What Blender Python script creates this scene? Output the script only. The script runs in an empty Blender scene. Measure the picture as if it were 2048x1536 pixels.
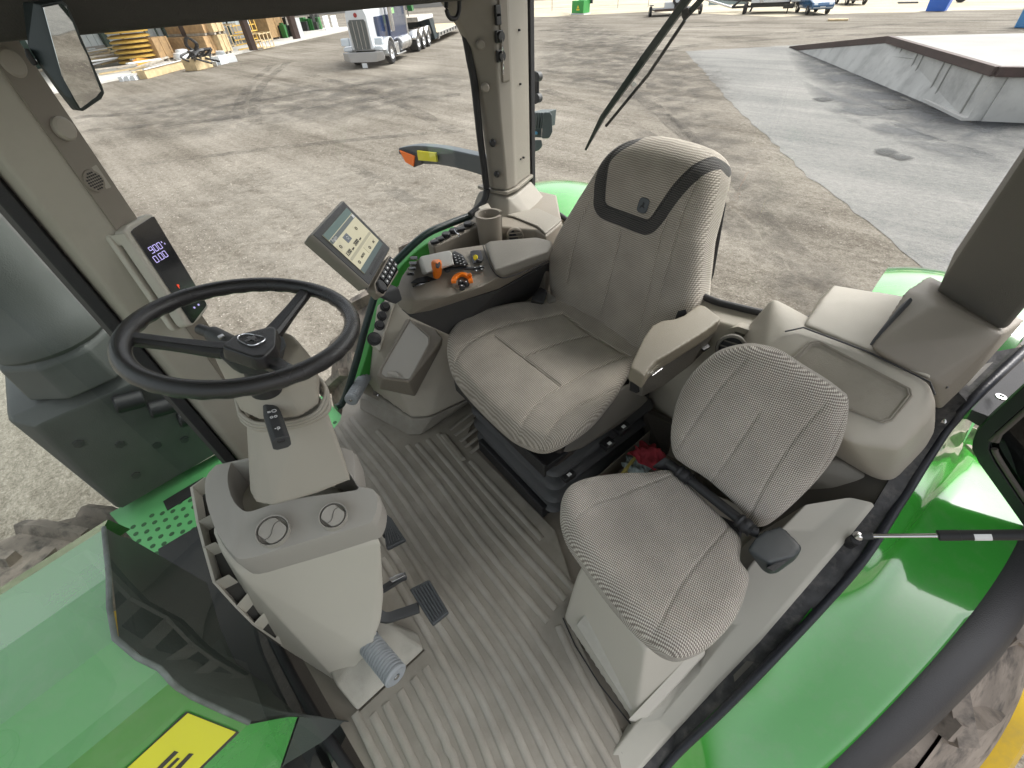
import bpy, bmesh, math, random
import numpy as np
from mathutils import Vector, Matrix
random.seed(7)
sc = bpy.context.scene
COL = sc.collection
# ------------------------------------------------------------ camera, world, sun, exposure
# frame: X = right side of the tractor, Y = forward, Z = up; z 0 is the cab floor, the yard lies at z GZ
GZ = -1.7
FPX = 842.0
CAMP = Vector((0, 0, 1.6))
def _cam_axes():
    d = Vector((56, 875, FPX)).normalized(); up = -d
    fw = Vector((0, 0, 1)); hz = (fw - fw.dot(up) * up).normalized()
    rt = hz.cross(up)
    if rt.x < 0: rt = -rt
    az = math.radians(-133.4)
    M = Matrix((rt, hz, up))
    return Matrix.Rotation(az, 3, 'Z') @ M
CR = _cam_axes()
cd = bpy.data.cameras.new('camera'); cam = bpy.data.objects.new('camera', cd); COL.objects.link(cam)
cd.sensor_width = 36; cd.lens = 36 * FPX / 2048; cd.clip_start = 0.02; cd.clip_end = 2000
cam.matrix_world = Matrix.Translation(CAMP) @ Matrix((CR.col[0], -CR.col[1], -CR.col[2])).transposed().to_4x4()
sc.camera = cam
def at(px, py, x=None, y=None, z=None):
    """point of space seen at photo pixel px,py (2048 wide) on an axis plane"""
    r = CR @ Vector((px - 1024, py - 768, FPX)).normalized()
    i, v = (0, x) if x is not None else (1, y) if y is not None else (2, z)
    return CAMP + r * ((v - CAMP[i]) / r[i])
def atp(px, py, o, n):
    r = CR @ Vector((px - 1024, py - 768, FPX)).normalized()
    return CAMP + r * ((Vector(o) - CAMP).dot(n) / r.dot(n))
w = bpy.data.worlds.new('World'); sc.world = w; w.use_nodes = True
nt = w.node_tree; nt.nodes.clear()
SUN_EL, SUN_AZ = math.radians(52), math.radians(200)
sky = nt.nodes.new('ShaderNodeTexSky'); sky.sky_type = 'NISHITA'; sky.sun_disc = False
sky.sun_elevation = SUN_EL; sky.sun_rotation = SUN_AZ; sky.air_density = 1.0; sky.dust_density = 6; sky.ozone_density = 1
hsv = nt.nodes.new('ShaderNodeHueSaturation'); hsv.inputs['Saturation'].default_value = 0.22
bg = nt.nodes.new('ShaderNodeBackground'); bg.inputs['Strength'].default_value = 0.15
wo = nt.nodes.new('ShaderNodeOutputWorld')
nt.links.new(sky.outputs[0], hsv.inputs['Color']); nt.links.new(hsv.outputs[0], bg.inputs[0]); nt.links.new(bg.outputs[0], wo.inputs[0])
sd = bpy.data.lights.new('sun', 'SUN'); sun = bpy.data.objects.new('sun', sd); COL.objects.link(sun)
sd.energy = 1.0; sd.angle = math.radians(25); sd.color = (1, .97, .93)
sv = Vector((math.sin(SUN_AZ) * math.cos(SUN_EL), math.cos(SUN_AZ) * math.cos(SUN_EL), math.sin(SUN_EL)))
sun.rotation_euler = (-sv).to_track_quat('-Z', 'Y').to_euler()
sc.view_settings.view_transform = 'Standard'; sc.view_settings.look = 'None'; sc.view_settings.gamma = 1
sc.view_settings.exposure = 1.22
# ------------------------------------------------------------ materials
MATS = {}
def mat(name, col, rough=.5, bump=0, bscale=200, metal=0, spec=.5, var=0, vscale=3, coat=0, dirt=None, dscale=6, damt=0, detail=2):
    if name in MATS: return MATS[name]
    m = bpy.data.materials.new(name); m.use_nodes = True; t = m.node_tree; b = t.nodes['Principled BSDF']
    b.inputs['Base Color'].default_value = (*col, 1); b.inputs['Roughness'].default_value = rough
    b.inputs['Metallic'].default_value = metal; b.inputs['Specular IOR Level'].default_value = spec
    b.inputs['Coat Weight'].default_value = coat; b.inputs['Coat Roughness'].default_value = .03
    tc = t.nodes.new('ShaderNodeTexCoord'); out = None
    if var:
        n = t.nodes.new('ShaderNodeTexNoise'); n.inputs['Scale'].default_value = vscale; n.inputs['Detail'].default_value = 6
        t.links.new(tc.outputs['Object'], n.inputs['Vector'])
        r = t.nodes.new('ShaderNodeMapRange'); r.inputs[1].default_value = .3; r.inputs[2].default_value = .7
        r.inputs[3].default_value = 1 - var; r.inputs[4].default_value = 1 + var; t.links.new(n.outputs[0], r.inputs[0])
        mx = t.nodes.new('ShaderNodeVectorMath'); mx.operation = 'SCALE'; mx.inputs[0].default_value = col
        t.links.new(r.outputs[0], mx.inputs['Scale']); out = mx.outputs[0]
        rr = t.nodes.new('ShaderNodeMapRange'); rr.inputs[3].default_value = max(.02, rough - .12); rr.inputs[4].default_value = min(1, rough + .12)
        t.links.new(n.outputs[0], rr.inputs[0]); t.links.new(rr.outputs[0], b.inputs['Roughness'])
    if dirt:
        n = t.nodes.new('ShaderNodeTexNoise'); n.inputs['Scale'].default_value = dscale; n.inputs['Detail'].default_value = 8; n.inputs['Roughness'].default_value = .65
        t.links.new(tc.outputs['Object'], n.inputs['Vector'])
        r = t.nodes.new('ShaderNodeMapRange'); r.inputs[1].default_value = .48; r.inputs[2].default_value = .68; r.inputs[4].default_value = damt
        t.links.new(n.outputs[0], r.inputs[0])
        mx = t.nodes.new('ShaderNodeMix'); mx.data_type = 'RGBA'; mx.inputs[7].default_value = (*dirt, 1)
        t.links.new(r.outputs[0], mx.inputs[0])
        if out: t.links.new(out, mx.inputs[6])
        else: mx.inputs[6].default_value = (*col, 1)
        out = mx.outputs[2]
    if out: t.links.new(out, b.inputs['Base Color'])
    if bump:
        n = t.nodes.new('ShaderNodeTexNoise'); n.inputs['Scale'].default_value = bscale; n.inputs['Detail'].default_value = detail
        t.links.new(tc.outputs['Object'], n.inputs['Vector'])
        bp = t.nodes.new('ShaderNodeBump'); bp.inputs['Strength'].default_value = bump; bp.inputs['Distance'].default_value = .003
        t.links.new(n.outputs[0], bp.inputs['Height']); t.links.new(bp.outputs[0], b.inputs['Normal'])
    MATS[name] = m; return m
def emis(name, col, s=1):
    m = mat(name, col, .4); b = m.node_tree.nodes['Principled BSDF']
    b.inputs['Emission Color'].default_value = (*col, 1); b.inputs['Emission Strength'].default_value = s; return m
def glass(name, col, rough=0):
    m = bpy.data.materials.new(name); m.use_nodes = True; t = m.node_tree; t.nodes.clear()
    o = t.nodes.new('ShaderNodeOutputMaterial'); tr = t.nodes.new('ShaderNodeBsdfTransparent'); gl = t.nodes.new('ShaderNodeBsdfGlossy')
    tr.inputs[0].default_value = (*col, 1); gl.inputs['Roughness'].default_value = .01; gl.inputs[0].default_value = (1, 1, 1, 1)
    lw = t.nodes.new('ShaderNodeLayerWeight'); lw.inputs[0].default_value = .5
    pw = t.nodes.new('ShaderNodeMath'); pw.operation = 'POWER'; pw.inputs[1].default_value = 5; t.links.new(lw.outputs['Facing'], pw.inputs[0])
    ma = t.nodes.new('ShaderNodeMath'); ma.operation = 'MULTIPLY_ADD'; ma.inputs[1].default_value = .4; ma.inputs[2].default_value = .03; t.links.new(pw.outputs[0], ma.inputs[0])
    mx = t.nodes.new('ShaderNodeMixShader')
    t.links.new(ma.outputs[0], mx.inputs[0]); t.links.new(tr.outputs[0], mx.inputs[1]); t.links.new(gl.outputs[0], mx.inputs[2]); t.links.new(mx.outputs[0], o.inputs[0])
    return m
BEIGE = mat('beige_plastic', (.415, .382, .325), .5, .35, 900, var=.04, vscale=4, dirt=(.30, .27, .22), dscale=9, damt=.18)
BEIGE_L = mat('light_beige_plastic', (.525, .495, .43), .5, .35, 900, var=.03)
GREYP = mat('grey_top_plastic', (.385, .36, .325), .5, .35, 900, var=.03)
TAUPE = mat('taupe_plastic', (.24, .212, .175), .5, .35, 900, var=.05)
DTAUPE = mat('dark_taupe_plastic', (.135, .124, .107), .55, .4, 800, var=.05)
PILT = mat('pillar_taupe', (.27, .247, .21), .5, .35, 900, var=.04)
BLACK = mat('black_plastic', (.018, .018, .02), .45, .3, 700, var=.15)
BLACKG = mat('gloss_black', (.012, .012, .014), .12)
TREADM = mat('pedal_rubber', (.055, .06, .065), .55, .3, 300)
RUBBER = mat('black_rubber', (.022, .022, .024), .6, .4, 300, var=.2)
GREYDK = mat('dark_grey_plastic', (.045, .047, .05), .5, .4, 600, var=.12)
SUSP = mat('bellows_rubber', (.062, .063, .066), .45, .3, 400, var=.1)
WHEELM = mat('wheel_leather', (.02, .019, .021), .25, .3, 1200, var=.12, vscale=8, coat=.25)
ORANGE = mat('orange_plastic', (.85, .20, .01), .35)
YELLOW = mat('yellow_plastic', (.85, .68, .02), .4)
GREEN = mat('green_paint', (.035, .31, .028), .14, .04, 8, var=.03, vscale=2, spec=.8, coat=1, dirt=(.16, .30, .13), dscale=14, damt=.22)
GREEN.node_tree.nodes['Principled BSDF'].inputs['Coat IOR'].default_value = 1.75
GREENM = mat('green_matt', (.05, .30, .05), .4, var=.08)
YELP = mat('yellow_paint', (.78, .50, .01), .35, var=.08, dirt=(.35, .25, .1), dscale=8, damt=.4)
STEEL = mat('steel', (.6, .6, .6), .25, metal=1)
CHROME = mat('chrome', (.75, .75, .77), .12, metal=1)
GREYRIB = mat('grey_ribbed_rubber', (.30, .32, .34), .5, .3, 500, var=.06)
HOUSING = mat('grey_housing', (.09, .095, .092), .5, .3, 200, var=.15, vscale=5)
LEATHER = mat('armrest_vinyl', (.235, .205, .155), .42, .5, 500, var=.06)
MUD = mat('muddy_tyre', (.30, .255, .215), .85, .9, 40, var=.3, vscale=9, dirt=(.05, .047, .045), dscale=14, damt=.8)
DKGREEN = mat('dark_green_trim', (.012, .03, .026), .3)
WHITEM = mat('white_print', (.85, .85, .85), .5)
def fabric(name, c1, c2, pitch, bump=.6, band=None):
    m = bpy.data.materials.new(name); m.use_nodes = True; t = m.node_tree; b = t.nodes['Principled BSDF']
    b.inputs['Roughness'].default_value = .95; b.inputs['Specular IOR Level'].default_value = .15; b.inputs['Sheen Weight'].default_value = .15
    uv = t.nodes.new('ShaderNodeUVMap'); sp = t.nodes.new('ShaderNodeSeparateXYZ')
    nz = t.nodes.new('ShaderNodeTexNoise'); nz.inputs['Scale'].default_value = 30
    t.links.new(uv.outputs[0], nz.inputs['Vector'])
    sub = t.nodes.new('ShaderNodeVectorMath'); sub.operation = 'SCALE'; sub.inputs['Scale'].default_value = pitch * .5
    t.links.new(nz.outputs['Color'], sub.inputs[0]); add = t.nodes.new('ShaderNodeVectorMath')
    t.links.new(uv.outputs[0], add.inputs[0]); t.links.new(sub.outputs[0], add.inputs[1]); t.links.new(add.outputs[0], sp.inputs[0])
    def M(op, a, bb=None):
        n = t.nodes.new('ShaderNodeMath'); n.operation = op
        for i, v in enumerate((a, bb)):
            if v is None: continue
            if isinstance(v, (int, float)): n.inputs[i].default_value = v
            else: t.links.new(v, n.inputs[i])
        return n.outputs[0]
    k = 2 * math.pi / pitch
    u = M('MULTIPLY', sp.outputs[0], k); v = M('MULTIPLY', sp.outputs[1], k * .8)
    s = M('MULTIPLY', M('SINE', M('ADD', u, v)), M('SINE', M('SUBTRACT', u, v)))
    r = t.nodes.new('ShaderNodeMapRange'); r.inputs[1].default_value = -.15; r.inputs[2].default_value = .35; t.links.new(s, r.inputs[0])
    n2 = t.nodes.new('ShaderNodeTexNoise'); n2.inputs['Scale'].default_value = 7; n2.inputs['Detail'].default_value = 6; t.links.new(uv.outputs[0], n2.inputs['Vector'])
    r2 = t.nodes.new('ShaderNodeMapRange'); r2.inputs[1].default_value = .3; r2.inputs[2].default_value = .7; r2.inputs[3].default_value = .82; r2.inputs[4].default_value = 1.1; t.links.new(n2.outputs[0], r2.inputs[0])
    mx = t.nodes.new('ShaderNodeMix'); mx.data_type = 'RGBA'; mx.inputs[6].default_value = (*c1, 1); mx.inputs[7].default_value = (*c2, 1)
    t.links.new(r.outputs[0], mx.inputs[0])
    colr = mx.outputs[2]
    if band:
        at_ = t.nodes.new('ShaderNodeAttribute'); at_.attribute_name = 'band'; st = M('LESS_THAN', at_.outputs['Fac'], .026)
        m2 = t.nodes.new('ShaderNodeMix'); m2.data_type = 'RGBA'; m2.inputs[6].default_value = (*band[0], 1); m2.inputs[7].default_value = (*band[1], 1); t.links.new(r.outputs[0], m2.inputs[0])
        m3 = t.nodes.new('ShaderNodeMix'); m3.data_type = 'RGBA'; t.links.new(st, m3.inputs[0]); t.links.new(colr, m3.inputs[6]); t.links.new(m2.outputs[2], m3.inputs[7]); colr = m3.outputs[2]
    sc_ = t.nodes.new('ShaderNodeVectorMath'); sc_.operation = 'SCALE'; t.links.new(colr, sc_.inputs[0]); t.links.new(r2.outputs[0], sc_.inputs['Scale'])
    t.links.new(sc_.outputs[0], b.inputs['Base Color'])
    bp = t.nodes.new('ShaderNodeBump'); bp.inputs['Strength'].default_value = bump; bp.inputs['Distance'].default_value = .0015
    t.links.new(s, bp.inputs['Height']); t.links.new(bp.outputs[0], b.inputs['Normal'])
    return m
FAB = fabric('seat_fabric', (.27, .24, .202), (.56, .51, .445), .0105)
FAB2 = fabric('passenger_seat_fabric', (.20, .172, .148), (.68, .635, .57), .0085)
FABB = fabric('backrest_fabric', (.27, .24, .202), (.56, .51, .445), .0105, band=((.04, .038, .037), (.12, .115, .11)))
# ------------------------------------------------------------ helpers
def link(o, parent=None):
    COL.objects.link(o)
    if parent is not None:
        o.parent = parent; o.matrix_parent_inverse = Matrix.Translation(-parent.location)
    return o
def thing(name, label, cat, loc=(0, 0, 0), group=None):
    o = bpy.data.objects.new(name, None); o.empty_display_size = .1; COL.objects.link(o); o.location = loc
    return tag(o, label, cat, group)
def tag(o, label, cat, group=None):
    o['label'] = label; o['category'] = cat
    if group: o['group'] = group
    return o
def struct(o): o['kind'] = 'structure'; return o
def obj(name, bm, m, parent=None, bevel=0, seg=2, smooth=True, angle=35):
    me = bpy.data.meshes.new(name); bm.normal_update(); bm.to_mesh(me); bm.free()
    ms = m if isinstance(m, (list, tuple)) else [m]
    for q in ms: me.materials.append(q)
    o = bpy.data.objects.new(name, me); link(o, parent)
    if smooth:
        for p in me.polygons: p.use_smooth = True
        # sharp edges by angle
        b2 = bmesh.new(); b2.from_mesh(me)
        for e in b2.edges:
            if len(e.link_faces) == 2 and e.calc_face_angle(0) > math.radians(angle): e.smooth = False
        b2.to_mesh(me); b2.free()
    if bevel:
        md = o.modifiers.new('bevel', 'BEVEL'); md.width = bevel; md.segments = seg; md.limit_method = 'ANGLE'; md.angle_limit = math.radians(18)
        md.harden_normals = False
        for e in me.edges: e.use_edge_sharp = False
        wn = o.modifiers.new('wn', 'WEIGHTED_NORMAL'); wn.keep_sharp = False; wn.weight = 80
    return o
def hull_bm(pts, bm=None):
    bm = bm or bmesh.new(); b = bmesh.new()
    for p in pts: b.verts.new(p)
    r = bmesh.ops.convex_hull(b, input=list(b.verts))
    dead = [v for v in b.verts if not v.link_faces]
    bmesh.ops.delete(b, geom=dead, context='VERTS')
    bmesh.ops.dissolve_limit(b, angle_limit=math.radians(2.5), verts=list(b.verts), edges=list(b.edges))
    bmesh.ops.recalc_face_normals(b, faces=list(b.faces))
    me = bpy.data.meshes.new('t'); b.to_mesh(me); b.free(); bm.from_mesh(me); bpy.data.meshes.remove(me)
    return bm
def hull(name, pts, m, parent=None, bevel=.012, seg=3): return obj(name, hull_bm(pts), m, parent, bevel, seg)
def soft(name, pts, m, parent=None, vox=.006, it=10, **k):
    """moulded body: hull of pts with broadly rounded edges"""
    o = obj(name, hull_bm(pts), m, parent)
    r = o.modifiers.new('remesh', 'REMESH'); r.mode = 'VOXEL'; r.voxel_size = vox; r.use_smooth_shade = True
    s = o.modifiers.new('smooth', 'SMOOTH'); s.factor = .5; s.iterations = it
    return o
def prism_bm(pts, vec, bm=None):
    """polygon pts extruded by vec"""
    bm = bm or bmesh.new(); vec = Vector(vec)
    a = [bm.verts.new(p) for p in pts]; b = [bm.verts.new(Vector(p) + vec) for p in pts]
    f = [bm.faces.new(a), bm.faces.new(b[::-1])]
    n = len(pts)
    for i in range(n): f.append(bm.faces.new((a[i], b[i], b[(i + 1) % n], a[(i + 1) % n])))
    bmesh.ops.recalc_face_normals(bm, faces=f)
    return bm
def prism(name, pts, vec, m, parent=None, bevel=0, seg=2): return obj(name, prism_bm(pts, vec), m, parent, bevel, seg)
def box_bm(c, s, R=None, bm=None):
    bm = bm or bmesh.new(); R = R or Matrix.Identity(3); c = Vector(c)
    vs = [bm.verts.new(c + R @ Vector((x * s[0] / 2, y * s[1] / 2, z * s[2] / 2))) for x in (-1, 1) for y in (-1, 1) for z in (-1, 1)]
    fs = [bm.faces.new([vs[i] for i in f]) for f in ((0, 1, 3, 2), (4, 6, 7, 5), (0, 4, 5, 1), (2, 3, 7, 6), (0, 2, 6, 4), (1, 5, 7, 3))]
    bmesh.ops.recalc_face_normals(bm, faces=fs)
    return bm
def box(name, c, s, m, parent=None, R=None, bevel=.003, seg=2): return obj(name, box_bm(c, s, R), m, parent, bevel, seg)
def smooth_path(pts, n=8):
    pts = [Vector(p) for p in pts]
    if len(pts) < 3: return pts
    out = []
    for i in range(len(pts) - 1):
        p0 = pts[max(i - 1, 0)]; p1 = pts[i]; p2 = pts[i + 1]; p3 = pts[min(i + 2, len(pts) - 1)]
        for k in range(n):
            t = k / n
            out.append(.5 * ((2 * p1) + (-p0 + p2) * t + (2 * p0 - 5 * p1 + 4 * p2 - p3) * t * t + (-p0 + 3 * p1 - 3 * p2 + p3) * t ** 3))
    out.append(pts[-1]); return out
def sweep_bm(path, prof, up=(0, 0, 1), bm=None, closed=False, caps=True, scales=None):
    """profile (list of 2D, x=side, y=up) swept on path"""
    bm = bm or bmesh.new(); n = len(path); rings = []; up = Vector(up)
    for i, p in enumerate(path):
        if closed: t = path[(i + 1) % n] - path[i - 1]
        else: t = path[min(i + 1, n - 1)] - path[max(i - 1, 0)]
        t = t.normalized(); s = t.cross(up)
        if s.length < 1e-4: s = t.cross(Vector((1, 0, 0)))
        s.normalize(); u = s.cross(t).normalized(); k = scales[i] if scales else 1
        rings.append([bm.verts.new(Vector(p) + s * a * k + u * b * k) for a, b in prof])
    m = len(prof); fs = []
    for i in range(n if closed else n - 1):
        A = rings[i]; B = rings[(i + 1) % n]
        for j in range(m): fs.append(bm.faces.new((A[j], A[(j + 1) % m], B[(j + 1) % m], B[j])))
    if caps and not closed: fs += [bm.faces.new(rings[0][::-1]), bm.faces.new(rings[-1])]
    bmesh.ops.recalc_face_normals(bm, faces=fs)
    return bm
def circ(r, n=12, ry=None): return [(r * math.cos(2 * math.pi * i / n), (ry or r) * math.sin(2 * math.pi * i / n)) for i in range(n)]
def tube_bm(path, r, n=12, bm=None, **k): return sweep_bm([Vector(p) for p in path], circ(r, n), bm=bm, **k)
def tube(name, path, r, m, parent=None, n=12, **k): return obj(name, tube_bm(path, r, n, **k), m, parent, angle=50)
def lathe_bm(base, axis, prof, n=32, bm=None, ang0=0, ang1=2 * math.pi):
    """prof: list of (r, h) along axis from base"""
    bm = bm or bmesh.new(); ax = Vector(axis).normalized(); s = ax.orthogonal().normalized(); t = ax.cross(s); base = Vector(base)
    rings = []; fs = []
    for r, h in prof:
        if r < 1e-6: rings.append([bm.verts.new(base + ax * h)])
        else: rings.append([bm.verts.new(base + ax * h + (s * math.cos(2 * math.pi * i / n) + t * math.sin(2 * math.pi * i / n)) * r) for i in range(n)])
    for A, B in zip(rings, rings[1:]):
        for i in range(n):
            j = (i + 1) % n
            if len(A) == 1 and len(B) == 1: continue
            if len(A) == 1: fs.append(bm.faces.new((A[0], B[i], B[j])))
            elif len(B) == 1: fs.append(bm.faces.new((A[i], B[0], A[j])))
            else: fs.append(bm.faces.new((A[i], B[i], B[j], A[j])))
    bmesh.ops.recalc_face_normals(bm, faces=fs)
    return bm
def lathe(name, base, axis, prof, m, parent=None, n=32, angle=35): return obj(name, lathe_bm(base, axis, prof, n), m, parent, angle=angle)
def cyl(name, a, b, r, m, parent=None, n=20):
    a = Vector(a); b = Vector(b); h = (b - a).length; e = min(r * .15, h * .2)
    return lathe(name, a, b - a, [(0, 0), (r - e, 0), (r, e), (r, h - e), (r - e, h), (0, h)], m, parent, n)
def frame3(xa, ya):
    x = Vector(xa).normalized(); z = x.cross(Vector(ya)).normalized(); y = z.cross(x)
    return Matrix((x, y, z)).transposed()
def text(name, s, p, xdir, ydir, size, m, parent=None, off=.0015, ext=.0006, align='LEFT'):
    c = bpy.data.curves.new(name, 'FONT'); c.body = s; c.size = size; c.extrude = ext; c.align_x = align; c.align_y = 'CENTER'; c.resolution_u = 3
    o = bpy.data.objects.new(name, c); COL.objects.link(o)
    R = frame3(xdir, ydir); o.matrix_world = Matrix.Translation(Vector(p) + R.col[2] * off) @ R.to_4x4()
    dg = bpy.context.evaluated_depsgraph_get(); me = bpy.data.meshes.new_from_object(o.evaluated_get(dg))
    mw = o.matrix_world.copy(); bpy.data.objects.remove(o); me.transform(mw)
    o = bpy.data.objects.new(name, me); me.materials.clear(); me.materials.append(m); link(o, parent)
    return o
def join_bm(bm, other):
    me = bpy.data.meshes.new('t'); other.to_mesh(me); other.free(); bm.from_mesh(me); bpy.data.meshes.remove(me)
def quadpt(q, u, v):
    """bilinear point of quad (bl, br, tr, tl)"""
    return (q[0] * (1 - u) + q[1] * u) * (1 - v) + (q[3] * (1 - u) + q[2] * u) * v
def copy_tree(o, parent=None):
    c = o.copy(); COL.objects.link(c)
    if parent is not None: c.parent = parent
    for ch in list(o.children): copy_tree(ch, c)
    return c
# cushion: a padded closed surface over a star-shaped outline, with stitched grooves
def resample(pl, step, closed=True):
    pl = [np.array(p, float) for p in pl]; out = []
    n = len(pl)
    for i in range(n if closed else n - 1):
        a = pl[i]; b = pl[(i + 1) % n]; k = max(1, int(np.linalg.norm(b - a) / step))
        for j in range(k): out.append(a + (b - a) * j / k)
    if not closed: out.append(pl[-1])
    return np.array(out)
def catmull(pl, n=10, closed=True):
    N = len(pl); out = []
    for i in range(N if closed else N - 1):
        g = (lambda k: np.array(pl[k % N], float)) if closed else (lambda k: np.array(pl[min(max(k, 0), N - 1)], float))
        p0, p1, p2, p3 = g(i - 1), g(i), g(i + 1), g(i + 2)
        for k in range(n):
            t = k / n; out.append(.5 * ((2 * p1) + (-p0 + p2) * t + (2 * p0 - 5 * p1 + 4 * p2 - p3) * t * t + (-p0 + 3 * p1 - 3 * p2 + p3) * t ** 3))
    if not closed: out.append(np.array(pl[-1], float))
    return out
def segdist(P, pl):
    d = np.full(len(P), 9.0)
    for a, b in zip(pl[:-1], pl[1:]):
        ab = b - a; t = np.clip(((P - a) @ ab) / max(ab @ ab, 1e-12), 0, 1)
        d = np.minimum(d, np.linalg.norm(P - (a + t[:, None] * ab), axis=1))
    return d
def cushion(name, outline, top, edge_r, thick, place, m, parent, seams=(), bend=None, matf=None, gdepth=.007, gw=.005, center=None, smoothk=10, rings=85, step=.006, puff=.006):
    o = np.array(catmull(outline, smoothk)); o = resample(o, step); c = np.array(center if center is not None else o.mean(0), float)
    ts = np.concatenate([1 - (1 - np.linspace(0, 1, rings)) ** 1.0])[1:]
    P = [c[None, :]] + [c + (o - c) * t for t in ts]; n = len(o)
    P = np.concatenate(P); D = segdist(P, np.vstack([o, o[:1]]))
    h = top - edge_r + edge_r * np.sqrt(np.clip(1 - (1 - np.clip(D / edge_r, 0, 1)) ** 2, 0, 1))
    ds = np.full(len(P), 9.0)
    for s in seams: ds = np.minimum(ds, segdist(P, np.array(catmull(s, 8, False)) if len(s) > 2 else np.array(s, float)))
    if seams:
        h = h - gdepth * np.exp(-(ds / gw) ** 2) - puff * np.exp(-ds / .03)
    bm = bmesh.new(); uvl = bm.loops.layers.uv.new('UVMap')
    def pos(a, b, hh):
        if bend: return bend(a, b, hh)
        return a, b, hh
    V = [bm.verts.new(place(*pos(P[i, 0], P[i, 1], h[i]))) for i in range(len(P))]; UV = {v: (P[i, 0], P[i, 1]) for i, v in enumerate(V)}
    R = [V[1 + k * n:1 + (k + 1) * n] for k in range(len(ts))]
    fs = []
    for i in range(n): fs.append(bm.faces.new((V[0], R[0][i], R[0][(i + 1) % n])))
    for k in range(len(ts) - 1):
        for i in range(n): fs.append(bm.faces.new((R[k][i], R[k + 1][i], R[k + 1][(i + 1) % n], R[k][(i + 1) % n])))
    last = R[-1]; lens = np.concatenate([[0], np.cumsum(np.linalg.norm(np.roll(o, -1, 0) - o, axis=1))])
    side_uv = {}
    prev = last
    zs = [(top - edge_r) * (1 - k / 4) - thick * (k / 4) * .75 for k in (1, 2, 3, 4)]
    for kk, zz in enumerate(zs + [-thick]):
        sh = 0 if kk < 4 else .03
        cur = []
        for i in range(n):
            q = o[i] + (c - o[i]) / max(np.linalg.norm(c - o[i]), 1e-6) * sh
            v = bm.verts.new(place(*pos(q[0], q[1], zz))); cur.append(v); dirn = (o[i] - c) / max(np.linalg.norm(o[i] - c), 1e-6)
            UV[v] = tuple(o[i] + dirn * ((top - edge_r) - zz))
        for i in range(n): fs.append(bm.faces.new((prev[i], cur[i], cur[(i + 1) % n], prev[(i + 1) % n])))
        prev = cur
    cb = bm.verts.new(place(*pos(c[0], c[1], -thick))); UV[cb] = tuple(c)
    for i in range(n): fs.append(bm.faces.new((prev[i], cb, prev[(i + 1) % n])))
    for f in fs:
        for l in f.loops: l[uvl].uv = UV[l.vert]
    bmesh.ops.recalc_face_normals(bm, faces=fs); bm.verts.index_update()
    vals = matf(np.array([UV[v] for v in bm.verts])) if matf else None
    ob = obj(name, bm, m, parent, angle=80)
    if matf:
        at_ = ob.data.attributes.new('band', 'FLOAT', 'POINT'); at_.data.foreach_set('value', vals.astype(np.float32))
    return ob
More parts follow.
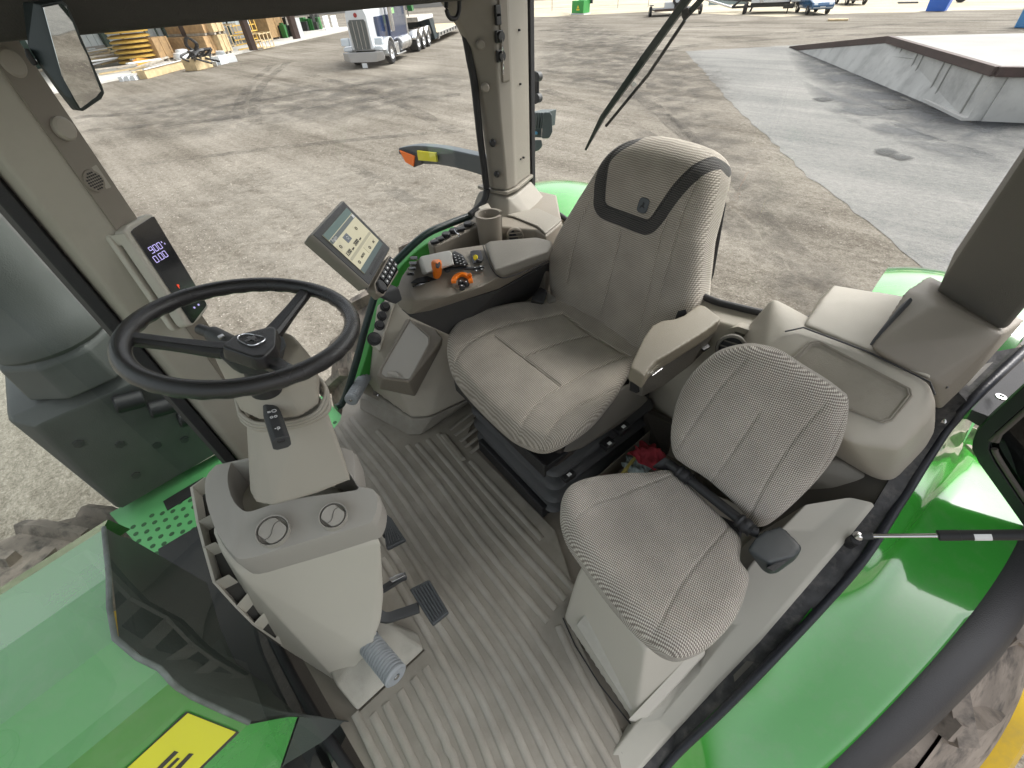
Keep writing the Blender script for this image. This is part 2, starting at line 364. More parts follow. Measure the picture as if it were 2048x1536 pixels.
# ------------------------------------------------------------ yard ground
def ground_mat(name, cols, rough=.95, scale=1.0):
    m = bpy.data.materials.new(name); m.use_nodes = True; t = m.node_tree; b = t.nodes['Principled BSDF']
    b.inputs['Roughness'].default_value = rough; b.inputs['Specular IOR Level'].default_value = .15
    tc = t.nodes.new('ShaderNodeTexCoord')
    def noise(s, d=8, r=.6, dist=0, vec=None):
        n = t.nodes.new('ShaderNodeTexNoise'); n.inputs['Scale'].default_value = s * scale; n.inputs['Detail'].default_value = d; n.inputs['Roughness'].default_value = r; n.inputs['Distortion'].default_value = dist
        t.links.new(vec or tc.outputs['Object'], n.inputs['Vector']); return n.outputs[0]
    def ramp(f, pts):
        r = t.nodes.new('ShaderNodeValToRGB'); e = r.color_ramp.elements
        e[0].position, e[0].color = pts[0][0], (*pts[0][1], 1); e[1].position, e[1].color = pts[-1][0], (*pts[-1][1], 1)
        for p, c in pts[1:-1]: q = e.new(p); q.color = (*c, 1)
        t.links.new(f, r.inputs[0]); return r.outputs[0]
    # tyre-track streaks: stretched noise in two directions
    mp = t.nodes.new('ShaderNodeMapping'); mp.inputs['Rotation'].default_value = (0, 0, math.radians(52)); mp.inputs['Scale'].default_value = (.10, 1.3, 1); t.links.new(tc.outputs['Object'], mp.inputs[0])
    mp2 = t.nodes.new('ShaderNodeMapping'); mp2.inputs['Rotation'].default_value = (0, 0, math.radians(-18)); mp2.inputs['Scale'].default_value = (.12, 1.6, 1); t.links.new(tc.outputs['Object'], mp2.inputs[0])
    n1 = noise(.22, 6, .6, .5); n2 = noise(.9, 8, .62, .4, mp.outputs[0]); n3 = noise(.8, 8, .62, .6, mp2.outputs[0]); n4 = noise(9, 10, .7); n5 = noise(45, 4, .6)
    def mixf(a, b_, f):
        x = t.nodes.new('ShaderNodeMix'); x.data_type = 'FLOAT'; x.inputs[0].default_value = f; t.links.new(a, x.inputs[2]); t.links.new(b_, x.inputs[3]); return x.outputs[0]
    f = mixf(mixf(n1, mixf(n2, n3, .5), .6), mixf(n4, n5, .55), .46)
    c = ramp(f, cols)
    v = t.nodes.new('ShaderNodeTexVoronoi'); v.inputs['Scale'].default_value = 26 * scale; t.links.new(tc.outputs['Object'], v.inputs['Vector'])
    vr = ramp(v.outputs['Distance'], [(.0, (1, 1, 1)), (.16, (0, 0, 0))]); 
    gate = ramp(noise(5, 3), [(.52, (0, 0, 0)), (.62, (1, 1, 1))])
    mu = t.nodes.new('ShaderNodeMath'); mu.operation = 'MULTIPLY'; t.links.new(vr, mu.inputs[0]); t.links.new(gate, mu.inputs[1])
    mu2 = t.nodes.new('ShaderNodeMath'); mu2.operation = 'MULTIPLY'; mu2.inputs[1].default_value = .8; t.links.new(mu.outputs[0], mu2.inputs[0])
    mx = t.nodes.new('ShaderNodeMix'); mx.data_type = 'RGBA'; mx.inputs[7].default_value = (.55, .52, .45, 1); t.links.new(mu2.outputs[0], mx.inputs[0]); t.links.new(c, mx.inputs[6])
    t.links.new(mx.outputs[2], b.inputs['Base Color'])
    bp = t.nodes.new('ShaderNodeBump'); bp.inputs['Strength'].default_value = .9; bp.inputs['Distance'].default_value = .06
    bh = mixf(f, n4, .5); t.links.new(bh, bp.inputs['Height']); t.links.new(bp.outputs[0], b.inputs['Normal'])
    return m
DIRT = ground_mat('yard_dirt', [(.39, (.062, .053, .042)), (.45, (.11, .096, .077)), (.495, (.165, .149, .124)), (.545, (.225, .205, .173)), (.63, (.33, .305, .265))])
ASPH = ground_mat('worn_asphalt', [(.36, (.09, .092, .09)), (.44, (.15, .152, .146)), (.52, (.215, .212, .20)), (.64, (.31, .30, .28))])
CONC = mat('concrete', (.56, .56, .535), .85, .5, 30, var=.12, vscale=1.2, dirt=(.25, .25, .24), dscale=1.5, damt=.5)
CONCL = mat('pale_concrete', (.62, .61, .58), .85, .3, 30, var=.1, vscale=.8)
def sheet(name, pts, m, z=0, parent=None):
    bm = bmesh.new(); bm.faces.new([bm.verts.new((p[0], p[1], z)) for p in pts]); bmesh.ops.recalc_face_normals(bm, faces=list(bm.faces))
    for f in bm.faces:
        if f.normal.z < 0: f.normal_flip()
    return obj(name, bm, m, parent, smooth=False)
struct(sheet('ground', [(-700, -700), (700, -700), (700, 700), (-700, 700)], DIRT, GZ))
def jag(pts, amp, step):
    o = []
    for a, b in zip(pts, pts[1:] + pts[:1]):
        a = Vector(a[:2]); b = Vector(b[:2]); k = max(1, int((b - a).length / step)); nn = Vector((-(b - a).y, (b - a).x)).normalized()
        for i in range(k): o.append(a + (b - a) * i / k + nn * random.uniform(-amp, amp))
    return o
ap = [at(1372, 103, z=GZ), at(1480, 225, z=GZ), at(1620, 355, z=GZ), at(1780, 480, z=GZ), at(1900, 600, z=GZ), at(2060, 700, z=GZ), at(2400, 600, z=GZ), at(2400, 60, z=GZ), at(1900, 70, z=GZ), at(1580, 91, z=GZ)]
struct(sheet('apron', jag(ap, .07, .35), ASPH, GZ + .006))
def stain(name, px, z, col, lo, hi, amt, sc_=.9):
    m = bpy.data.materials.new(name + '_wash'); m.use_nodes = True; t = m.node_tree; b = t.nodes['Principled BSDF']; o = t.nodes['Material Output']
    b.inputs['Base Color'].default_value = (*col, 1); b.inputs['Roughness'].default_value = .9
    tc = t.nodes.new('ShaderNodeTexCoord'); n = t.nodes.new('ShaderNodeTexNoise'); n.inputs['Scale'].default_value = sc_; n.inputs['Detail'].default_value = 9; n.inputs['Roughness'].default_value = .65; n.inputs['Distortion'].default_value = .4
    t.links.new(tc.outputs['Object'], n.inputs['Vector']); r = t.nodes.new('ShaderNodeMapRange'); r.inputs[1].default_value = lo; r.inputs[2].default_value = hi; r.inputs[4].default_value = amt
    t.links.new(n.outputs[0], r.inputs[0]); tr_ = t.nodes.new('ShaderNodeBsdfTransparent'); mx = t.nodes.new('ShaderNodeMixShader')
    ea = t.nodes.new('ShaderNodeAttribute'); ea.attribute_name = 'fade'; mu = t.nodes.new('ShaderNodeMath'); mu.operation = 'MULTIPLY'; t.links.new(r.outputs[0], mu.inputs[0]); t.links.new(ea.outputs['Fac'], mu.inputs[1])
    t.links.new(mu.outputs[0], mx.inputs[0]); t.links.new(tr_.outputs[0], mx.inputs[1]); t.links.new(b.outputs[0], mx.inputs[2]); t.links.new(mx.outputs[0], o.inputs['Surface'])
    p = smooth_path([at(a, c, z=GZ) for a, c in px] + [at(*px[0], z=GZ)], 5)[:-1]; c0 = sum(p, Vector()) / len(p); bm = bmesh.new()
    R_ = [[bm.verts.new(c0 + (q - c0) * k + Vector((0, 0, z))) for q in p] for k in (.05, .35, .6, .8, 1)]; n_ = len(p)
    for A, B in zip(R_, R_[1:]):
        for i in range(n_): bm.faces.new((A[i], A[(i + 1) % n_], B[(i + 1) % n_], B[i]))
    ob = obj(name, bm, m, smooth=False); at_ = ob.data.attributes.new('fade', 'FLOAT', 'POINT'); at_.data.foreach_set('value', [1.0] * (n_ * 2) + [.9] * n_ + [.5] * n_ + [0.0] * n_); struct(ob)
stain('damp_asphalt', [(1570, 100), (1700, 125), (1850, 185), (1945, 250), (2060, 262), (2300, 300), (2060, 330), (1900, 300), (1750, 230), (1600, 150)], .02, (.055, .06, .066), .30, .55, .85)
stain('damp_asphalt', [(1600, 160), (1750, 215), (1900, 290), (2048, 330), (1990, 360), (1800, 290), (1640, 215)], .024, (.08, .085, .09), .38, .6, .7)
for k, px in enumerate(([(1745, 300), (1775, 297), (1800, 306), (1780, 315), (1750, 310)], [(1770, 312), (1800, 310), (1830, 318), (1800, 324)], [(1620, 198), (1650, 196), (1670, 202), (1640, 205)], [(1760, 214), (1810, 212), (1830, 218), (1780, 222)])): stain('puddle_stain', px, .028, (.05, .052, .052), .1, .3, .8)
stain('dark_dirt', [(1120, 20), (1400, 110), (1480, 240), (1640, 420), (1760, 540), (1650, 560), (1500, 420), (1380, 280), (1180, 190), (1060, 120)], .03, (.055, .048, .040), .40, .66, .6, 1.3)
stain('dark_dirt', [(130, 200), (500, 170), (930, 140), (960, 200), (760, 240), (500, 270), (150, 290)], .034, (.06, .054, .047), .38, .66, .55, 1.1)
stain('dark_dirt', [(1500, 560), (1650, 520), (1750, 620), (1640, 660)], .038, (.06, .052, .043), .40, .64, .55, 2.5)
stain('pale_dirt', [(260, 420), (520, 330), (900, 330), (960, 400), (760, 560), (480, 640)], .030, (.34, .315, .27), .35, .75, .5, 2.2)
# tyre tracks pressed into the dirt: darker broken strips
def track_mat():
    m = bpy.data.materials.new('tyre_track_dirt'); m.use_nodes = True; t = m.node_tree; b = t.nodes['Principled BSDF']; o = t.nodes['Material Output']
    b.inputs['Base Color'].default_value = (.085, .075, .063, 1); b.inputs['Roughness'].default_value = .95
    tc = t.nodes.new('ShaderNodeTexCoord'); n = t.nodes.new('ShaderNodeTexNoise'); n.inputs['Scale'].default_value = .7; n.inputs['Detail'].default_value = 8; n.inputs['Roughness'].default_value = .75
    t.links.new(tc.outputs['Object'], n.inputs['Vector']); r = t.nodes.new('ShaderNodeMapRange'); r.inputs[1].default_value = .42; r.inputs[2].default_value = .66; r.inputs[4].default_value = .5
    t.links.new(n.outputs[0], r.inputs[0]); tr_ = t.nodes.new('ShaderNodeBsdfTransparent'); mx = t.nodes.new('ShaderNodeMixShader')
    t.links.new(r.outputs[0], mx.inputs[0]); t.links.new(tr_.outputs[0], mx.inputs[1]); t.links.new(b.outputs[0], mx.inputs[2]); t.links.new(mx.outputs[0], o.inputs['Surface']); return m
TRK = track_mat()
def track(px, w, k):
    p = smooth_path([at(a, b, z=GZ) for a, b in px], 10); bm = bmesh.new(); L = []
    for i, q in enumerate(p):
        d = p[min(i + 1, len(p) - 1)] - p[max(i - 1, 0)]; s = Vector((-d.y, d.x, 0)).normalized() * w / 2
        j = 1 + .15 * math.sin(i * 1.7); L.append((bm.verts.new(q + s * j + Vector((0, 0, .010 + .003 * k))), bm.verts.new(q - s * j + Vector((0, 0, .010 + .003 * k)))))
    for A, B in zip(L, L[1:]): bm.faces.new((A[0], A[1], B[1], B[0]))
    struct(obj('tyre_track', bm, TRK, smooth=False))
for k, (px, w) in enumerate((([(545, 130), (505, 165), (480, 205), (478, 240)], .45), ([(575, 125), (530, 165), (510, 205), (512, 250)], .45), ([(150, 235), (420, 215), (680, 175), (900, 150)], .6), ([(170, 262), (430, 240), (700, 205), (920, 190)], .6),
        ([(280, 330), (520, 300), (760, 275), (930, 262)], .4), ([(1070, 80), (1200, 95), (1330, 60), (1480, 50)], .7), ([(1070, 115), (1240, 120), (1400, 90), (1700, 70), (2040, 62)], .9), ([(1080, 140), (1230, 170), (1360, 260), (1560, 480), (1700, 640)], .5), ([(1090, 180), (1260, 250), (1420, 400), (1560, 560)], .5),
        ([(620, 150), (760, 190), (900, 260)], .5), ([(700, 330), (820, 400), (900, 430)], .35), ([(1080, 60), (1400, 75), (1800, 48), (2040, 40)], .8))): track(px, w, k % 4)
# loose stones on the dirt near the cab
random.seed(21); bm = bmesh.new()
for _ in range(9000):
    d = 2.0 + 13 * random.random() ** 1.5; a = random.uniform(-100, 12); x = .8 + d * math.cos(math.radians(a)); y = -.6 + d * math.sin(math.radians(a))
    r = random.uniform(.004, .012) * (1 + d / 14); h = r * random.uniform(.4, .8); t0 = random.uniform(0, 6)
    v = [bm.verts.new((x + r * random.uniform(.7, 1.2) * math.cos(t0 + k * 1.257), y + r * random.uniform(.7, 1.2) * math.sin(t0 + k * 1.257), GZ)) for k in range(5)]; tp_ = bm.verts.new((x, y, GZ + h))
    for k in range(5): bm.faces.new((v[k], v[(k + 1) % 5], tp_))
gv = obj('gravel', bm, mat('pale_stones', (.30, .275, .235), .9, var=.35, vscale=60), smooth=False); gv['kind'] = 'stuff'; gv['label'] = 'loose pale stones scattered over the yard dirt'
# ------------------------------------------------------------ raised concrete loading dock
dk = thing('loading_dock', 'raised concrete loading dock with dark steel edge and sloping ramp on the grey apron', 'loading dock', at(1932, 243, z=GZ))
A0 = at(1932, 243, z=GZ)
best = None
for k in range(60):
    h = .4 + k * .03
    p = A0 + Vector((0, 0, h)); v = CR.transposed() @ (p - CAMP); py = 768 + FPX * v.y / v.z
    if best is None or abs(py - 137) < best[0]: best = (abs(py - 137), h)
DH = best[1]; zt = GZ + DH
T0 = A0 + Vector((0, 0, DH)); T1 = at(1780, 74, z=zt); T2 = at(2300, 139, z=zt); T3 = at(2300, 62, z=zt); RE = at(1582, 94, z=GZ + .02)
RB = at(1840, 66, z=GZ + .02)
def drop(p, z=GZ): return Vector((p.x, p.y, z))
obj('wall', prism_bm([T0, T1, RE, drop(RE), drop(T1), A0], (T3 - T1).normalized() * .3), CONC, dk, 0, smooth=False)
obj('side_wall', hull_bm([T0 + (T2 - T0).normalized() * .31, T2, A0 + (T2 - T0).normalized() * .31, drop(T2), T0 + (T2 - T0).normalized() * .31 + (T1 - T0).normalized() * .3, T2 + (T1 - T0).normalized() * .3, drop(T2) + (T1 - T0).normalized() * .3, A0 + (T1 - T0).normalized() * .3 + (T2 - T0).normalized() * .31]), CONC, dk, smooth=False)
DKF = mat('dock_fill', (.30, .297, .285), .9, .4, 20, var=.12, vscale=.7)
obj('deck', prism_bm([T0 + Vector((0, 0, -.03)), T1 + Vector((0, 0, -.03)), T3 + Vector((0, 0, -.03)), T2 + Vector((0, 0, -.03))], (0, 0, .05)), DKF, dk, smooth=False)
rw = (T3 - T1)
obj('ramp', prism_bm([T1, RE, RE + rw, T1 + rw], (0, 0, .02)), DKF, dk, smooth=False)
EDGE = mat('rusty_steel_edge', (.075, .05, .045), .7, .3, 50, var=.2)
def edge(a, b): obj('edge_angle', sweep_bm([a, b], [(-.09, -.17), (.09, -.17), (.09, .035), (-.09, .035)]), EDGE, dk, .01)
edge(T0, T1); edge(T1, RE); edge(T0, T2)
dd = (T1 - T0); L = dd.length; dd.normalize(); out = Vector((dd.y, -dd.x, 0))
if out.dot(CAMP - T0) < 0: out = -out
for i, s in enumerate((.06, .30, .36, .56, .62, .80, .86)):
    a = T0 + dd * L * s + out * .02; box('panel_joint', (a.x, a.y, GZ + DH * .47), (.035, .03, DH * .86), mat('joint', (.36, .36, .34), .9), dk, frame3(dd, (0, 0, 1)) @ Matrix.Rotation(0, 3, 'X') if False else Matrix.Rotation(math.atan2(dd.y, dd.x), 3, 'Z'), 0)
bs = A0 + dd * L * .5 + out * .05
box('footing', (bs.x, bs.y, GZ + .04), (L, .16, .12), CONCL, dk, Matrix.Rotation(math.atan2(dd.y, dd.x), 3, 'Z'), .02)
# ------------------------------------------------------------ the tractor
tr = thing('tractor', 'green tractor with grey hood shroud and glass cab, seen from its open left door', 'tractor', (.8, -.6, GZ))
GLT = glass('tinted_windscreen', (.88, .94, .90)); GLC = glass('clear_glass', (.97, .98, .965))
# cab floor with ribbed mat
prism('cab_floor', [(-.10, -.22, -.05), (.36, .27, -.05), (1.60, .27, -.05), (1.66, -.3, -.05), (1.66, -1.75, -.05), (-.30, -1.75, -.05), (-.30, -1.2, -.05)], (0, 0, .035), TAUPE, tr, 0)
MATM = mat('floor_mat', (.262, .240, .202), .62, .5, 500, var=.1, vscale=5, dirt=(.40, .37, .32), dscale=4, damt=.6)
matpoly = [at(1290, 1560, z=0), at(1140, 1245, z=0), at(1152, 1190, z=0), at(1110, 1060, z=0), at(930, 880, z=0), at(1000, 700, z=0), at(700, 760, z=0), at(680, 840, z=0), (1.5, 0, 0), (1.35, .22, 0), at(850, 1300, z=0), at(718, 1424, z=0), at(760, 1560, z=0)]
matpoly = [(p[0], p[1]) for p in matpoly]
bm = bmesh.new(); bm.faces.new([bm.verts.new((x, y, -.012)) for x, y in matpoly])
g = bmesh.ops.extrude_face_region(bm, geom=list(bm.faces)); bmesh.ops.translate(bm, verts=[v for v in g['geom'] if isinstance(v, bmesh.types.BMVert)], vec=(0, 0, .010)); bmesh.ops.recalc_face_normals(bm, faces=list(bm.faces))
fm = obj('floor_mat', bm, MATM, tr, smooth=False)
# ribs follow lines picked on the floor
def zl(pts): return [at(640 + a / 2.926, 760 + b / 2.926, z=0) for a, b in pts]      # from zoom 640,760
def zk(pts): return [at(600 + a / 2.866, 1000 + b / 2.866, z=0) for a, b in pts]     # from zoom 600,1000
RIBP = [(-.0125, -.002), (-.0105, .0022), (.0105, .0022), (.0125, -.002)]
ZO = {'A': (660, 820), 'B': (760, 1000), 'C': (700, 1236), 'D': (900, 1236)}
def Z(k, *pts): return [at(ZO[k][0] + a / 5.12, ZO[k][1] + b / 5.12, z=0) for a, b in pts]
ribs = [
 Z('A', (60, 180), (260, 490), (400, 620), (620, 950), (860, 1330)) + Z('B', (590, 780), (700, 920)) + Z('D', (195, 0), (380, 270), (560, 505), (650, 700), (900, 1200), (1060, 1560)),
 Z('A', (130, 130), (470, 540), (560, 640), (900, 1120)) + Z('B', (600, 530), (850, 860)) + Z('D', (380, 0), (530, 200), (680, 390), (760, 540), (960, 930), (1130, 1280), (1265, 1560)),
 Z('A', (215, 75), (510, 420), (600, 500), (960, 990)) + Z('B', (750, 500), (1000, 850)) + Z('D', (560, 0), (700, 190), (830, 340), (930, 520), (1100, 850), (1300, 1230), (1465, 1560)),
 Z('A', (480, 210), (700, 440), (1050, 900)) + Z('B', (870, 430), (1160, 770)) + Z('D', (750, 0), (940, 230), (1050, 420), (1180, 660), (1330, 930), (1500, 1250), (1670, 1560)),
 Z('A', (790, 360), (1160, 800)) + Z('B', (1060, 480), (1500, 1010), (1720, 1240)),
 Z('A', (890, 345), (1190, 680)) + Z('B', (1000, 180), (1300, 540), (1800, 1110)),
 Z('A', (1000, 300), (1300, 650)) + Z('B', (1000, 0), (1470, 560), (1900, 1010)),
 Z('A', (1110, 240), (1400, 610)) + Z('B', (1150, 0), (1600, 480), (1980, 910)),
 Z('A', (1440, 520), (1640, 760)) + Z('B', (1310, 0), (1660, 400)),
 Z('B', (-300, -230), (-50, 0), (250, 450), (450, 800)) + Z('D', (20, 0), (180, 230), (430, 600), (500, 740), (640, 1050), (845, 1560)),
 Z('B', (-150, 100), (110, 520), (330, 880)) + Z('C', (900, 80), (1170, 480), (1290, 690), (1360, 830), (1500, 1150), (1655, 1560)),
 Z('B', (20, 600), (250, 960)) + Z('C', (780, 150), (970, 480), (1120, 740), (1220, 900), (1330, 1180), (1460, 1560)),
 Z('C', (770, 510), (900, 720), (1060, 960), (1130, 1180), (1260, 1560)),
 Z('C', (650, 620), (800, 870), (940, 1110), (1040, 1350), (1090, 1560)),
 Z('C', (510, 750), (680, 1080), (800, 1270), (900, 1560)),
 Z('C', (365, 880), (500, 1180), (690, 1560)),
 Z('C', (230, 990), (370, 1250), (520, 1560)),
 Z('C', (50, 975), (190, 1250), (330, 1560)),
 Z('D', (1110, 80), (1180, 270), (1350, 640), (1850, 1460)),
]
bm = bmesh.new()
def even(r, n=60, it=14):
    p = np.array([list(q) for q in r]); d = np.concatenate([[0], np.cumsum(np.linalg.norm(np.diff(p, axis=0), axis=1))])
    s = np.linspace(0, d[-1], n); q = np.stack([np.interp(s, d, p[:, k]) for k in range(3)], 1); h = max(1, int(.05 / (d[-1] / n)))
    for _ in range(it):
        m_ = min(h * 3, n // 3); c = q.copy(); c[1:-1] = (q[:-2] + q[1:-1] * 2 + q[2:]) / 4; q = c
        c = q.copy(); c[h:-h] = (q[:-2 * h] + q[h:-h] * 2 + q[2 * h:]) / 4; q = c
    return [Vector(v) for v in q]
for r in ribs:
    p = even(r); sweep_bm(p, RIBP, bm=bm)
for k in range(5):
    q = zl([(760 + k * 30, 290 + k * 34), (890 + k * 16, 190 + k * 45)]); sweep_bm(q, [(a * .7, b) for a, b in RIBP], bm=bm)
RIBM = mat('mat_ribs', (.325, .30, .258), .6, .5, 300, var=.12, vscale=9, dirt=(.42, .40, .36), dscale=5, damt=.5)
o = obj('mat_ribs', bm, RIBM, fm, angle=80)
for v in o.data.vertices: v.co.z -= 0
# raised toe tread by the seat and border lip of the mat
hull('heel_pad', zl([(700, 320), (740, 315), (860, 470), (825, 478)]) + [p + Vector((0, 0, .014)) for p in zl([(710, 328), (738, 325), (850, 462), (828, 466)])], MATM, fm, .004)
# ------------------------------------------------------------ pillars, windows
def pillar(name, sec, z0, z1, m, parent, bevel=.01):
    return prism(name, [(x, y, z0) for x, y in sec], (0, 0, z1 - z0), m, parent, bevel, 3)
# right front pillar
pa = pillar('front_right_pillar', [(1.50, .085), (1.47, .06), (1.47, -.035), (1.52, -.09), (1.60, -.09), (1.60, .085)], .0, 1.98, BEIGE, tr)
prism('pillar_seal', [(1.485, .089, 0), (1.485, .118, 0), (1.56, .135, 0), (1.60, .135, 0), (1.60, .089, 0)], (0, 0, 1.98), RUBBER, pa, .004)
prism('pillar_face_shade', [(1.4675, -.036, .3), (1.5175, -.094, .3), (1.53, -.088, .3), (1.482, -.030, .3)], (0, 0, 1.4), TAUPE, pa, .002)  # shade of the window-side pillar face, painted as a darker strip
for (px, py, r) in ((118, 262, .024), (8, 128, .026)):
    c = at(px, py, x=1.469); c.y = min(c.y, -.05) if False else c.y
    lathe('pillar_button', (1.492, c.y - .01, c.z), (-.75, -.6, .0), [(0, .010), (r * .8, .010), (r, .006), (r, -.02)], BEIGE, pa)
# speaker on pillar
c = at(182, 362, x=1.49); R = frame3((0, -1, 0) if False else (.62, -.78, 0), (0, 0, 1))
sp = box('speaker_panel', c + Vector((.006, -.006, 0)), (.062, .062, .012), BEIGE, pa, R, .006)
lathe('speaker_cap', c + R.col[2] * 0, R.col[2], [(.026, .004), (.024, .010), (0, .011)], TAUPE, sp)
bm = bmesh.new()
for i in range(-3, 4):
    for j in range(-3, 4):
        if i * i + j * j <= 10: lathe_bm(c + R.col[0] * i * .0058 + R.col[1] * j * .0058 + R.col[2] * .0105, R.col[2], [(0, .0012), (.0019, .0012), (.0019, -.001)], 8, bm)
obj('speaker_holes', bm, BLACK, sp)
# right rear pillar
def sec_at(y0): pass
pcl = [at(934, 61, x=1.5), at(957, 171, x=1.5), at(968, 273, x=1.5), at(980, 372, x=1.5)]
zA, zB = .90, 1.98
bm = bmesh.new(); secs = []
for z, y in ((.90, -1.378), (1.05, -1.372), (1.20, -1.362), (1.33, -1.345), (1.42, -1.318), (1.48, -1.285), (1.54, -1.235), (1.62, -1.15), (1.98, -1.05)):
    secs.append([bm.verts.new((X, Y, z)) for X, Y in ((1.50, y), (1.436, min(y - .025, -1.385)), (1.436, -1.46), (1.452, -1.50), (1.49, -1.625), (1.53, -1.64), (1.53, y))])
for A, B in zip(secs, secs[1:]):
    for i in range(7): bm.faces.new((A[i], A[(i + 1) % 7], B[(i + 1) % 7], B[i]))
bm.faces.new(secs[0]); bm.faces.new(secs[-1]); bmesh.ops.recalc_face_normals(bm, faces=list(bm.faces))
rp = obj('rear_right_pillar', bm, PILT, tr, .010, 3)
tube('pillar_seal', smooth_path([at(a, b, x=1.515) for a, b in ((903, -14), (915, 22), (929, 62), (940, 120), (949, 171), (960, 273), (971, 360), (973, 385), (964, 408), (940, 430))], 6), .015, RUBBER, rp, 8)
pillar('pillar_seal', [(1.497, -1.643), (1.497, -1.67), (1.535, -1.67), (1.535, -1.643)], .84, 2.0, RUBBER, rp, .004)
for i, (px, py, r) in enumerate(((965, 90, .016), (974, 176, .016), (989, 287, .014), (997, 350, .012))):
    c = at(px, py, x=1.452); lathe('pillar_button', (1.462, c.y, c.z), (-1, .5, 0), [(0, .010), (r * .7, .009), (r, .004), (r, -.01)], PILT if i < 2 else BLACK, rp)
# switch recess strip at pillar top with sockets
c1 = at(1000, 30, x=1.43); box('switch_recess', (1.436, -1.43, c1.z - .03), (.012, .045, .34), TAUPE, rp, None, .005)
for px, py in ((995, 22), (996, 38)): c = at(px, py, x=1.426); box('rocker_switch', c, (.012, .026, .034), BLACK, rp)
for px, py in ((998, 73), (1000, 112)):
    c = at(px, py, x=1.424); s = box('power_socket', c, (.012, .036, .036), BLACK, rp); lathe('socket_cap', c + Vector((-.006, 0, 0)), (-1, 0, 0), [(.016, 0), (.015, .010), (0, .011)], BLACK, s)
    tube('chain', smooth_path([c + Vector((-.014, .0, 0)), c + Vector((-.02, .004, -.03)), c + Vector((-.012, 0, -.055)), c + Vector((-.01, -.008, -.03))], 5), .0018, CHROME, s, 6)
for px, py in ((1022, 62), (1038, 60), (1030, 170), (1040, 168), (1040, 318), (1047, 315)):
    c = at(px, py, x=1.462); box('screw_hole', c, (.012, .006, .007), BLACK, rp, None, 0)
# pillar collar and flared base
cl = hull('pillar_collar', [(1.505, -1.365, .90), (1.425, -1.395, .90), (1.425, -1.465, .90), (1.485, -1.64, .90), (1.60, -1.64, .90), (1.60, -1.37, .90),
     (1.503, -1.370, .886), (1.428, -1.395, .886), (1.428, -1.465, .886), (1.487, -1.64, .886), (1.60, -1.64, .886), (1.60, -1.37, .886)], PILT, rp, .002)
soft('pillar_base', [(1.50, -1.37, .885), (1.425, -1.40, .87), (1.425, -1.46, .87), (1.49, -1.63, .87), (1.60, -1.63, .87), (1.60, -1.37, .87),
     (1.53, -1.26, .70), (1.36, -1.33, .70), (1.30, -1.50, .70), (1.38, -1.70, .72), (1.62, -1.70, .72), (1.62, -1.26, .70)], PILT, rp, .006, 6)
# left rear pillar, seen at the right of the photo
lp = hull('rear_left_pillar', [at(1862, 612, y=-1.42), at(1885, 560, y=-1.42), at(2010, 664, y=-1.30), at(2200, 420, y=-1.30), (-.055, -1.42, 1.98), (-.20, -1.30, 1.98), (-.25, -1.6, 1.0), (-.2, -1.6, 1.98), (-.1, -1.6, 1.0), (-.06, -1.6, 1.98)], DTAUPE, tr, .012)
# header above windscreen
hd = hull('header', [at(-60, 95, x=1.3), at(100, 78, x=1.3), at(300, 58, x=1.3), at(460, 40, x=1.3), at(700, 24, x=1.3), at(921, 4, x=1.3), (1.3, -1.5, 1.60), (1.3, .15, 1.95), (1.3, -1.5, 1.95), (1.66, -1.5, 1.60), (1.66, -1.5, 1.97), (1.66, .2, 1.97), (1.66, .2, 1.60)], mat('headliner', (.06, .056, .05), .9, .5, 300), tr, .02)
prism('roof_lining', [(-.20, .45, 1.955), (1.62, .45, 1.955), (1.62, -1.72, 1.955), (-.32, -1.72, 1.955), (-.30, -.8, 1.955)], (0, 0, .02), mat('roof_lining', (.42, .40, .36), .9), tr, 0)
rf = prism('roof', [(-.46, .55, 2.0), (1.95, .55, 2.0), (1.95, -2.0, 2.0), (-.70, -2.0, 2.0), (-.60, -.9, 2.0)], (0, 0, .22), mat('roof_panel', (.05, .30, .04), .3), tr, .05)
# windows
def pane(name, pts, m, parent=tr):
    bm = bmesh.new(); bm.faces.new([bm.verts.new(p) for p in pts]); bmesh.ops.recalc_face_normals(bm, faces=list(bm.faces)); return obj(name, bm, m, parent, smooth=False)
wsp = [Vector((x, .318 - .19 * max(0, (x - .78) / .79) ** 2.6 - .075 * max(0, (.78 - x) / .78) ** 2, 0)) for x in [1.57 - 1.60 * i / 60 for i in range(61)]]
bm = bmesh.new(); lo = [bm.verts.new((p.x, p.y, -.03)) for p in wsp]; hi = [bm.verts.new((p.x, p.y + .02, 1.98)) for p in wsp]
for i in range(len(wsp) - 1): bm.faces.new((lo[i], lo[i + 1], hi[i + 1], hi[i]))
obj('windscreen', bm, GLT, tr, angle=60)
tube('windscreen_seal', [(p.x, p.y, -.02) for p in wsp if p.x > .40], .016, RUBBER, tr, 8)
# right window lower outline
rw_ = [at(980, 395, x=1.6), at(955, 425, x=1.6), at(900, 447, x=1.6), at(850, 470, x=1.6), at(800, 515, x=1.6), at(762, 560, x=1.6), at(735, 640, x=1.6), at(712, 725, x=1.6), at(688, 800, x=1.62), at(672, 815, x=1.62)]
sidew = [(1.6, .128, 1.98), (1.6, -1.35, 1.98)] + [p.copy() for p in rw_] + [(1.62, -.35, .0), (1.6, .128, 0)]
pane('side_window', sidew, GLC)
rsm = smooth_path(rw_, 6)
tube('window_seal', rsm, .017, DKGREEN, tr, 10)
tube('window_seal', smooth_path([at(988, 378, x=1.55), at(984, 408, x=1.55), at(960, 432, x=1.55), at(925, 452, x=1.56), at(890, 470, x=1.56)], 6), .010, RUBBER, tr, 8)
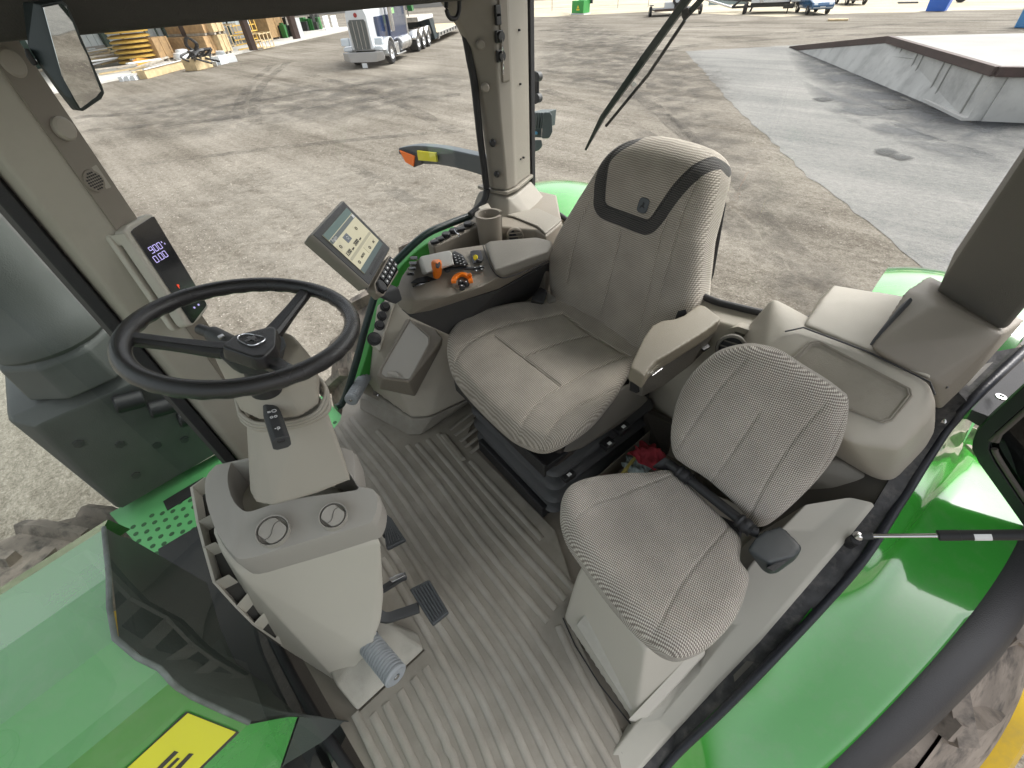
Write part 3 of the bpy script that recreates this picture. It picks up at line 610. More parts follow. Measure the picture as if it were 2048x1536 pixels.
# green body rail outside the right window
gr = [p + Vector((.06, -.035, -.03)) for p in [at(915, 465, x=1.6), at(850, 495, x=1.6), at(800, 540, x=1.6), at(772, 590, x=1.6), at(752, 650, x=1.6), at(725, 740, x=1.6), at(700, 800, x=1.6)]]
obj('body_rail', sweep_bm(smooth_path(gr, 6), [(-.035, -.03), (.035, -.03), (.035, .03), (-.035, .03)]), GREENM, tr, .006)
# rear window sill, curved
rs = [(1.42, -1.70, .79), (1.15, -1.70, .79), (.80, -1.66, .79), (.40, -1.56, .79), (.12, -1.50, .79), (-.06, -1.44, .79)]
rs = [at(1062, 350, y=-1.69), at(1068, 385, y=-1.69), at(1085, 405, y=-1.69), at(1130, 437, y=-1.66), at(1250, 520, y=-1.52), at(1400, 590, y=-1.36), at(1470, 613, y=-1.34), at(1590, 637, y=-1.37), at(1700, 640, y=-1.44), at(1800, 640, y=-1.5)]
rsp = smooth_path(rs, 6)
tube('rear_window_seal', rsp, .012, RUBBER, tr, 8)
bm = bmesh.new(); lo = [bm.verts.new(p + Vector((0, -.012, -.0))) for p in rsp]; hi = [bm.verts.new((p.x, p.y - .012, 1.98)) for p in rsp]
for i in range(len(rsp) - 1): bm.faces.new((lo[i], lo[i + 1], hi[i + 1], hi[i]))
obj('rear_window', bm, GLC, tr, angle=60)
# shelf below the rear window
bm = bmesh.new()
sh = [(p.x, p.y, p.z) for p in rsp[18:]]; prev = None; fs = []
for i, p in enumerate(rsp[12:]):
    k = [bm.verts.new(p + Vector((0, .0, -.012))), bm.verts.new(p + Vector((0, .07, -.03))), bm.verts.new(p + Vector((0, .12, -.30))), bm.verts.new(p + Vector((0, .16, -.9)))]
    if prev:
        for a in range(3): fs.append(bm.faces.new((prev[a], k[a], k[a + 1], prev[a + 1])))
    prev = k
bmesh.ops.recalc_face_normals(bm, faces=fs)
obj('rear_wall', bm, BEIGE, tr, .01)
# ------------------------------------------------------------ steering console (pod), column, wheel
pod = thing('steering_console', 'beige dash pod with two closed round air vents on its grey top', 'dash console', (.8, .1, 0))
# light beige lower body, hull of faces
PB = [at(478, 1150, z=.54), at(600, 1110, z=.545), at(735, 1068, z=.55), at(762, 1085, z=.52), at(768, 1190, z=.32), at(762, 1245, z=.22), at(738, 1305, z=.12), at(680, 1368, z=-.01), at(545, 1283, z=.17), at(548, 1250, z=.22)]
body = soft('lower_body', PB + [Vector((1.15, .10, .54)), Vector((1.12, -.12, .54)), Vector((1.1, .12, .0)), Vector((1.0, .0, -.01)), at(440, 1100, z=.6), at(425, 1060, z=.62)], BEIGE_L, pod, .005, 4)
# top cap with column opening: built as ring of quads around the opening
zt_, zb_ = .66, .565
outer = [(432, 930, .68), (412, 955, .675), (412, 1000, .67), (432, 1060, .655), (462, 1105, .63), (490, 1118, .61), (560, 1098, .61), (640, 1075, .61), (728, 1050, .61), (748, 1035, .62), (755, 1000, .65), (745, 978, .665), (715, 973, .67), (712, 960, .67), (708, 915, .675), (695, 898, .68), (620, 890, .69), (500, 915, .685)]
inner = [(462, 925, .68), (456, 945, .675), (456, 970, .675), (466, 1000, .67), (482, 1018, .67), (500, 1023, .67), (540, 1010, .67), (600, 996, .67), (680, 985, .67), (712, 980, .67), (716, 976, .672), (718, 974, .675), (716, 972, .676), (712, 968, .678), (704, 955, .678), (680, 930, .68), (610, 915, .69), (510, 922, .688)]
bm = bmesh.new()
O = [at(a, b, z=c) for a, b, c in outer]; I = [at(a, b, z=c) for a, b, c in inner]
O = smooth_path(O + [O[0]], 3)[:-1]; I = smooth_path(I + [I[0]], 3)[:-1]
cen = sum(O, Vector()) / len(O)
low = []
for p in O:
    d = (p - cen); d.z = 0; d.normalize(); low.append(p + d * .006 + Vector((0, 0, -.022)))
low2 = [Vector((p.x, p.y, p.z)) + Vector(((p.x - cen.x) * -.01, (p.y - cen.y) * -.01, -.06)) for p in low]
deep = [p + Vector((0, 0, -.22)) for p in I]
rr = [[bm.verts.new(p) for p in L] for L in (deep, I, O, low, low2)]
n = len(O); fs = []
for A, B in zip(rr, rr[1:]):
    for i in range(n): fs.append(bm.faces.new((A[i], B[i], B[(i + 1) % n], A[(i + 1) % n])))
bmesh.ops.recalc_face_normals(bm, faces=fs)
cap = obj('top_cap', bm, GREYP, pod, .010, 4)
hull('opening_floor', [p for p in deep] + [p + Vector((0, 0, .01)) for p in deep], BLACK, cap, 0)
for k, (px, py, r) in enumerate(((545, 1061, .033), (666, 1031, .029))):
    c = at(px, py, z=.668 - .0 * k + .004)
    # local plane of the cap there
    nrm = Vector((-.35, -.05, 1)).normalized()
    c = at(px, py, z=.672)
    v = lathe('air_vent', c + nrm * -.02, nrm, [(0, .012), (r * .98, .012), (r, .014), (r, .022), (r * 1.02, .0225), (r * 1.1, .024), (r * 1.13, .022), (r * 1.13, 0)], GREYP, cap, 40)
    R = frame3((.35, -1, 0), nrm.cross(Vector((.35, -1, 0))));
    bm = bmesh.new(); rr2 = r * .93
    pts = []
    s1 = Vector((.25, -.95, 0)); s1 = (s1 - nrm * s1.dot(nrm)).normalized(); s2 = nrm.cross(s1)
    prism_bm([c + nrm * -.008 + s1 * rr2 * math.cos(t) * (1 if abs(math.cos(t)) < .8 else .8 / abs(math.cos(t))) + s2 * rr2 * math.sin(t) for t in [2 * math.pi * i / 40 for i in range(40)]], nrm * .010, bm)
    obj('shutter', bm, GREYP, v, .0015)
    path = [c + nrm * .0035 + s1 * rr2 * .8 * u + s2 * rr2 * .22 * math.sin(u * 2.6) for u in [i / 8 - 1 for i in range(17)]]
    tube('shutter_gap', path, .0007, mat('gap_shadow', (.06, .056, .05), .8), v, 6)
    tube('vent_gap', [c + nrm * .003 + s1 * r * 1.0 * math.cos(t) + s2 * r * 1.0 * math.sin(t) for t in [2 * math.pi * i / 40 for i in range(40)]], .0007, mat('gap_shadow', (.06, .056, .05), .8), v, 6, closed=True)
# slotted front edge facing the windscreen
fr = [(380, 975, .60), (392, 1045, .58), (405, 1095, .56), (425, 1165, .50), (470, 1215, .42), (505, 1250, .34), (548, 1280, .22)]
fi = [(408, 955, .60), (420, 1030, .60), (428, 1085, .59), (455, 1150, .53), (500, 1180, .45), (530, 1222, .36), (560, 1262, .24)]
fo = [at(*p[:2], z=p[2]) for p in fr]; fn = [at(*p[:2], z=p[2]) for p in fi]
def strip(name, A, B, m, parent, th=.004, vec=(0, 0, -1)):
    bm = bmesh.new(); vec = Vector(vec) * th; fs = []
    a = [bm.verts.new(p) for p in A]; b = [bm.verts.new(p) for p in B]; c = [bm.verts.new(p + vec) for p in A]; d = [bm.verts.new(p + vec) for p in B]
    for i in range(len(A) - 1):
        for q, w_ in ((a, b), (d, c), (b, d), (c, a)): fs.append(bm.faces.new((q[i], q[i + 1], w_[i + 1], w_[i])))
    for i in (0, len(A) - 1): fs.append(bm.faces.new((a[i], b[i], d[i], c[i])))
    bmesh.ops.recalc_face_normals(bm, faces=fs)
    return obj(name, bm, m, parent, angle=30)
grl = strip('defrost_grille', fo, [p + Vector((0, 0, -.05)) for p in fo], BEIGE_L, pod, .006, (-.5, -1, 0))
for p, q in zip(fo, fn):
    prism('grille_rib', [p, q, q + Vector((0, 0, -.05)), p + Vector((0, 0, -.05))], (-.002, -.003, 0), BEIGE_L, grl)
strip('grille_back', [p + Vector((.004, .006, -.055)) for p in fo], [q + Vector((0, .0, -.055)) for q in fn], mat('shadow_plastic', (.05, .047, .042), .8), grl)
# steering column
colm = thing('steering_column', 'tall beige steering column cover with rubber gaiter folds and black stalk, below the steering wheel', 'steering column', (.9, -.05, .5))
CB = [at(512, 1005, z=.70), at(545, 1012, z=.70), at(640, 985, z=.70), at(702, 960, z=.72), at(690, 920, z=.74)]
CT = [at(492, 845, z=.87), at(520, 858, z=.87), at(600, 850, z=.88), at(655, 822, z=.90), at(640, 790, z=.92)]
bk = [Vector((1.09, -.02, .66)), Vector((1.07, -.13, .66)), Vector((1.03, -.06, .86)), Vector((1.02, -.15, .88))]
soft('column_cover', CB + CT + bk + [at(497, 940, z=.76), at(500, 985, z=.71)], mat('column_plastic', (.40, .365, .31), .5, .35, 900, var=.03), colm, .005, 4)
# upper cowl
UT = [at(430, 718, z=1.045), at(470, 738, z=1.03), at(560, 742, z=1.03), at(600, 690, z=1.07), at(585, 668, z=1.08), at(632, 725, z=1.03)]
UB = [at(482, 822, z=.90), at(520, 842, z=.895), at(600, 835, z=.90), at(638, 810, z=.92), at(640, 760, z=.95)]
soft('upper_cowl', UT + UB + [Vector((1.03, -.03, .9)), Vector((1.0, -.17, .93)), Vector((.98, -.04, 1.05)), Vector((.96, -.16, 1.05))], mat('column_plastic', (.37, .35, .30), .5), colm, .005, 3)
for k in range(5):
    t = .1 + .2 * k; ring = [c * (1 - t) + u * t for c, u in zip(CT, UB)] + [Vector((1.0, -.15, .91 + .01 * k)), Vector((1.03, -.05, .88 + .01 * k))]
    cg = sum(ring, Vector()) / len(ring); ring = [p + (p - cg).normalized() * (.004 + .003 * (k % 2)) for p in ring]
    tube('gaiter_fold', smooth_path(ring + [ring[0]], 6), .0045, mat('column_plastic', (.40, .365, .31), .5), colm, 8)
WC = Vector((.863, -.107, 1.127)); WN = Vector((-.043, -.191, .981)).normalized(); WR = .195
wx = Vector((1, 0, 0)); wx = (wx - WN * wx.dot(WN)).normalized(); wy = WN.cross(wx)
def WP(r, a, h=0): return WC + (wx * math.cos(a) + wy * math.sin(a)) * r + WN * h
def wang(px, py):
    p = atp(px, py, WC, WN) - WC; return math.atan2(p.dot(wy), p.dot(wx)), p.length
hub = atp(503, 682, WC - WN * .012, WN)
sw = thing('spoked_steering_wheel', 'black three-spoke steering wheel with thick moulded rim and leaping deer badge on its hub', 'steering wheel', WC)
bm = bmesh.new(); N = 160; rings = []
for i in range(N):
    a = 2 * math.pi * i / N; ring = []
    for j in range(20):
        b = 2 * math.pi * j / 20; gr = 0
        if math.sin(b) < -.2: gr = -.0016 * (1 + math.cos(i * 2 * math.pi / 5)) * .5
        ring.append(bm.verts.new(WP(WR + (.0165 + gr) * math.cos(b), a, (.0165 + gr) * math.sin(b))))
    rings.append(ring)
for i in range(N):
    for j in range(20): bm.faces.new((rings[i][j], rings[(i + 1) % N][j], rings[(i + 1) % N][(j + 1) % 20], rings[i][(j + 1) % 20]))
bmesh.ops.recalc_face_normals(bm, faces=list(bm.faces)); obj('rim', bm, WHEELM, sw, angle=70)
for tip, wd in (((285, 672), .030), ((598, 590), .030), ((575, 735), .034)):
    e = atp(tip[0], tip[1], WC, WN); e = WC + (e - WC).normalized() * (WR - .004)
    s0 = hub - WN * .004; mid = (s0 * .45 + e * .55) - WN * .012
    p = smooth_path([s0 - WN * .012, s0 * .75 + e * .25 - WN * .018, mid, e * .9 + s0 * .1 - WN * .003, e], 6)
    sc_ = [1.5 - 1.0 * min(1, i / (len(p) * .55)) * .55 for i in range(len(p))]
    prof = [(-.5, -.35), (-.36, -.6), (.36, -.6), (.5, -.35), (.5, .1), (.32, .42), (-.32, .42), (-.5, .1)]
    obj('spoke', sweep_bm(p, [(a * wd, b * .020) for a, b in prof], up=WN, scales=sc_), WHEELM, sw, .003, 2)
# hub pad: rounded triangle
hp = [(440, 690), (455, 676), (555, 655), (550, 700), (530, 716), (500, 714)]
hp = [(442, 690), (470, 668), (545, 650), (552, 655), (550, 690), (528, 712), (505, 714), (450, 695)]
hp3 = [atp(a, b, WC + WN * .012, WN) for a, b in hp]
lo3 = [p - WN * .03 + (p - hub).normalized() * .006 for p in hp3]
hb = hull('hub_pad', hp3 + lo3, WHEELM, sw, .006, 3)
hull('hub_boss', [WP(.045, a, -.05) + (hub - WC) for a in [i * math.pi / 6 for i in range(12)]] + [WP(.06, a, -.012) + (hub - WC) * 1 for a in [i * math.pi / 6 for i in range(12)]], GREYDK, sw, .004)
cyl('steering_shaft', hub - WN * .04, hub - WN * .13, .03, BLACK, colm)
# badge outline and deer
def bad(pts): return [atp(a, b, WC + WN * .0135, WN) for a, b in pts]
zz_ = lambda pts: bad([(200 + a / 3.413, 530 + b / 3.413) for a, b in pts])
tube('badge_frame', smooth_path(zz_([(942, 508), (945, 485), (1000, 468), (1090, 482), (1122, 493), (1120, 515), (1058, 545), (1000, 540), (942, 508)]), 5), .0009, CHROME, hb, 6)
deer = zz_([(985, 520), (1010, 508), (1000, 496), (1015, 488), (1040, 490), (1050, 476), (1058, 486), (1062, 496), (1072, 500), (1060, 508), (1064, 520), (1056, 532), (1050, 518), (1036, 510), (1020, 518), (1000, 524)])
prism('deer_emblem', deer, WN * .001, CHROME, hb)
# stalk with lamp and horn symbols
sa = at(535, 800, z=.93); sb = at(563, 885, z=.925)
st = obj('indicator_stalk', sweep_bm(smooth_path([sa, sa * .6 + sb * .4, sb], 5), [(-.6, -.5), (-.35, -.7), (.35, -.7), (.6, -.5), (.6, .3), (.3, .55), (-.3, .55), (-.6, .3)], up=(-.3, -.2, 1), scales=[.014 + .015 * min(1, i / 5) for i in range(11)]), GREYDK, colm, .003, 3)
axs = (sb - sa).normalized()
lathe('stalk_boot', sa - axs * .035, axs, [(.034, 0), (.034, .012), (.024, .016), (.022, .024), (.016, .028), (.012, .045)], BLACK, colm)
sidev = Vector((-.3, -.2, 1)).cross(axs).normalized() * -1; upv = sidev.cross(axs).normalized(); upv = upv if upv.z > 0 else -upv
pos = lambda t: sa * (1 - t) + sb * t + upv * .0163
for t, ch in ((.42, 'O='), (.56, 'oo')):
    text('symbol', ch, pos(t) + upv * .001, sidev, upv.cross(sidev), .014, WHITEM, st, off=0, align='CENTER')
text('symbol', 'd-', pos(.82) + upv * .001, sidev, upv.cross(sidev), .014, WHITEM, st, off=0, align='CENTER')
hull('stalk_button', [sb + axs * .002 + sidev * a + upv * b for a in (-.008, .008) for b in (0, .009)] + [sb - axs * .022 + sidev * a + upv * (.0155) for a in (-.008, .008)], BLACK, st, .003)
# far stalk (wiper) beyond the hub
sa = at(470, 668, z=1.06); sb = at(408, 655, z=1.02)
ws = cyl('wiper_stalk', at(425, 668, z=1.045), at(478, 695, z=1.045), .019, GREYDK, colm)
cyl('stalk_end', at(400, 658, z=1.045), at(425, 668, z=1.045), .013, BLACK, ws)
hull('thumb_switch', [at(444, 676, z=1.065) + Vector((a, b, c)) for a in (-.006, .006) for b in (-.006, .006) for c in (0, .006)], STEEL, ws, .001)
# foot pedals
def pedal(name, label, quad, z, arm, grp):
    t = thing(name, label, 'pedal', at(*quad[0], z=z))
    t['group'] = grp
    q = [at(a, b, z=z + (.0 if i in (0, 1) else -.02)) for i, (a, b) in enumerate(quad)]
    n = (q[1] - q[0]).cross(q[3] - q[0]).normalized(); n = n if n.z > 0 else -n
    pd = prism('pad', q, -n * .022, TREADM, t, .006, 3)
    bm = bmesh.new()
    for k in range(7):
        u = (k + .5) / 7; a = q[0] * (1 - u) + q[1] * u; b = q[3] * (1 - u) + q[2] * u
        a, b = a * .93 + b * .07, a * .07 + b * .93
        sweep_bm([a, b], [(-.0038, 0), (-.0025, .004), (.0025, .004), (.0038, 0)], up=n, bm=bm)
    obj('tread', bm, TREADM, pd)
    obj('arm', sweep_bm(smooth_path(arm, 6), [(-.016, -.008), (.016, -.008), (.016, .008), (-.016, .008)]), GREYDK, t, .003)
pedal('clutch_pedal', 'black ribbed pedal nearest the steering console foot, beside the grey ribbed peg', [(818, 1178), (858, 1158), (898, 1225), (865, 1252)], .14, [at(838, 1215, z=.12), at(800, 1228, z=.12), at(768, 1235, z=.13), Vector((.72, .02, .16))], 'foot pedals')
pedal('brake_pedal', 'black ribbed pedal partly hidden behind the beige console, farther from the door', [(764, 1020), (780, 1035), (810, 1080), (772, 1100)], .16, [at(775, 1070, z=.13), at(760, 1060, z=.16), Vector((.95, -.02, .22))], 'foot pedals')
t = thing('pedal_lever', 'small black lever with bright steel top between the two ribbed pedals', 'lever', at(780, 1170, z=.14))
obj('arm', sweep_bm(smooth_path([at(755, 1185, z=.15), at(780, 1170, z=.16), at(798, 1158, z=.18), at(812, 1152, z=.175)], 5), [(-.010, -.010), (.010, -.010), (.010, .010), (-.010, .010)]), GREYDK, t, .003)
hull('tread', [at(a, b, z=.19) + Vector((0, 0, c)) for a, b in ((778, 1158), (806, 1146), (812, 1152), (784, 1166)) for c in (0, .006)], STEEL, t, .002)
# grey ribbed foot pegs
def peg(label, a, b, r, n, flange=True):
    t = thing('foot_peg', label, 'foot peg', a, 'ribbed foot pegs'); ax = (b - a); L = ax.length; prof = [(0, 0)]
    for k in range(n):
        h0 = L * k / n; h1 = L * (k + 1) / n; e = (h1 - h0)
        prof += [(r * .90, h0), (r * .90, h0 + e * .25), (r, h0 + e * .4), (r, h0 + e * .9), (r * .9, h1)]
    prof += [(r * .8, L + .004), (r * .3, L + .004), (r * .28, L + .001), (0, L + .001)]
    lathe('ribbed_sleeve', a, ax, prof, GREYRIB, t, 28)
    cyl('end_bolt', b + ax.normalized() * .0, b + ax.normalized() * .006, r * .26, STEEL, t, 6)
    lathe('flange', a - ax.normalized() * .006, ax, [(0, 0), (r * 1.06, 0), (r * 1.06, .006), (0, .006)], BLACK, t)
    return t
peg('grey ribbed foot peg jutting from the console front beside the pedals', at(735, 1283, z=.12), at(792, 1352, z=.14), .036, 14)
pg = peg('grey ribbed foot peg on a bolted plate by the right window corner', at(733, 748, z=.20), at(702, 800, z=.24), .031, 15)
pl = prism('mounting_plate', [at(722, 738, z=.21), at(738, 738, z=.21), at(748, 790, z=.10), at(764, 792, z=.09), at(762, 802, z=.08), at(728, 785, z=.09)], (.006, .006, 0), TAUPE, pg, .002)
for px, py in ((742, 785), (756, 792)): cyl('bolt', at(px, py, z=.09), at(px, py, z=.09) + Vector((-.008, -.004, .004)), .008, STEEL, pl, 6)
# floor riser at the front of the mat
hull('toe_board', [at(680, 1370, z=.03), at(850, 1300, z=.0), at(715, 1425, z=.0), at(672, 1372, z=.06), at(760, 1240, z=.10), Vector((1.0, .15, .1)), Vector((1.1, .2, 0)), at(838, 1268, z=.0)], mat('toe_board_mat', (.40, .38, .33), .6, .4, 400, var=.08, dirt=(.27, .25, .21), dscale=10, damt=.5), tr, .008)
P3 = lambda L: [at(a, b, z=z) for a, b, z in L]
# ------------------------------------------------------------ operator seat (turned slightly to the right)
SA = math.radians(7.8); SO = Vector((.795, -1.275, .52))
SR = Vector((math.cos(SA), -math.sin(SA), 0)); SF = Vector((math.sin(SA), math.cos(SA), 0)); SU = Vector((0, 0, 1))
def SP(a, b, h=0): return SO + SR * a + SF * b + SU * h
def cpx(px, py, z=.54):
    p = at(px, py, z=z) - SO; return (p.dot(SR), p.dot(SF))
seat = thing('operator_seat', 'driver seat with taupe woven cushions, dark band on the tall backrest and black bellows base', 'seat', SP(0, .3, -.52))
def bend_c(a, b, h):
    # bolsters raised at sides, front rolls down
    side = max(0, abs(a) - .20) / .18
    h += .028 * min(1, side) ** 1.5 - .045 * max(0, (b - .42) / .2) ** 2
    h += .012 * max(0, (.06 - b) / .06)
    return a, b, h
out = [(-.25, .0), (-.285, .12), (-.35, .3), (-.385, .46), (-.352, .585), (-.25, .625), (-.12, .636), (.08, .632), (.22, .61), (.33, .55), (.375, .46), (.375, .34), (.34, .2), (.28, .08), (.24, .0), (0, -.02)]
zs_ = lambda pts, z=.545: [cpx(850 + a / 3.413, 600 + b / 3.413, z) for a, b in pts]
seams = [zs_([(945, 95), (800, 130), (600, 165), (400, 240), (250, 330), (190, 400), (185, 460)]), zs_([(470, 250), (670, 400), (920, 590)]), zs_([(1125, 245), (950, 290), (680, 388)]),
         zs_([(1390, 390), (1150, 480), (950, 590), (780, 690), (650, 830), (628, 920)]), zs_([(1380, 590), (1180, 690), (1000, 770), (880, 860), (795, 990)]), zs_([(940, 95), (1130, 240), (1390, 390)])]
cushion('seat_cushion', out, .035, .04, .035, lambda a, b, h: SP(a, b, h), FAB, seat, seams, bend_c, center=(0, .32))
# backrest plane leaning 15 degrees
BL = math.radians(15); BN = SF * math.cos(BL) + SU * math.sin(BL); BU = -SF * math.sin(BL) + SU * math.cos(BL)
def BP(a, u, h=0): return SO + SR * a + BU * u + BN * h
def bpx(px, py):
    p = atp(px, py, SO + BN * .0, BN) - SO; return (p.dot(SR), p.dot(BU))
def bend_b(a, u, h):
    k = abs(a) / .3
    h += .035 * min(1.4, k) ** 2 * (1 if u < .45 else max(0, 1 - (u - .45) / .15)) - .05 * (max(0, abs(a) - .20) / .15) ** 2
    h -= .06 * max(0, (u - .58) / .13) ** 2
    return a, u, h
bo = [(0, -.05), (.18, -.045), (.26, -.01), (.335, .12), (.355, .22), (.315, .32), (.265, .42), (.225, .52), (.185, .62), (.13, .675), (.04, .705), (-.08, .705), (-.18, .69), (-.245, .65), (-.275, .56), (-.30, .46), (-.335, .34), (-.365, .22), (-.345, .10), (-.275, -.01), (-.18, -.045)]
zb = lambda pts: [bpx(1180 + a / 5.906, 240 + b / 5.906) for a, b in pts]
band = np.array(catmull(zb([(470, 200), (330, 330), (230, 480), (195, 700), (180, 900), (185, 1010), (250, 1090), (450, 1170), (640, 1240), (740, 1260), (830, 1200), (950, 1030), (1100, 820), (1300, 590), (1450, 470), (1610, 420)]), 8, False))
def mf(Q): return segdist(Q, band)
inner_e = zb([(520, 185), (380, 300), (290, 420), (245, 600), (225, 860), (240, 1000), (330, 1060), (520, 1140), (690, 1190), (780, 1160), (900, 1000), (1090, 740), (1300, 500), (1500, 390)])
bs = [inner_e, zb([(95, 900), (-60, 1300), (-200, 1900)]), zb([(415, 1310), (370, 1536), (180, 2260)]), zb([(975, 1160), (880, 1500), (640, 2600)]), zb([(1310, 720), (1200, 1000), (1060, 1500), (850, 2300)])]
bk_ = cushion('backrest', bo, .03, .05, .12, lambda a, u, h: BP(a, u, h), FABB, seat, bs, bend_b, mf, center=(-.01, .3), gdepth=.005, gw=.004, step=.006, rings=90, puff=.004)
# emblem
ec = bpx(1297, 411); eb = BP(ec[0], ec[1], .029)
e1 = (atp(1309, 402, SO + BN * .024, BN) - atp(1288, 400, SO + BN * .024, BN)).normalized(); e1 = (SR * -1); e2 = BU
pts = [eb + (e1 * math.copysign(abs(math.cos(t)) ** .55, math.cos(t)) * .021 + e2 * math.copysign(abs(math.sin(t)) ** .55, math.sin(t)) * .025) for t in [2 * math.pi * i / 28 for i in range(28)]]
em = prism('emblem', pts, BN * .006, mat('emblem_rubber', (.07, .08, .09), .4), bk_, .002)
d2 = [(-.6, -.2), (-.2, .0), (-.35, .5), (-.1, .45), (.0, .75), (.1, .4), (.05, .1), (.4, -.05), (.6, -.6), (.45, -.6), (.3, -.25), (-.1, -.25), (-.5, -.4)]
prism('deer_emblem', [eb + BN * .006 + SR * x * .016 + BU * y * .018 for x, y in d2], BN * .0012, BLACK, em)
# back shell behind the backrest
hull('back_shell', [BP(a, u, -.11) for a, u in bo[::2]] + [BP(a * .8, u * .95, -.16) for a, u in bo[::2]], BLACK, seat, .01)
# suspension: base rails, bellows, upper frame
def sbox(name, a0, a1, b0, b1, z0, z1, m, parent=seat, bev=.006):
    return hull(name, [SP(a, b, z - SO.z) for a in (a0, a1) for b in (b0, b1) for z in (z0, z1)], m, parent, bev)
sbox('base_rail', -.315, .14, .555, .582, .0, .075, BLACK); sbox('base_rail', -.315, -.285, .0, .553, .0, .06, BLACK)
sbox('base_plate', -.284, .14, 0, .553, .0, .02, BLACK)
lv = [(.02, -.01), (.06, .045), (.10, -.005), (.145, .05), (.19, -.005), (.235, .05), (.275, .0), (.32, .05), (.355, .01), (.38, .03), (.385, -.02)]
bm = bmesh.new(); rr = []
def rrect(a0, a1, b0, b1, r, n=5):
    o = []
    for cx, cy, t0 in ((a1 - r, b1 - r, 0), (a0 + r, b1 - r, 90), (a0 + r, b0 + r, 180), (a1 - r, b0 + r, 270)):
        for i in range(n + 1): t = math.radians(t0 + 90 * i / n); o.append((cx + r * math.cos(t), cy + r * math.sin(t)))
    return o
lvs = catmull([(z, o_) for z, o_ in lv], 5, False)
for z, o_ in lvs: rr.append([bm.verts.new(SP(a, b, z - SO.z)) for a, b in rrect(-.315 - o_, .155 + o_, .05 - o_, .525 + o_, .05)])
for A, B in zip(rr, rr[1:]):
    for i in range(len(A)): bm.faces.new((A[i], A[(i + 1) % len(A)], B[(i + 1) % len(A)], B[i]))
bmesh.ops.recalc_face_normals(bm, faces=list(bm.faces)); obj('bellows', bm, SUSP, seat, angle=60)
sbox('seat_frame', -.35, .20, .06, .60, .385, .415, BLACK, bev=.004)
sbox('front_rail', -.355, .205, .601, .612, .37, .435, BLACK, bev=.003)
# left side shield and adjusters
hull('side_shield', [at(1120, 912, z=.425), at(1160, 900, z=.42), at(1225, 780, z=.50), at(1262, 765, z=.53), at(1300, 800, z=.44), at(1240, 850, z=.40), at(1165, 885, z=.41), SP(-.30, .4, -.02), SP(-.3, .1, -.1)], DTAUPE, seat, .008)
for (px, py, zc, s) in ((1243, 855, .37, 1.2), (1215, 888, .33, 1), (1135, 950, .30, 1)):
    c = at(px, py, z=zc); k = hull('adjuster_lever', [c + SR * a * .02 * s + SF * b * .026 * s + SU * c_ * .012 for a in (-1, 1) for b in (-1, 1) for c_ in (-1, 1)], BLACK, seat, .005)
    hull('lever_mark', [c + SR * a * .006 - SR * .008 + SF * b * .008 + SU * (.0125 + c_) for a in (-1, 1) for b in (-1, 1) for c_ in (0, .001)], WHITEM, k, 0)
hull('frame_bracket', [at(1090, 915, z=.40), at(1110, 935, z=.38), at(1150, 905, z=.40), at(1125, 895, z=.43), at(1120, 925, z=.36)], mat('rusty_black', (.03, .022, .018), .7), seat, .004)
# left armrest: vinyl pad on a dark shell
zq = lambda pts, z: [at(1220 + a / 5.12, 580 + b / 5.12, z=z) for a, b in pts]
pt = zq([(200, 800), (225, 740), (290, 600), (350, 480), (430, 370), (530, 320), (660, 305), (750, 270), (830, 210), (900, 160), (960, 165), (1125, 290), (1130, 310), (960, 440), (620, 650), (480, 730), (420, 790), (375, 860), (350, 895)], .80)
pb = zq([(205, 840), (350, 915), (400, 880), (440, 840), (700, 680), (960, 500), (1120, 360)], .765)
bm = prism_bm([p + Vector((0, 0, .004)) for p in pt], (0, 0, -.05))
apad = obj('armrest_pad', bm, LEATHER, seat)
for mt_ in (apad.modifiers.new('remesh', 'REMESH'),): mt_.mode = 'VOXEL'; mt_.voxel_size = .004; mt_.use_smooth_shade = True
sm_ = apad.modifiers.new('smooth', 'SMOOTH'); sm_.factor = .5; sm_.iterations = 9
tube('piping', smooth_path([p + Vector((0, 0, -.010)) for p in zq([(352, 900), (385, 850), (430, 795), (620, 655), (960, 445), (1128, 315)], .79)], 6), .003, LEATHER, apad, 6)
sh_t = [p + Vector((0, 0, 0)) for p in zq([(205, 850), (350, 925), (410, 880), (980, 480), (1100, 380), (900, 250), (560, 380), (330, 560)], .755)]
sh_b = zq([(185, 1020), (270, 1080), (330, 1100), (560, 980), (820, 780), (1000, 600)], .64)
shell = hull('armrest_shell', sh_t + sh_b + [SP(-.40, .12, .08), SP(-.36, -.05, .1)], DTAUPE, seat, .010)
sc_q = zq([(205, 905), (290, 935), (280, 1060), (195, 1030)], .70)
f = hull('switch_panel', [at(1220 + a / 5.12, 580 + b / 5.12, z=z) for a, b, z in ((205, 905, .735), (290, 935, .735), (278, 1062, .672), (195, 1030, .672))] + [at(1220 + a / 5.12, 580 + b / 5.12, z=z) + SF * -.02 for a, b, z in ((205, 905, .735), (290, 935, .735), (278, 1062, .672), (195, 1030, .672))], BLACK, shell, .002)
hull('adjuster_knob', zq([(915, 590), (1000, 545), (1030, 580), (960, 620)], .70) + zq([(915, 600), (1000, 560), (1030, 590), (960, 640)], .68), BLACK, shell, .004)
hull('slider', zq([(420, 855), (530, 790), (545, 800), (430, 885)], .765) + zq([(420, 865), (530, 800)], .75), STEEL, shell, .002)
hull('recliner_handle', [at(1355, 622, z=.80), at(1372, 618, z=.81), at(1375, 630, z=.79), at(1350, 640, z=.77), at(1345, 650, z=.75), at(1362, 645, z=.74)], BLACK, seat, .006)
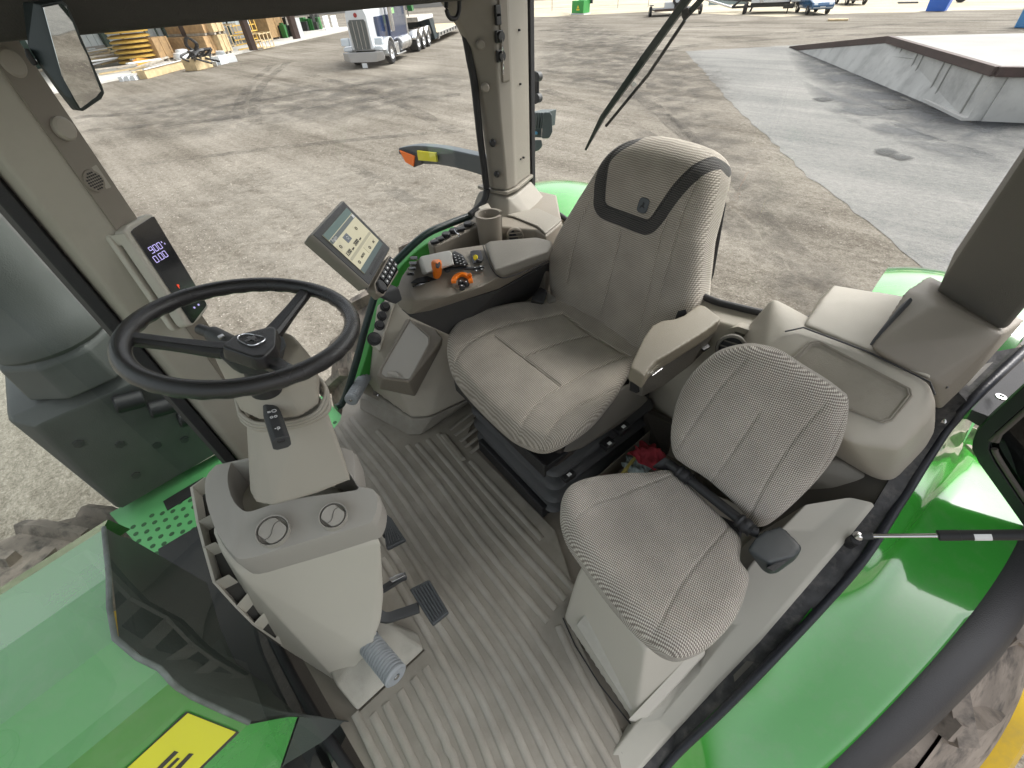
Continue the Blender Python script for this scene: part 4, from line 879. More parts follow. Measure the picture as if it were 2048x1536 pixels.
# belt buckle at the right of the cushion
bb = thing('seat_belt_buckle', 'black belt buckle and latch lying between the big cushion and right armrest', 'seat belt', at(1085, 592, z=.62))
hull('buckle', [at(a, b, z=z) for a, b, z in ((1062, 598, .60), (1080, 572, .63), (1096, 580, .63), (1088, 608, .59), (1060, 605, .56), (1085, 610, .56))], BLACK, bb, .006)
hull('latch_cover', [at(a, b, z=z) for a, b, z in ((1092, 582, .62), (1112, 592, .62), (1114, 604, .60), (1094, 606, .59), (1098, 608, .56))], DTAUPE, bb, .005)
# ------------------------------------------------------------ passenger seat
PA = math.radians(-11); PO = at(1425, 995, z=.56)
PR = Vector((math.cos(PA), -math.sin(PA), 0)); PF = Vector((math.sin(PA), math.cos(PA), 0))
pseat = thing('passenger_seat', 'small fold-down passenger seat with pale dotted fabric cushion and backrest beside the door', 'seat', PO - Vector((0, 0, .4)))
def ppx(px, py, z=.56):
    p = at(px, py, z=z) - PO; return (p.dot(PR), p.dot(PF))
zp = lambda pts, z=.56: [ppx(1100 + a / 2.926, 900 + b / 2.926, z) for a, b in pts]
po = zp([(665, 110), (560, 130), (400, 145), (200, 190), (90, 260), (60, 380), (100, 520), (200, 660), (330, 830), (470, 990), (600, 1110), (700, 1180), (800, 1195), (950, 1130), (1080, 1000), (1150, 860), (1175, 730), (1125, 640), (1128, 520), (1060, 430), (960, 330), (800, 180), (720, 120)])
ps = [zp([(690, 175), (500, 255), (380, 310), (250, 360), (110, 480)]), zp([(1050, 445), (900, 620), (760, 800), (600, 1090)]), zp([(1165, 800), (1080, 960), (930, 1110), (790, 1175)])]
def bend_p(a, b, h): return a, b, h + .02 * (abs(a) / .25) ** 2 - .02
cushion('seat_cushion', po, .04, .045, .05, lambda a, b, h: PO + PR * a + PF * b + SU * h, FAB2, pseat, ps, bend_p, gdepth=.004, gw=.0035, puff=.002)
# backrest leaning back
QL = math.radians(20); QO = PO + SU * .03 - PF * .02; QN = PF * math.cos(QL) + SU * math.sin(QL); QU = -PF * math.sin(QL) + SU * math.cos(QL)
def qpx(px, py):
    p = atp(px, py, QO, QN) - QO; return (p.dot(PR), p.dot(QU))
zr = lambda pts: [qpx(1348 + a / 2.926, 500 + b / 2.926) for a, b in pts]
qo = zr([(400, 572), (500, 575), (620, 610), (760, 700), (900, 790), (1000, 870), (1028, 910), (1015, 1060), (960, 1210), (860, 1350), (730, 1480), (600, 1590), (520, 1625), (450, 1600), (330, 1460), (180, 1330), (60, 1260), (-10, 1200), (-28, 1080), (0, 920), (60, 790), (150, 690), (260, 610)])
qs = [zr([(430, 620), (300, 760), (150, 960), (20, 1160)]), zr([(500, 930), (400, 1080), (230, 1330)]), zr([(880, 880), (720, 1060), (560, 1300), (440, 1540)]), zr([(1000, 930), (940, 1100), (900, 1210), (800, 1370), (590, 1570)])]
cushion('backrest', qo, .035, .045, .05, lambda a, u, h: QO + PR * a + QU * u + QN * h, FAB2, pseat, qs, lambda a, u, h: (a, u, h - .02 * (abs(a) / .2) ** 2), gdepth=.004, gw=.0035, puff=.002)
rl = [at(1335, 925, z=.585), at(1365, 948, z=.585), at(1480, 1040, z=.585), at(1500, 1060, z=.585), at(1515, 1065, z=.585)]
tube('hinge_rail', rl, .013, BLACK, pseat, 12)
for px, py in ((1368, 950), (1490, 1050)):
    c = at(px, py, z=.585); d = (rl[3] - rl[1]).normalized()
    lathe('hinge_collar', c - d * .02, d, [(0, 0), (.017, 0), (.020, .006), (.017, .012), (.020, .018), (.020, .026), (.017, .032), (.019, .04), (0, .04)], BLACK, pseat)
hull('hinge_bracket', [at(a, b, z=z) for a, b, z in ((1310, 930, .57), (1330, 912, .60), (1352, 925, .60), (1345, 945, .56), (1318, 938, .54), (1300, 935, .56))], BLACK, pseat, .005)
hull('seat_support', [PO + PR * a + PF * b + SU * z for a in (-.10, .10) for b in (.0, .22) for z in (-.35, -.055)], BLACK, pseat, .01)
# retractor
rt_ = thing('seat_belt_retractor', 'black padded belt retractor pouch at the hinge end of the passenger seat', 'seat belt', at(1545, 1110, z=.5))
zt = lambda pts, z: [at(1100 + a / 2.926, 900 + b / 2.926, z=z) for a, b in pts]
soft('pouch', zt([(1230, 480), (1340, 445), (1365, 450), (1475, 560), (1470, 590), (1440, 620), (1280, 660), (1160, 590), (1160, 570)], .60) + zt([(1290, 735), (1320, 730), (1430, 650), (1250, 715), (1165, 600), (1440, 640)], .545), mat('black_vinyl', (.03, .036, .04), .38, .15, 60, var=.2, vscale=12), rt_, .004, 6)
hull('belt_slot', zt([(1262, 690), (1300, 665), (1425, 590), (1442, 592), (1430, 620), (1310, 715)], .592) + zt([(1262, 690), (1300, 670), (1425, 600), (1310, 715)], .57), BLACK, rt_, .003)
# plinth under the passenger seat
plm = thing('seat_plinth', 'pale beige scuffed storage box below the passenger seat', 'storage box', at(1260, 1440, z=0))
soft('box', [at(1128, 1238, z=.0), at(1150, 1165, z=.08), at(1265, 1444, z=.0), at(1275, 1450, z=.0), at(1155, 1150, z=.22), at(1165, 1130, z=.26), at(1290, 1300, z=.26), at(1405, 1305, z=.24), PO + PR * .14 + Vector((0, -.25, -.3)), PO - PR * .14 + Vector((0, -.25, -.3)), PO + PR * .15 + Vector((0, -.25, -.56)), PO - PR * .14 + Vector((0, -.25, -.56))], BEIGE_L, plm, .006, 4)
hull('access_panel', [at(1152, 1250, z=.075) , at(1215, 1170, z=.24), at(1380, 1300, z=.235), at(1262, 1425, z=.03), at(1152, 1250, z=.06), at(1262, 1425, z=.02)], mat('scuffed_panel', (.45, .43, .38), .45, .3, 700, var=.05, dirt=(.62, .6, .56), dscale=30, damt=.3), plm, .006)
tube('panel_gap', [at(1126, 1236, z=.003), at(1150, 1290, z=.003), at(1200, 1370, z=.003), at(1262, 1449, z=.003)], .0022, BLACK, plm, 6)
hull('front_ledge', P3([(1256, 1440, .035), (1284, 1447, .035), (1412, 1304, .245), (1398, 1290, .262), (1266, 1446, .0), (1284, 1450, .0), (1410, 1310, .2)]), mat('ledge_plastic', (.56, .53, .47), .45), plm, .004)
# bin with red rag behind the plinth
bn = thing('storage_bin', 'open dark bin on the floor between the two seats', 'bin', at(1280, 930, z=.05))
bp_ = [at(1190, 985, z=.1), at(1330, 860, z=.1), at(1420, 930, z=.1), at(1300, 1060, z=.1)]
c_ = sum(bp_, Vector()) / 4
for i in range(4):
    a = bp_[i]; b = bp_[(i + 1) % 4]; n_ = (c_ - a); n_.z = 0; n_.normalize()
    prism('bin_wall', [a, b, b + Vector((0, 0, .12)), a + Vector((0, 0, .12))], n_ * .006, TAUPE, bn, .002)
prism('bin_base', bp_, (0, 0, .005), TAUPE, bn)
def cloth(name, c, sx, sy, amp, m, seed):
    random.seed(seed); bm = bmesh.new(); N = 22; g = {}
    ph = [random.uniform(0, 6) for _ in range(6)]
    for i in range(N):
        for j in range(N):
            u = i / (N - 1) - .5; v = j / (N - 1) - .5
            edge = 1 + .12 * math.sin(9 * math.atan2(v, u) + ph[0])
            h = amp * (math.sin(7 * u + ph[1] + 3 * v) * .5 + math.sin(11 * v + ph[2] - 4 * u) * .35 + math.sin(19 * (u + v) + ph[3]) * .2) + amp * 1.4 * (1 - 4 * max(abs(u), abs(v)) ** 2)
            g[i, j] = bm.verts.new(Vector(c) + Vector((u * sx * edge, v * sy * edge, h)))
    for i in range(N - 1):
        for j in range(N - 1): bm.faces.new((g[i, j], g[i + 1, j], g[i + 1, j + 1], g[i, j + 1]))
    o = obj(name, bm, m, angle=180); md = o.modifiers.new('s', 'SOLIDIFY'); md.thickness = .003
    md = o.modifiers.new('ss', 'SUBSURF'); md.levels = 1; md.render_levels = 1; return o
tag(cloth('rag', at(1298, 912, z=.27), .12, .10, .025, mat('red_cloth', (.30, .03, .045), .9, .5, 300, var=.2, vscale=20), 3), 'crumpled dark red rag lying in the bin between the seats', 'rag')
tag(cloth('plastic_bag', at(1272, 935, z=.20), .10, .08, .02, mat('clear_film', (.35, .42, .42), .15, var=.3, vscale=40), 5), 'small crinkled clear plastic bag under the red rag', 'bag')
ym = prism('folder', [at(1240, 948, z=.22), at(1268, 912, z=.24), at(1273, 914, z=.24), at(1245, 951, z=.22)], (0, 0, -.05), mat('booklet_cover', (.50, .42, .12), .6)); tag(ym, 'yellow edged booklet standing in the bin beside the red rag', 'booklet')
# ------------------------------------------------------------ right hand armrest console with controls
za = lambda pts, z: [at(750 + a / 6.827, 450 + b / 6.827, z=z) for a, b in pts]
P3 = lambda L: [at(a, b, z=z) for a, b, z in L]
ac = thing('armrest_console', 'taupe armrest console right of the driver seat with orange levers, black keypad and padded lid', 'control console', at(950, 560, z=.6))
low_e = P3([(790, 602, .72), (797, 615, .70), (818, 630, .68), (860, 622, .68), (1000, 577, .68), (1100, 521, .69)])
abody = soft('console_body', low_e + P3([(792, 585, .75), (803, 552, .785), (818, 530, .80), (843, 512, .815), (905, 497, .82), (975, 487, .82), (1098, 484, .81), (1104, 500, .80), (1000, 545, .80), (960, 575, .79), (900, 592, .785), (830, 600, .77)]), TAUPE, ac, .005, 6)
shd = hull('lower_shield', P3([(800, 617, .685), (818, 633, .672), (1000, 580, .67), (1098, 526, .68), (905, 673, .50), (850, 645, .58), (1000, 640, .42), (1098, 570, .50), (1120, 520, .6)]), mat('charcoal_shield', (.045, .043, .042), .6, .5, 500), ac, .006)
soft('armrest_lid', (P3([(978, 482, .845), (1069, 474, .85), (1098, 481, .845), (1104, 492, .835), (1096, 503, .835), (1040, 522, .842), (989, 539, .842), (968, 489, .835), (975, 498, .83), (994, 551, .80), (1010, 554, .795), (1096, 520, .795), (1106, 500, .80), (1104, 483, .82)])), mat('lid_vinyl', (.20, .185, .16), .5, .5, 700, var=.05), ac, .005, 5)
tube('lid_seam', smooth_path(P3([(966, 490, .832), (974, 515, .825), (984, 538, .815), (996, 552, .80), (1012, 555, .796), (1060, 539, .796), (1097, 521, .796)]), 6), .0022, BLACK, ac, 6)
# grey hand rest
hr = hull('hand_rest', [at(750 + a / 6.827, 450 + b / 6.827, z=z) for a, b, z in ((625, 430, .855), (990, 350, .865), (1045, 370, .865), (1080, 540, .85), (910, 560, .85), (700, 665, .835), (640, 660, .82), (600, 520, .84), (1085, 545, .81), (660, 690, .80), (610, 440, .81), (1000, 352, .82))], mat('hand_rest_plastic', (.42, .41, .38), .45, .3, 800), ac, .008, 4)
kp = hull('keypad', [at(750 + a / 6.827, 450 + b / 6.827, z=z) for a, b, z in ((1050, 375, .858), (1090, 350, .855), (1180, 400, .85), (1250, 480, .84), (1270, 540, .825), (1140, 550, .835), (1085, 540, .84), (1275, 545, .80), (1060, 400, .80), (1090, 545, .80), (1190, 400, .81))], BLACK, ac, .004)
for r in range(4):
    for c in range(3):
        a = 1085 + c * 52 + r * 12; b = 405 + r * 36 + c * 14; zc = .861 - .0035 * r - .004 * c
        k = hull('key', [at(750 + (a + dx) / 6.827, 450 + (b + dy) / 6.827, z=zc + dz) for dx in (-17, 17) for dy in (-10, 10) for dz in (-.004, .003)], GREYDK, kp, .001, 1)
        hull('key_mark', [at(750 + (a + dx) / 6.827, 450 + (b + dy) / 6.827, z=zc + .0035 + dz) for dx in (-7, 6) for dy in (-3, 3) for dz in (0, .0005)], WHITEM, k, 0)
# paddles for the hydraulics
for i in range(4):
    a = 530 - i * 12 - (10 if i > 2 else 0); b = 450 + i * 72
    p = hull('hydraulic_lever', [at(750 + (a + dx) / 6.827, 450 + (b + dy) / 6.827, z=z) for dx, dy, z in ((-48, -26, .835), (52, -26, .85), (52, 22, .845), (-48, 22, .83), (-58, -18, .81), (-58, 26, .80), (50, 30, .81), (50, -20, .81))], BLACKG, ac, .004, 3)
# orange lift lever in its slot
hull('lever_slot', za([(480, 790), (560, 730), (720, 690), (870, 700), (870, 745), (780, 745), (640, 770), (520, 800)], .796) + za([(480, 790), (560, 730), (870, 700), (870, 745), (520, 800)], .785), BLACK, ac, .003)
hull('slot_guide', za([(505, 835), (620, 785), (760, 750), (790, 760), (640, 800), (520, 850)], .792) + za([(505, 835), (760, 750), (520, 850)], .78), STEEL, ac, .001)
ol = soft('orange_lever', [at(750 + a / 6.827, 450 + b / 6.827, z=z) for a, b, z in ((775, 490, .885), (800, 470, .89), (870, 465, .89), (905, 485, .885), (912, 530, .88), (910, 680, .82), (880, 730, .80), (830, 740, .80), (795, 720, .80), (768, 560, .86), (765, 510, .88), (850, 520, .90))], ORANGE, ac, .0015, 5)
hull('lever_switch', [at(750 + a / 6.827, 450 + b / 6.827, z=z) for a, b, z in ((825, 530, .897), (890, 500, .895), (892, 560, .892), (865, 595, .89), (830, 585, .89))] + [at(750 + a / 6.827, 450 + b / 6.827, z=.88) for a, b in ((825, 530), (890, 500), (865, 595))], BLACK, ol, .002)
# orange dial arc and black knob sectors
ctr = at(750 + 1190 / 6.827, 450 + 790 / 6.827, z=.80)
arc = []
for i in range(15):
    t = math.radians(182 + 175 * i / 14); arc.append(at(750 + (1190 + 118 * math.cos(t)) / 6.827, 450 + (785 + 110 * math.sin(t)) / 6.827, z=.808))
obj('throttle_dial', sweep_bm(arc, [(-.0085, -.006), (.0085, -.006), (.0085, .006), (-.0085, .006)]), ORANGE, ac, .002)
hull('dial_tab', [at(750 + a / 6.827, 450 + b / 6.827, z=z) for a, b, z in ((1255, 680, .825), (1300, 645, .835), (1335, 690, .83), (1320, 720, .815), (1260, 720, .80), (1290, 700, .80))], ORANGE, ac, .004)
for a, b, r in ((1168, 770, .010), (1245, 785, .011), (1188, 835, .010)):
    c = at(750 + a / 6.827, 450 + b / 6.827, z=.806); kn = lathe('round_switch', c, (0, -.15, 1), [(r, -.012), (r, .001), (r * .85, .003), (0, .003)], BLACK, ac, 20)
    hull('switch_mark', [c + Vector((x, y, .0035 + z)) for x in (-.003, .003) for y in (-.002, .002) for z in (0, .0005)], WHITEM, kn, 0)
obj('button_strip', sweep_bm(smooth_path(za([(945, 595), (1060, 590), (1200, 585), (1350, 590), (1490, 570)], .806), 5), [(-.008, -.008), (.008, -.008), (.008, .003), (-.008, .003)]), GREYDK, ac, .002)
lathe('round_button', at(750 + 990 / 6.827, 450 + 620 / 6.827, z=.805), (0, -.1, 1), [(.0105, -.01), (.0105, .003), (.009, .0055), (0, .0055)], GREYDK, ac, 24)
for i, (a, b) in enumerate(((1365, 580), (1445, 562), (1385, 620), (1460, 602))):
    k = hull('rocker_key', [at(750 + (a + dx) / 6.827, 450 + (b + dy) / 6.827, z=.812 + dz) for dx in (-26, 26) for dy in (-13, 13) for dz in (-.008, .002)], BLACK, ac, .001, 1)
    hull('key_mark', [at(750 + (a + dx) / 6.827, 450 + (b + dy) / 6.827, z=.8145 + dz) for dx in (-9, 9) for dy in (-5, 5) for dz in (0, .0005)], WHITEM, k, 0)
jw = hull('joystick_well', [at(750 + a / 6.827, 450 + b / 6.827, z=z) for a, b, z in ((1300, 360, .83), (1350, 340, .835), (1450, 345, .835), (1480, 480, .825), (1340, 530, .815), (1310, 440, .82), (1460, 520, .80), (1310, 400, .80))], BLACKG, ac, .005)
hull('yellow_joystick', [at(750 + a / 6.827, 450 + b / 6.827, z=z) for a, b, z in ((1335, 415, .850), (1370, 400, .856), (1405, 410, .853), (1410, 455, .845), (1360, 490, .835), (1340, 460, .84), (1375, 480, .83))], YELLOW, jw, .005, 3)
hull('black_grip', [at(750 + a / 6.827, 450 + b / 6.827, z=z) for a, b, z in ((1385, 470, .85), (1430, 480, .84), (1480, 500, .83), (1380, 520, .83), (1370, 530, .82), (1400, 450, .84))], BLACK, jw, .004)
tube('panel_trim', smooth_path(za([(965, 790), (1010, 810), (1120, 880), (1180, 912), (1400, 820), (1510, 690), (1610, 650)], .792), 5), .0022, LEATHER, ac, 6)
hull('front_switches', [at(750 + a / 6.827, 450 + b / 6.827, z=z) for a, b, z in ((320, 830, .765), (370, 820, .77), (350, 900, .745), (290, 950, .73), (300, 870, .75))] + [at(750 + a / 6.827, 450 + b / 6.827, z=z) + Vector((.015, 0, -.01)) for a, b, z in ((320, 830, .765), (370, 820, .77), (290, 950, .73))], BLACK, ac, .002)
# ------------------------------------------------------------ monitor on its arm
def rect_pose(q, s):
    r = [CR @ Vector((a - 1024, b - 768, FPX)).normalized() for a, b in q]
    A = np.array([list(r[0]), [-v for v in r[1]], list(r[2])]).T; t = list(np.linalg.solve(A, list(r[3]))) + [1.0]
    return [CAMP + ri * ti * s for ti, ri in zip(t, r)]
TL, TR_, BR, BLf = rect_pose([(623.4, 469), (686, 401), (781, 497), (738.7, 572.5)], 1.5)
mn = ((TR_ - TL).cross(BLf - TL)).normalized()
if mn.dot(CAMP - TL) < 0: mn = -mn
mon = thing('monitor', 'tilted touchscreen monitor on an arm over the armrest console, showing 1200 and 2000', 'monitor', (TL + BR) / 2)
ex = lambda p, k: p + (p - (TL + BR) / 2) * k
hull('housing', [TL, TR_, BR, BLf, *[ex(p, .02) - mn * .012 for p in (TL, TR_, BR, BLf)], *[ex(p, -.04) - mn * .05 for p in (TL, TR_, BR, BLf)]], mat('monitor_case', (.24, .225, .19), .45, .3, 800), mon, .005)
hull('bezel', [ex(p, -.03) + mn * .002 for p in (TL, TR_, BR, BLf)] + [ex(p, -.02) - mn * .004 for p in (TL, TR_, BR, BLf)], GREYDK, mon, .002)
sq = [ex(TL, 0), TR_, BR, BLf]
def mp(u, v, h=0): return (TL * (1 - u) + TR_ * u) * (1 - v) + (BLf * (1 - u) + BR * u) * v + mn * h
def mrect(name, u0, v0, u1, v1, h, m, par, th=.0008): return prism(name, [mp(u0, v0, h), mp(u1, v0, h), mp(u1, v1, h), mp(u0, v1, h)], mn * th, m, par)
scr = mrect('screen', .10, .10, .90, .84, .0045, emis('screen_tan', (.42, .39, .27), .30), mon)
mrect('status_bar', .10, .10, .90, .20, .0055, emis('screen_green', (.07, .12, .11), .2), scr)
mrect('title_bar', .10, .21, .90, .27, .0055, emis('screen_slate', (.08, .10, .10), .2), scr)
mrect('footer_bar', .10, .76, .90, .84, .0055, emis('screen_grey', (.06, .09, .09), .2), scr)
mrect('menu_tile', .12, .31, .24, .42, .0055, emis('screen_tile', (.40, .37, .26), .28), scr); mrect('selected_tile', .34, .31, .47, .42, .0055, emis('screen_dark', (.06, .07, .08), .5), scr)
mrect('section_band', .12, .56, .88, .60, .0055, emis('screen_band', (.30, .28, .20), .25), scr)
mrect('function_tile', .50, .62, .86, .74, .0055, emis('screen_tile', (.40, .37, .26), .28), scr)
mrect('close_tile', .84, .215, .89, .265, .006, WHITEM, scr)
xd = (TR_ - TL); yd = (TL - BLf)
DARKT = mat('screen_ink', (.05, .05, .05), .5)
text('digits', '1200', mp(.13, .50), xd, yd, .019, DARKT, scr, .007); text('digits', '2000', mp(.40, .50), xd, yd, .019, DARKT, scr, .007)
text('units', 'rpm', mp(.29, .51), xd, yd, .010, DARKT, scr, .007); text('units', 'rpm', mp(.56, .51), xd, yd, .010, DARKT, scr, .007)
text('caption', 'Engine', mp(.13, .24), xd, yd, .014, WHITEM, scr, .007); text('caption', 'AUTO', mp(.30, .68), xd, yd, .012, DARKT, scr, .007)
text('caption', 'AC', mp(.74, .70), xd, yd, .012, DARKT, scr, .007)
for u, v in ((.2, .69), (.60, .70), (.70, .38), (.17, .365), (.405, .365)):
    tube('icon', [mp(u + .018 * math.cos(t), v + .022 * math.sin(t), .0072) for t in [2 * math.pi * i / 12 for i in range(12)]], .0012, DARKT if u != .405 else WHITEM, scr, 5, closed=True)
mrect('sensor_strip', .2, .90, .8, .94, .0025, BLACK, mon)
# key block and arm under it
kb = hull('key_block', [mp(u, v, h) for u, v, h in ((.12, 1.04, .0), (.86, 1.04, .0), (.88, 1.20, -.005), (.80, 1.33, -.012), (.10, 1.28, -.01), (.02, 1.15, -.005), (.12, 1.06, -.05), (.86, 1.06, -.05), (.8, 1.3, -.05), (.1, 1.27, -.05))], TAUPE, mon, .006)
kf = hull('key_face', [mp(u, v, h) for u, v, h in ((.14, 1.06, .003), (.84, 1.06, .003), (.85, 1.19, -.001), (.78, 1.30, -.007), (.12, 1.26, -.006), (.05, 1.15, -.001))] + [mp(u, v, -.012) for u, v in ((.14, 1.06), (.84, 1.06), (.12, 1.26), (.78, 1.3))], BLACKG, kb, .002)
for i in range(5):
    for j in range(2):
        u = .33 + .11 * i; v = 1.10 + .10 * j; h = .004 - .0055 * (v - 1.06) / .12 * .55
        k = hull('key', [mp(u + du, v + dv, h + dh) for du in (-.042, .042) for dv in (-.038, .038) for dh in (0, .003)], GREYDK, kf, .001, 1)
        hull('key_mark', [mp(u + du, v + dv, h + .0033 + dh) for du in (-.016, .016) for dv in (-.012, .012) for dh in (0, .0004)], WHITEM, k, 0)
lathe('jog_dial', mp(.17, 1.16, .001), mn, [(.022, -.004), (.022, .004), (.018, .007), (0, .007)], BLACK, kf, 24)
hull('monitor_arm', [mp(.15, 1.2, -.03), mp(.5, 1.25, -.03), mp(.15, 1.0, -.06), mp(.5, 1.0, -.06)] + P3([(775, 590, .80), (790, 612, .75), (800, 575, .80), (808, 600, .75)]), GREYDK, mon, .01)
# ------------------------------------------------------------ narrow display on the front pillar
dn = Vector((-.62, -.76, .18)).normalized(); dO = at(330, 545, x=1.44)
zd = lambda pts, h=0: [atp(220 + a / 5.296, 410 + b / 5.296, dO + dn * h, dn) for a, b in pts]
disp = thing('corner_display', 'narrow upright instrument display on the right front pillar reading 900 and 0.00', 'display', dO)
ol_ = zd([(140, 270), (190, 205), (400, 90), (450, 95), (490, 150), (1040, 1050), (1045, 1090), (960, 1200), (880, 1275), (830, 1280), (790, 1240)])
hull('case', ol_ + [p - dn * .03 for p in ol_], BEIGE_L, disp, .007, 3)
hull('back_case', [p - dn * .031 + Vector((-.004, .01, 0)) for p in ol_] + [p - dn * .045 + Vector((0, .01, 0)) for p in ol_], BEIGE_L, disp, .007, 3)
gl = zd([(218, 285), (240, 255), (440, 125), (465, 125), (1015, 1040), (1015, 1070), (880, 1250), (860, 1250)], .001)
glo = prism('glass', gl, dn * .002, BLACKG, disp, .0008)
DIG = emis('display_digits', (.55, .48, .9), .45)
dx_ = zd([(410, 440), (505, 390)], .0035); dy_ = zd([(450, 520), (410, 440)], .0035)
xd = dx_[1] - dx_[0]; yd = (ol_[0] - ol_[-1])
def seg(name, p, xd, yd, h, s, m, par, wd):
    """seven-segment digits"""
    xd = xd.normalized(); yd = (yd - xd * yd.dot(xd)).normalized(); n = xd.cross(yd); n = n if n.dot(CAMP - p) > 0 else -n
    S = {'0': 'abcdef', '9': 'abcdfg', '.': 'p'}; w_ = wd; x = 0; bm = bmesh.new()
    for ch in s:
        for k in S[ch]:
            A, B = dict(a=((0, 1), (1, 1)), b=((1, 1), (1, .5)), c=((1, .5), (1, 0)), d=((0, 0), (1, 0)), e=((0, 0), (0, .5)), f=((0, .5), (0, 1)), g=((0, .5), (1, .5)), p=((0, 0), (.12, 0)))[k]
            q = [p + xd * (x + A[0] * w_ * .8 + A[1] * h * .0) + yd * A[1] * h, p + xd * (x + B[0] * w_ * .8) + yd * B[1] * h]
            q[0] = p + xd * (x + A[0] * w_ * .8) + yd * A[1] * h
            sweep_bm(q, [(-h * .038, 0), (h * .038, 0), (h * .038, .0006), (-h * .038, .0006)], up=n, bm=bm)
        x += w_ * (.35 if ch == '.' else 1.2)
    return obj(name, bm, m, par)
hh = (zd([(410, 440)])[0] - zd([(445, 520)])[0]).length * .78; ww = (zd([(485, 400)])[0] - zd([(410, 440)])[0]).length / 2.1
seg('digits', zd([(447, 515)], .0035)[0], xd, yd, hh, '900', DIG, glo, ww); seg('digits', zd([(495, 612)], .0035)[0], xd, yd, hh, '0.00', DIG, glo, ww)
text('gear_letter', 'P', zd([(715, 870)], .003)[0], xd, yd, .016, emis('display_red', (.55, .05, .02), .7), glo)
for a, b in ((880, 1090), (925, 1060)): text('icon', 'o', zd([(a, b)], .003)[0], xd, yd, .012, DIG, glo)
for a, b in ((535, 395), (570, 410)): text('icon', 'z', zd([(a, b)], .003)[0], xd, yd, .008, DIG, glo)
hull('mount_bracket', [at(a, b, x=x) for a, b, x in ((213, 472, 1.47), (250, 466, 1.44), (262, 490, 1.44), (226, 492, 1.47))] + [at(a, b, x=1.50) for a, b in ((213, 472), (226, 492), (262, 490), (250, 466))], BEIGE_L, disp, .003)
# ------------------------------------------------------------ consoles along the right side
ze = lambda L: [at(640 + a / 4.8, 560 + b / 4.8, z=z) for a, b, z in L]
sc_ = thing('side_console', 'beige side console by the right window with a latched storage lid', 'console', (1.4, -.7, 0))
soft('lower_body', ze([(440, 1010, .12), (890, 1335, .08), (1080, 1305, .09), (1450, 1130, .09), (1235, 545, .42), (1100, 460, .47), (740, 215, .56), (690, 300, .54), (620, 500, .48), (570, 690, .40), (500, 830, .28), (470, 930, .2)]) + [Vector((1.63, -1.3, .1)), Vector((1.63, -.72, .55)), Vector((1.3, -1.3, .45)), Vector((1.62, -.62, .10)), Vector((1.63, -1.3, .5))], BEIGE, sc_, .008, 5)
hull('toe_kick', ze([(385, 1130, .06), (380, 1230, .0), (850, 1490, .0), (960, 1490, .0), (1440, 1180, .0), (890, 1345, .075), (1080, 1318, .08), (1450, 1140, .08), (440, 1030, .10)]) + [Vector((1.6, -1.2, .0)), Vector((1.6, -.6, .0))], mat('mat_upturn', (.27, .25, .215), .6, .5, 400, var=.1, dirt=(.42, .4, .36), dscale=6, damt=.4), sc_, .006)
bx_ = soft('storage_box', ze([(830, 362, .555), (880, 380, .555), (1100, 462, .53), (1180, 560, .49), (1170, 600, .47), (860, 985, .36), (600, 950, .355), (545, 915, .36), (600, 800, .40), (910, 1120, .19), (570, 1050, .22), (545, 980, .27), (1170, 640, .36)]), TAUPE, sc_, .005, 5)
lid = [(862, 390, .558), (1045, 555, .515), (1040, 620, .50), (868, 940, .385), (850, 955, .383), (625, 930, .382), (588, 900, .385), (600, 850, .40)]
lb = ze(lid); ln = (lb[1] - lb[0]).cross(lb[5] - lb[0]).normalized(); ln = ln if ln.z > 0 else -ln
lb = [atp(640 + a / 4.8, 560 + b / 4.8, lb[0] + ln * .004, ln) for a, b, _ in lid]
ll = hull('lid', lb + [p - ln * .012 for p in lb], GREYP, bx_, .004, 3)
tube('lid_rim', [p - ln * .0 + (p - sum(lb, Vector()) / len(lb)).normalized() * .006 for p in lb], .003, TAUPE, bx_, 6, closed=True)
hd_ = [atp(640 + a / 4.8, 560 + b / 4.8, lb[0] + ln * .001, ln) for a, b in ((650, 885), (680, 878), (750, 885), (785, 940), (640, 925))]
hull('lid_handle', [p + ln * .012 for p in hd_[:4]] + hd_, GREYP, ll, .004)
lg = hull('socket_ledge', ze([(620, 178, .575), (722, 215, .57), (690, 290, .555), (600, 560, .475), (572, 685, .42), (510, 640, .42), (478, 600, .44), (530, 470, .49)]) + ze([(722, 230, .54), (572, 700, .39), (478, 620, .40)]), BEIGE_L, sc_, .005)
for i, (a, b, z, r) in enumerate(((625, 255, .572, .022), (595, 345, .548, .021), (572, 435, .522, .022), (520, 565, .478, .030))):
    c = at(640 + a / 4.8, 560 + b / 4.8, z=z); ax = Vector((-.7, .1, .6))
    pl_ = lathe('electrical_socket', c, ax, [(r, -.012), (r, .004), (r * .8, .006), (r * .8, .02), (r * .6, .024), (0, .024)], BLACK, sc_, 20)
    if i < 3: tube('chain', smooth_path([c + Vector((.0, -.02, .012)), c + Vector((.014, -.032, 0)), c + Vector((.008, -.03, -.03)), c + Vector((-.01, -.016, -.03))], 5), .0022, CHROME, pl_, 6)
uc = thing('rear_side_console', 'beige corner console with cup holder and socket strip beneath the right rear pillar', 'console', (1.4, -1.3, .4))
zf = lambda L: [at(840 + a / 6.4, 380 + b / 6.4, z=z) for a, b, z in L]
top = zf([(95, 700, .79), (120, 668, .79), (640, 385, .80), (700, 330, .80)]) + [Vector((1.60, -1.36, .80)), Vector((1.60, -1.70, .80)), Vector((1.40, -1.72, .80))] + zf([(1820, 385, .81), (1610, 560, .81), (1480, 480, .81), (1030, 440, .81), (760, 455, .80), (180, 750, .79)])
top = [Vector((p.x, p.y, .80)) for p in top]
prism('console_body', top, (0, 0, -.55), TAUPE, uc, .010, 3)
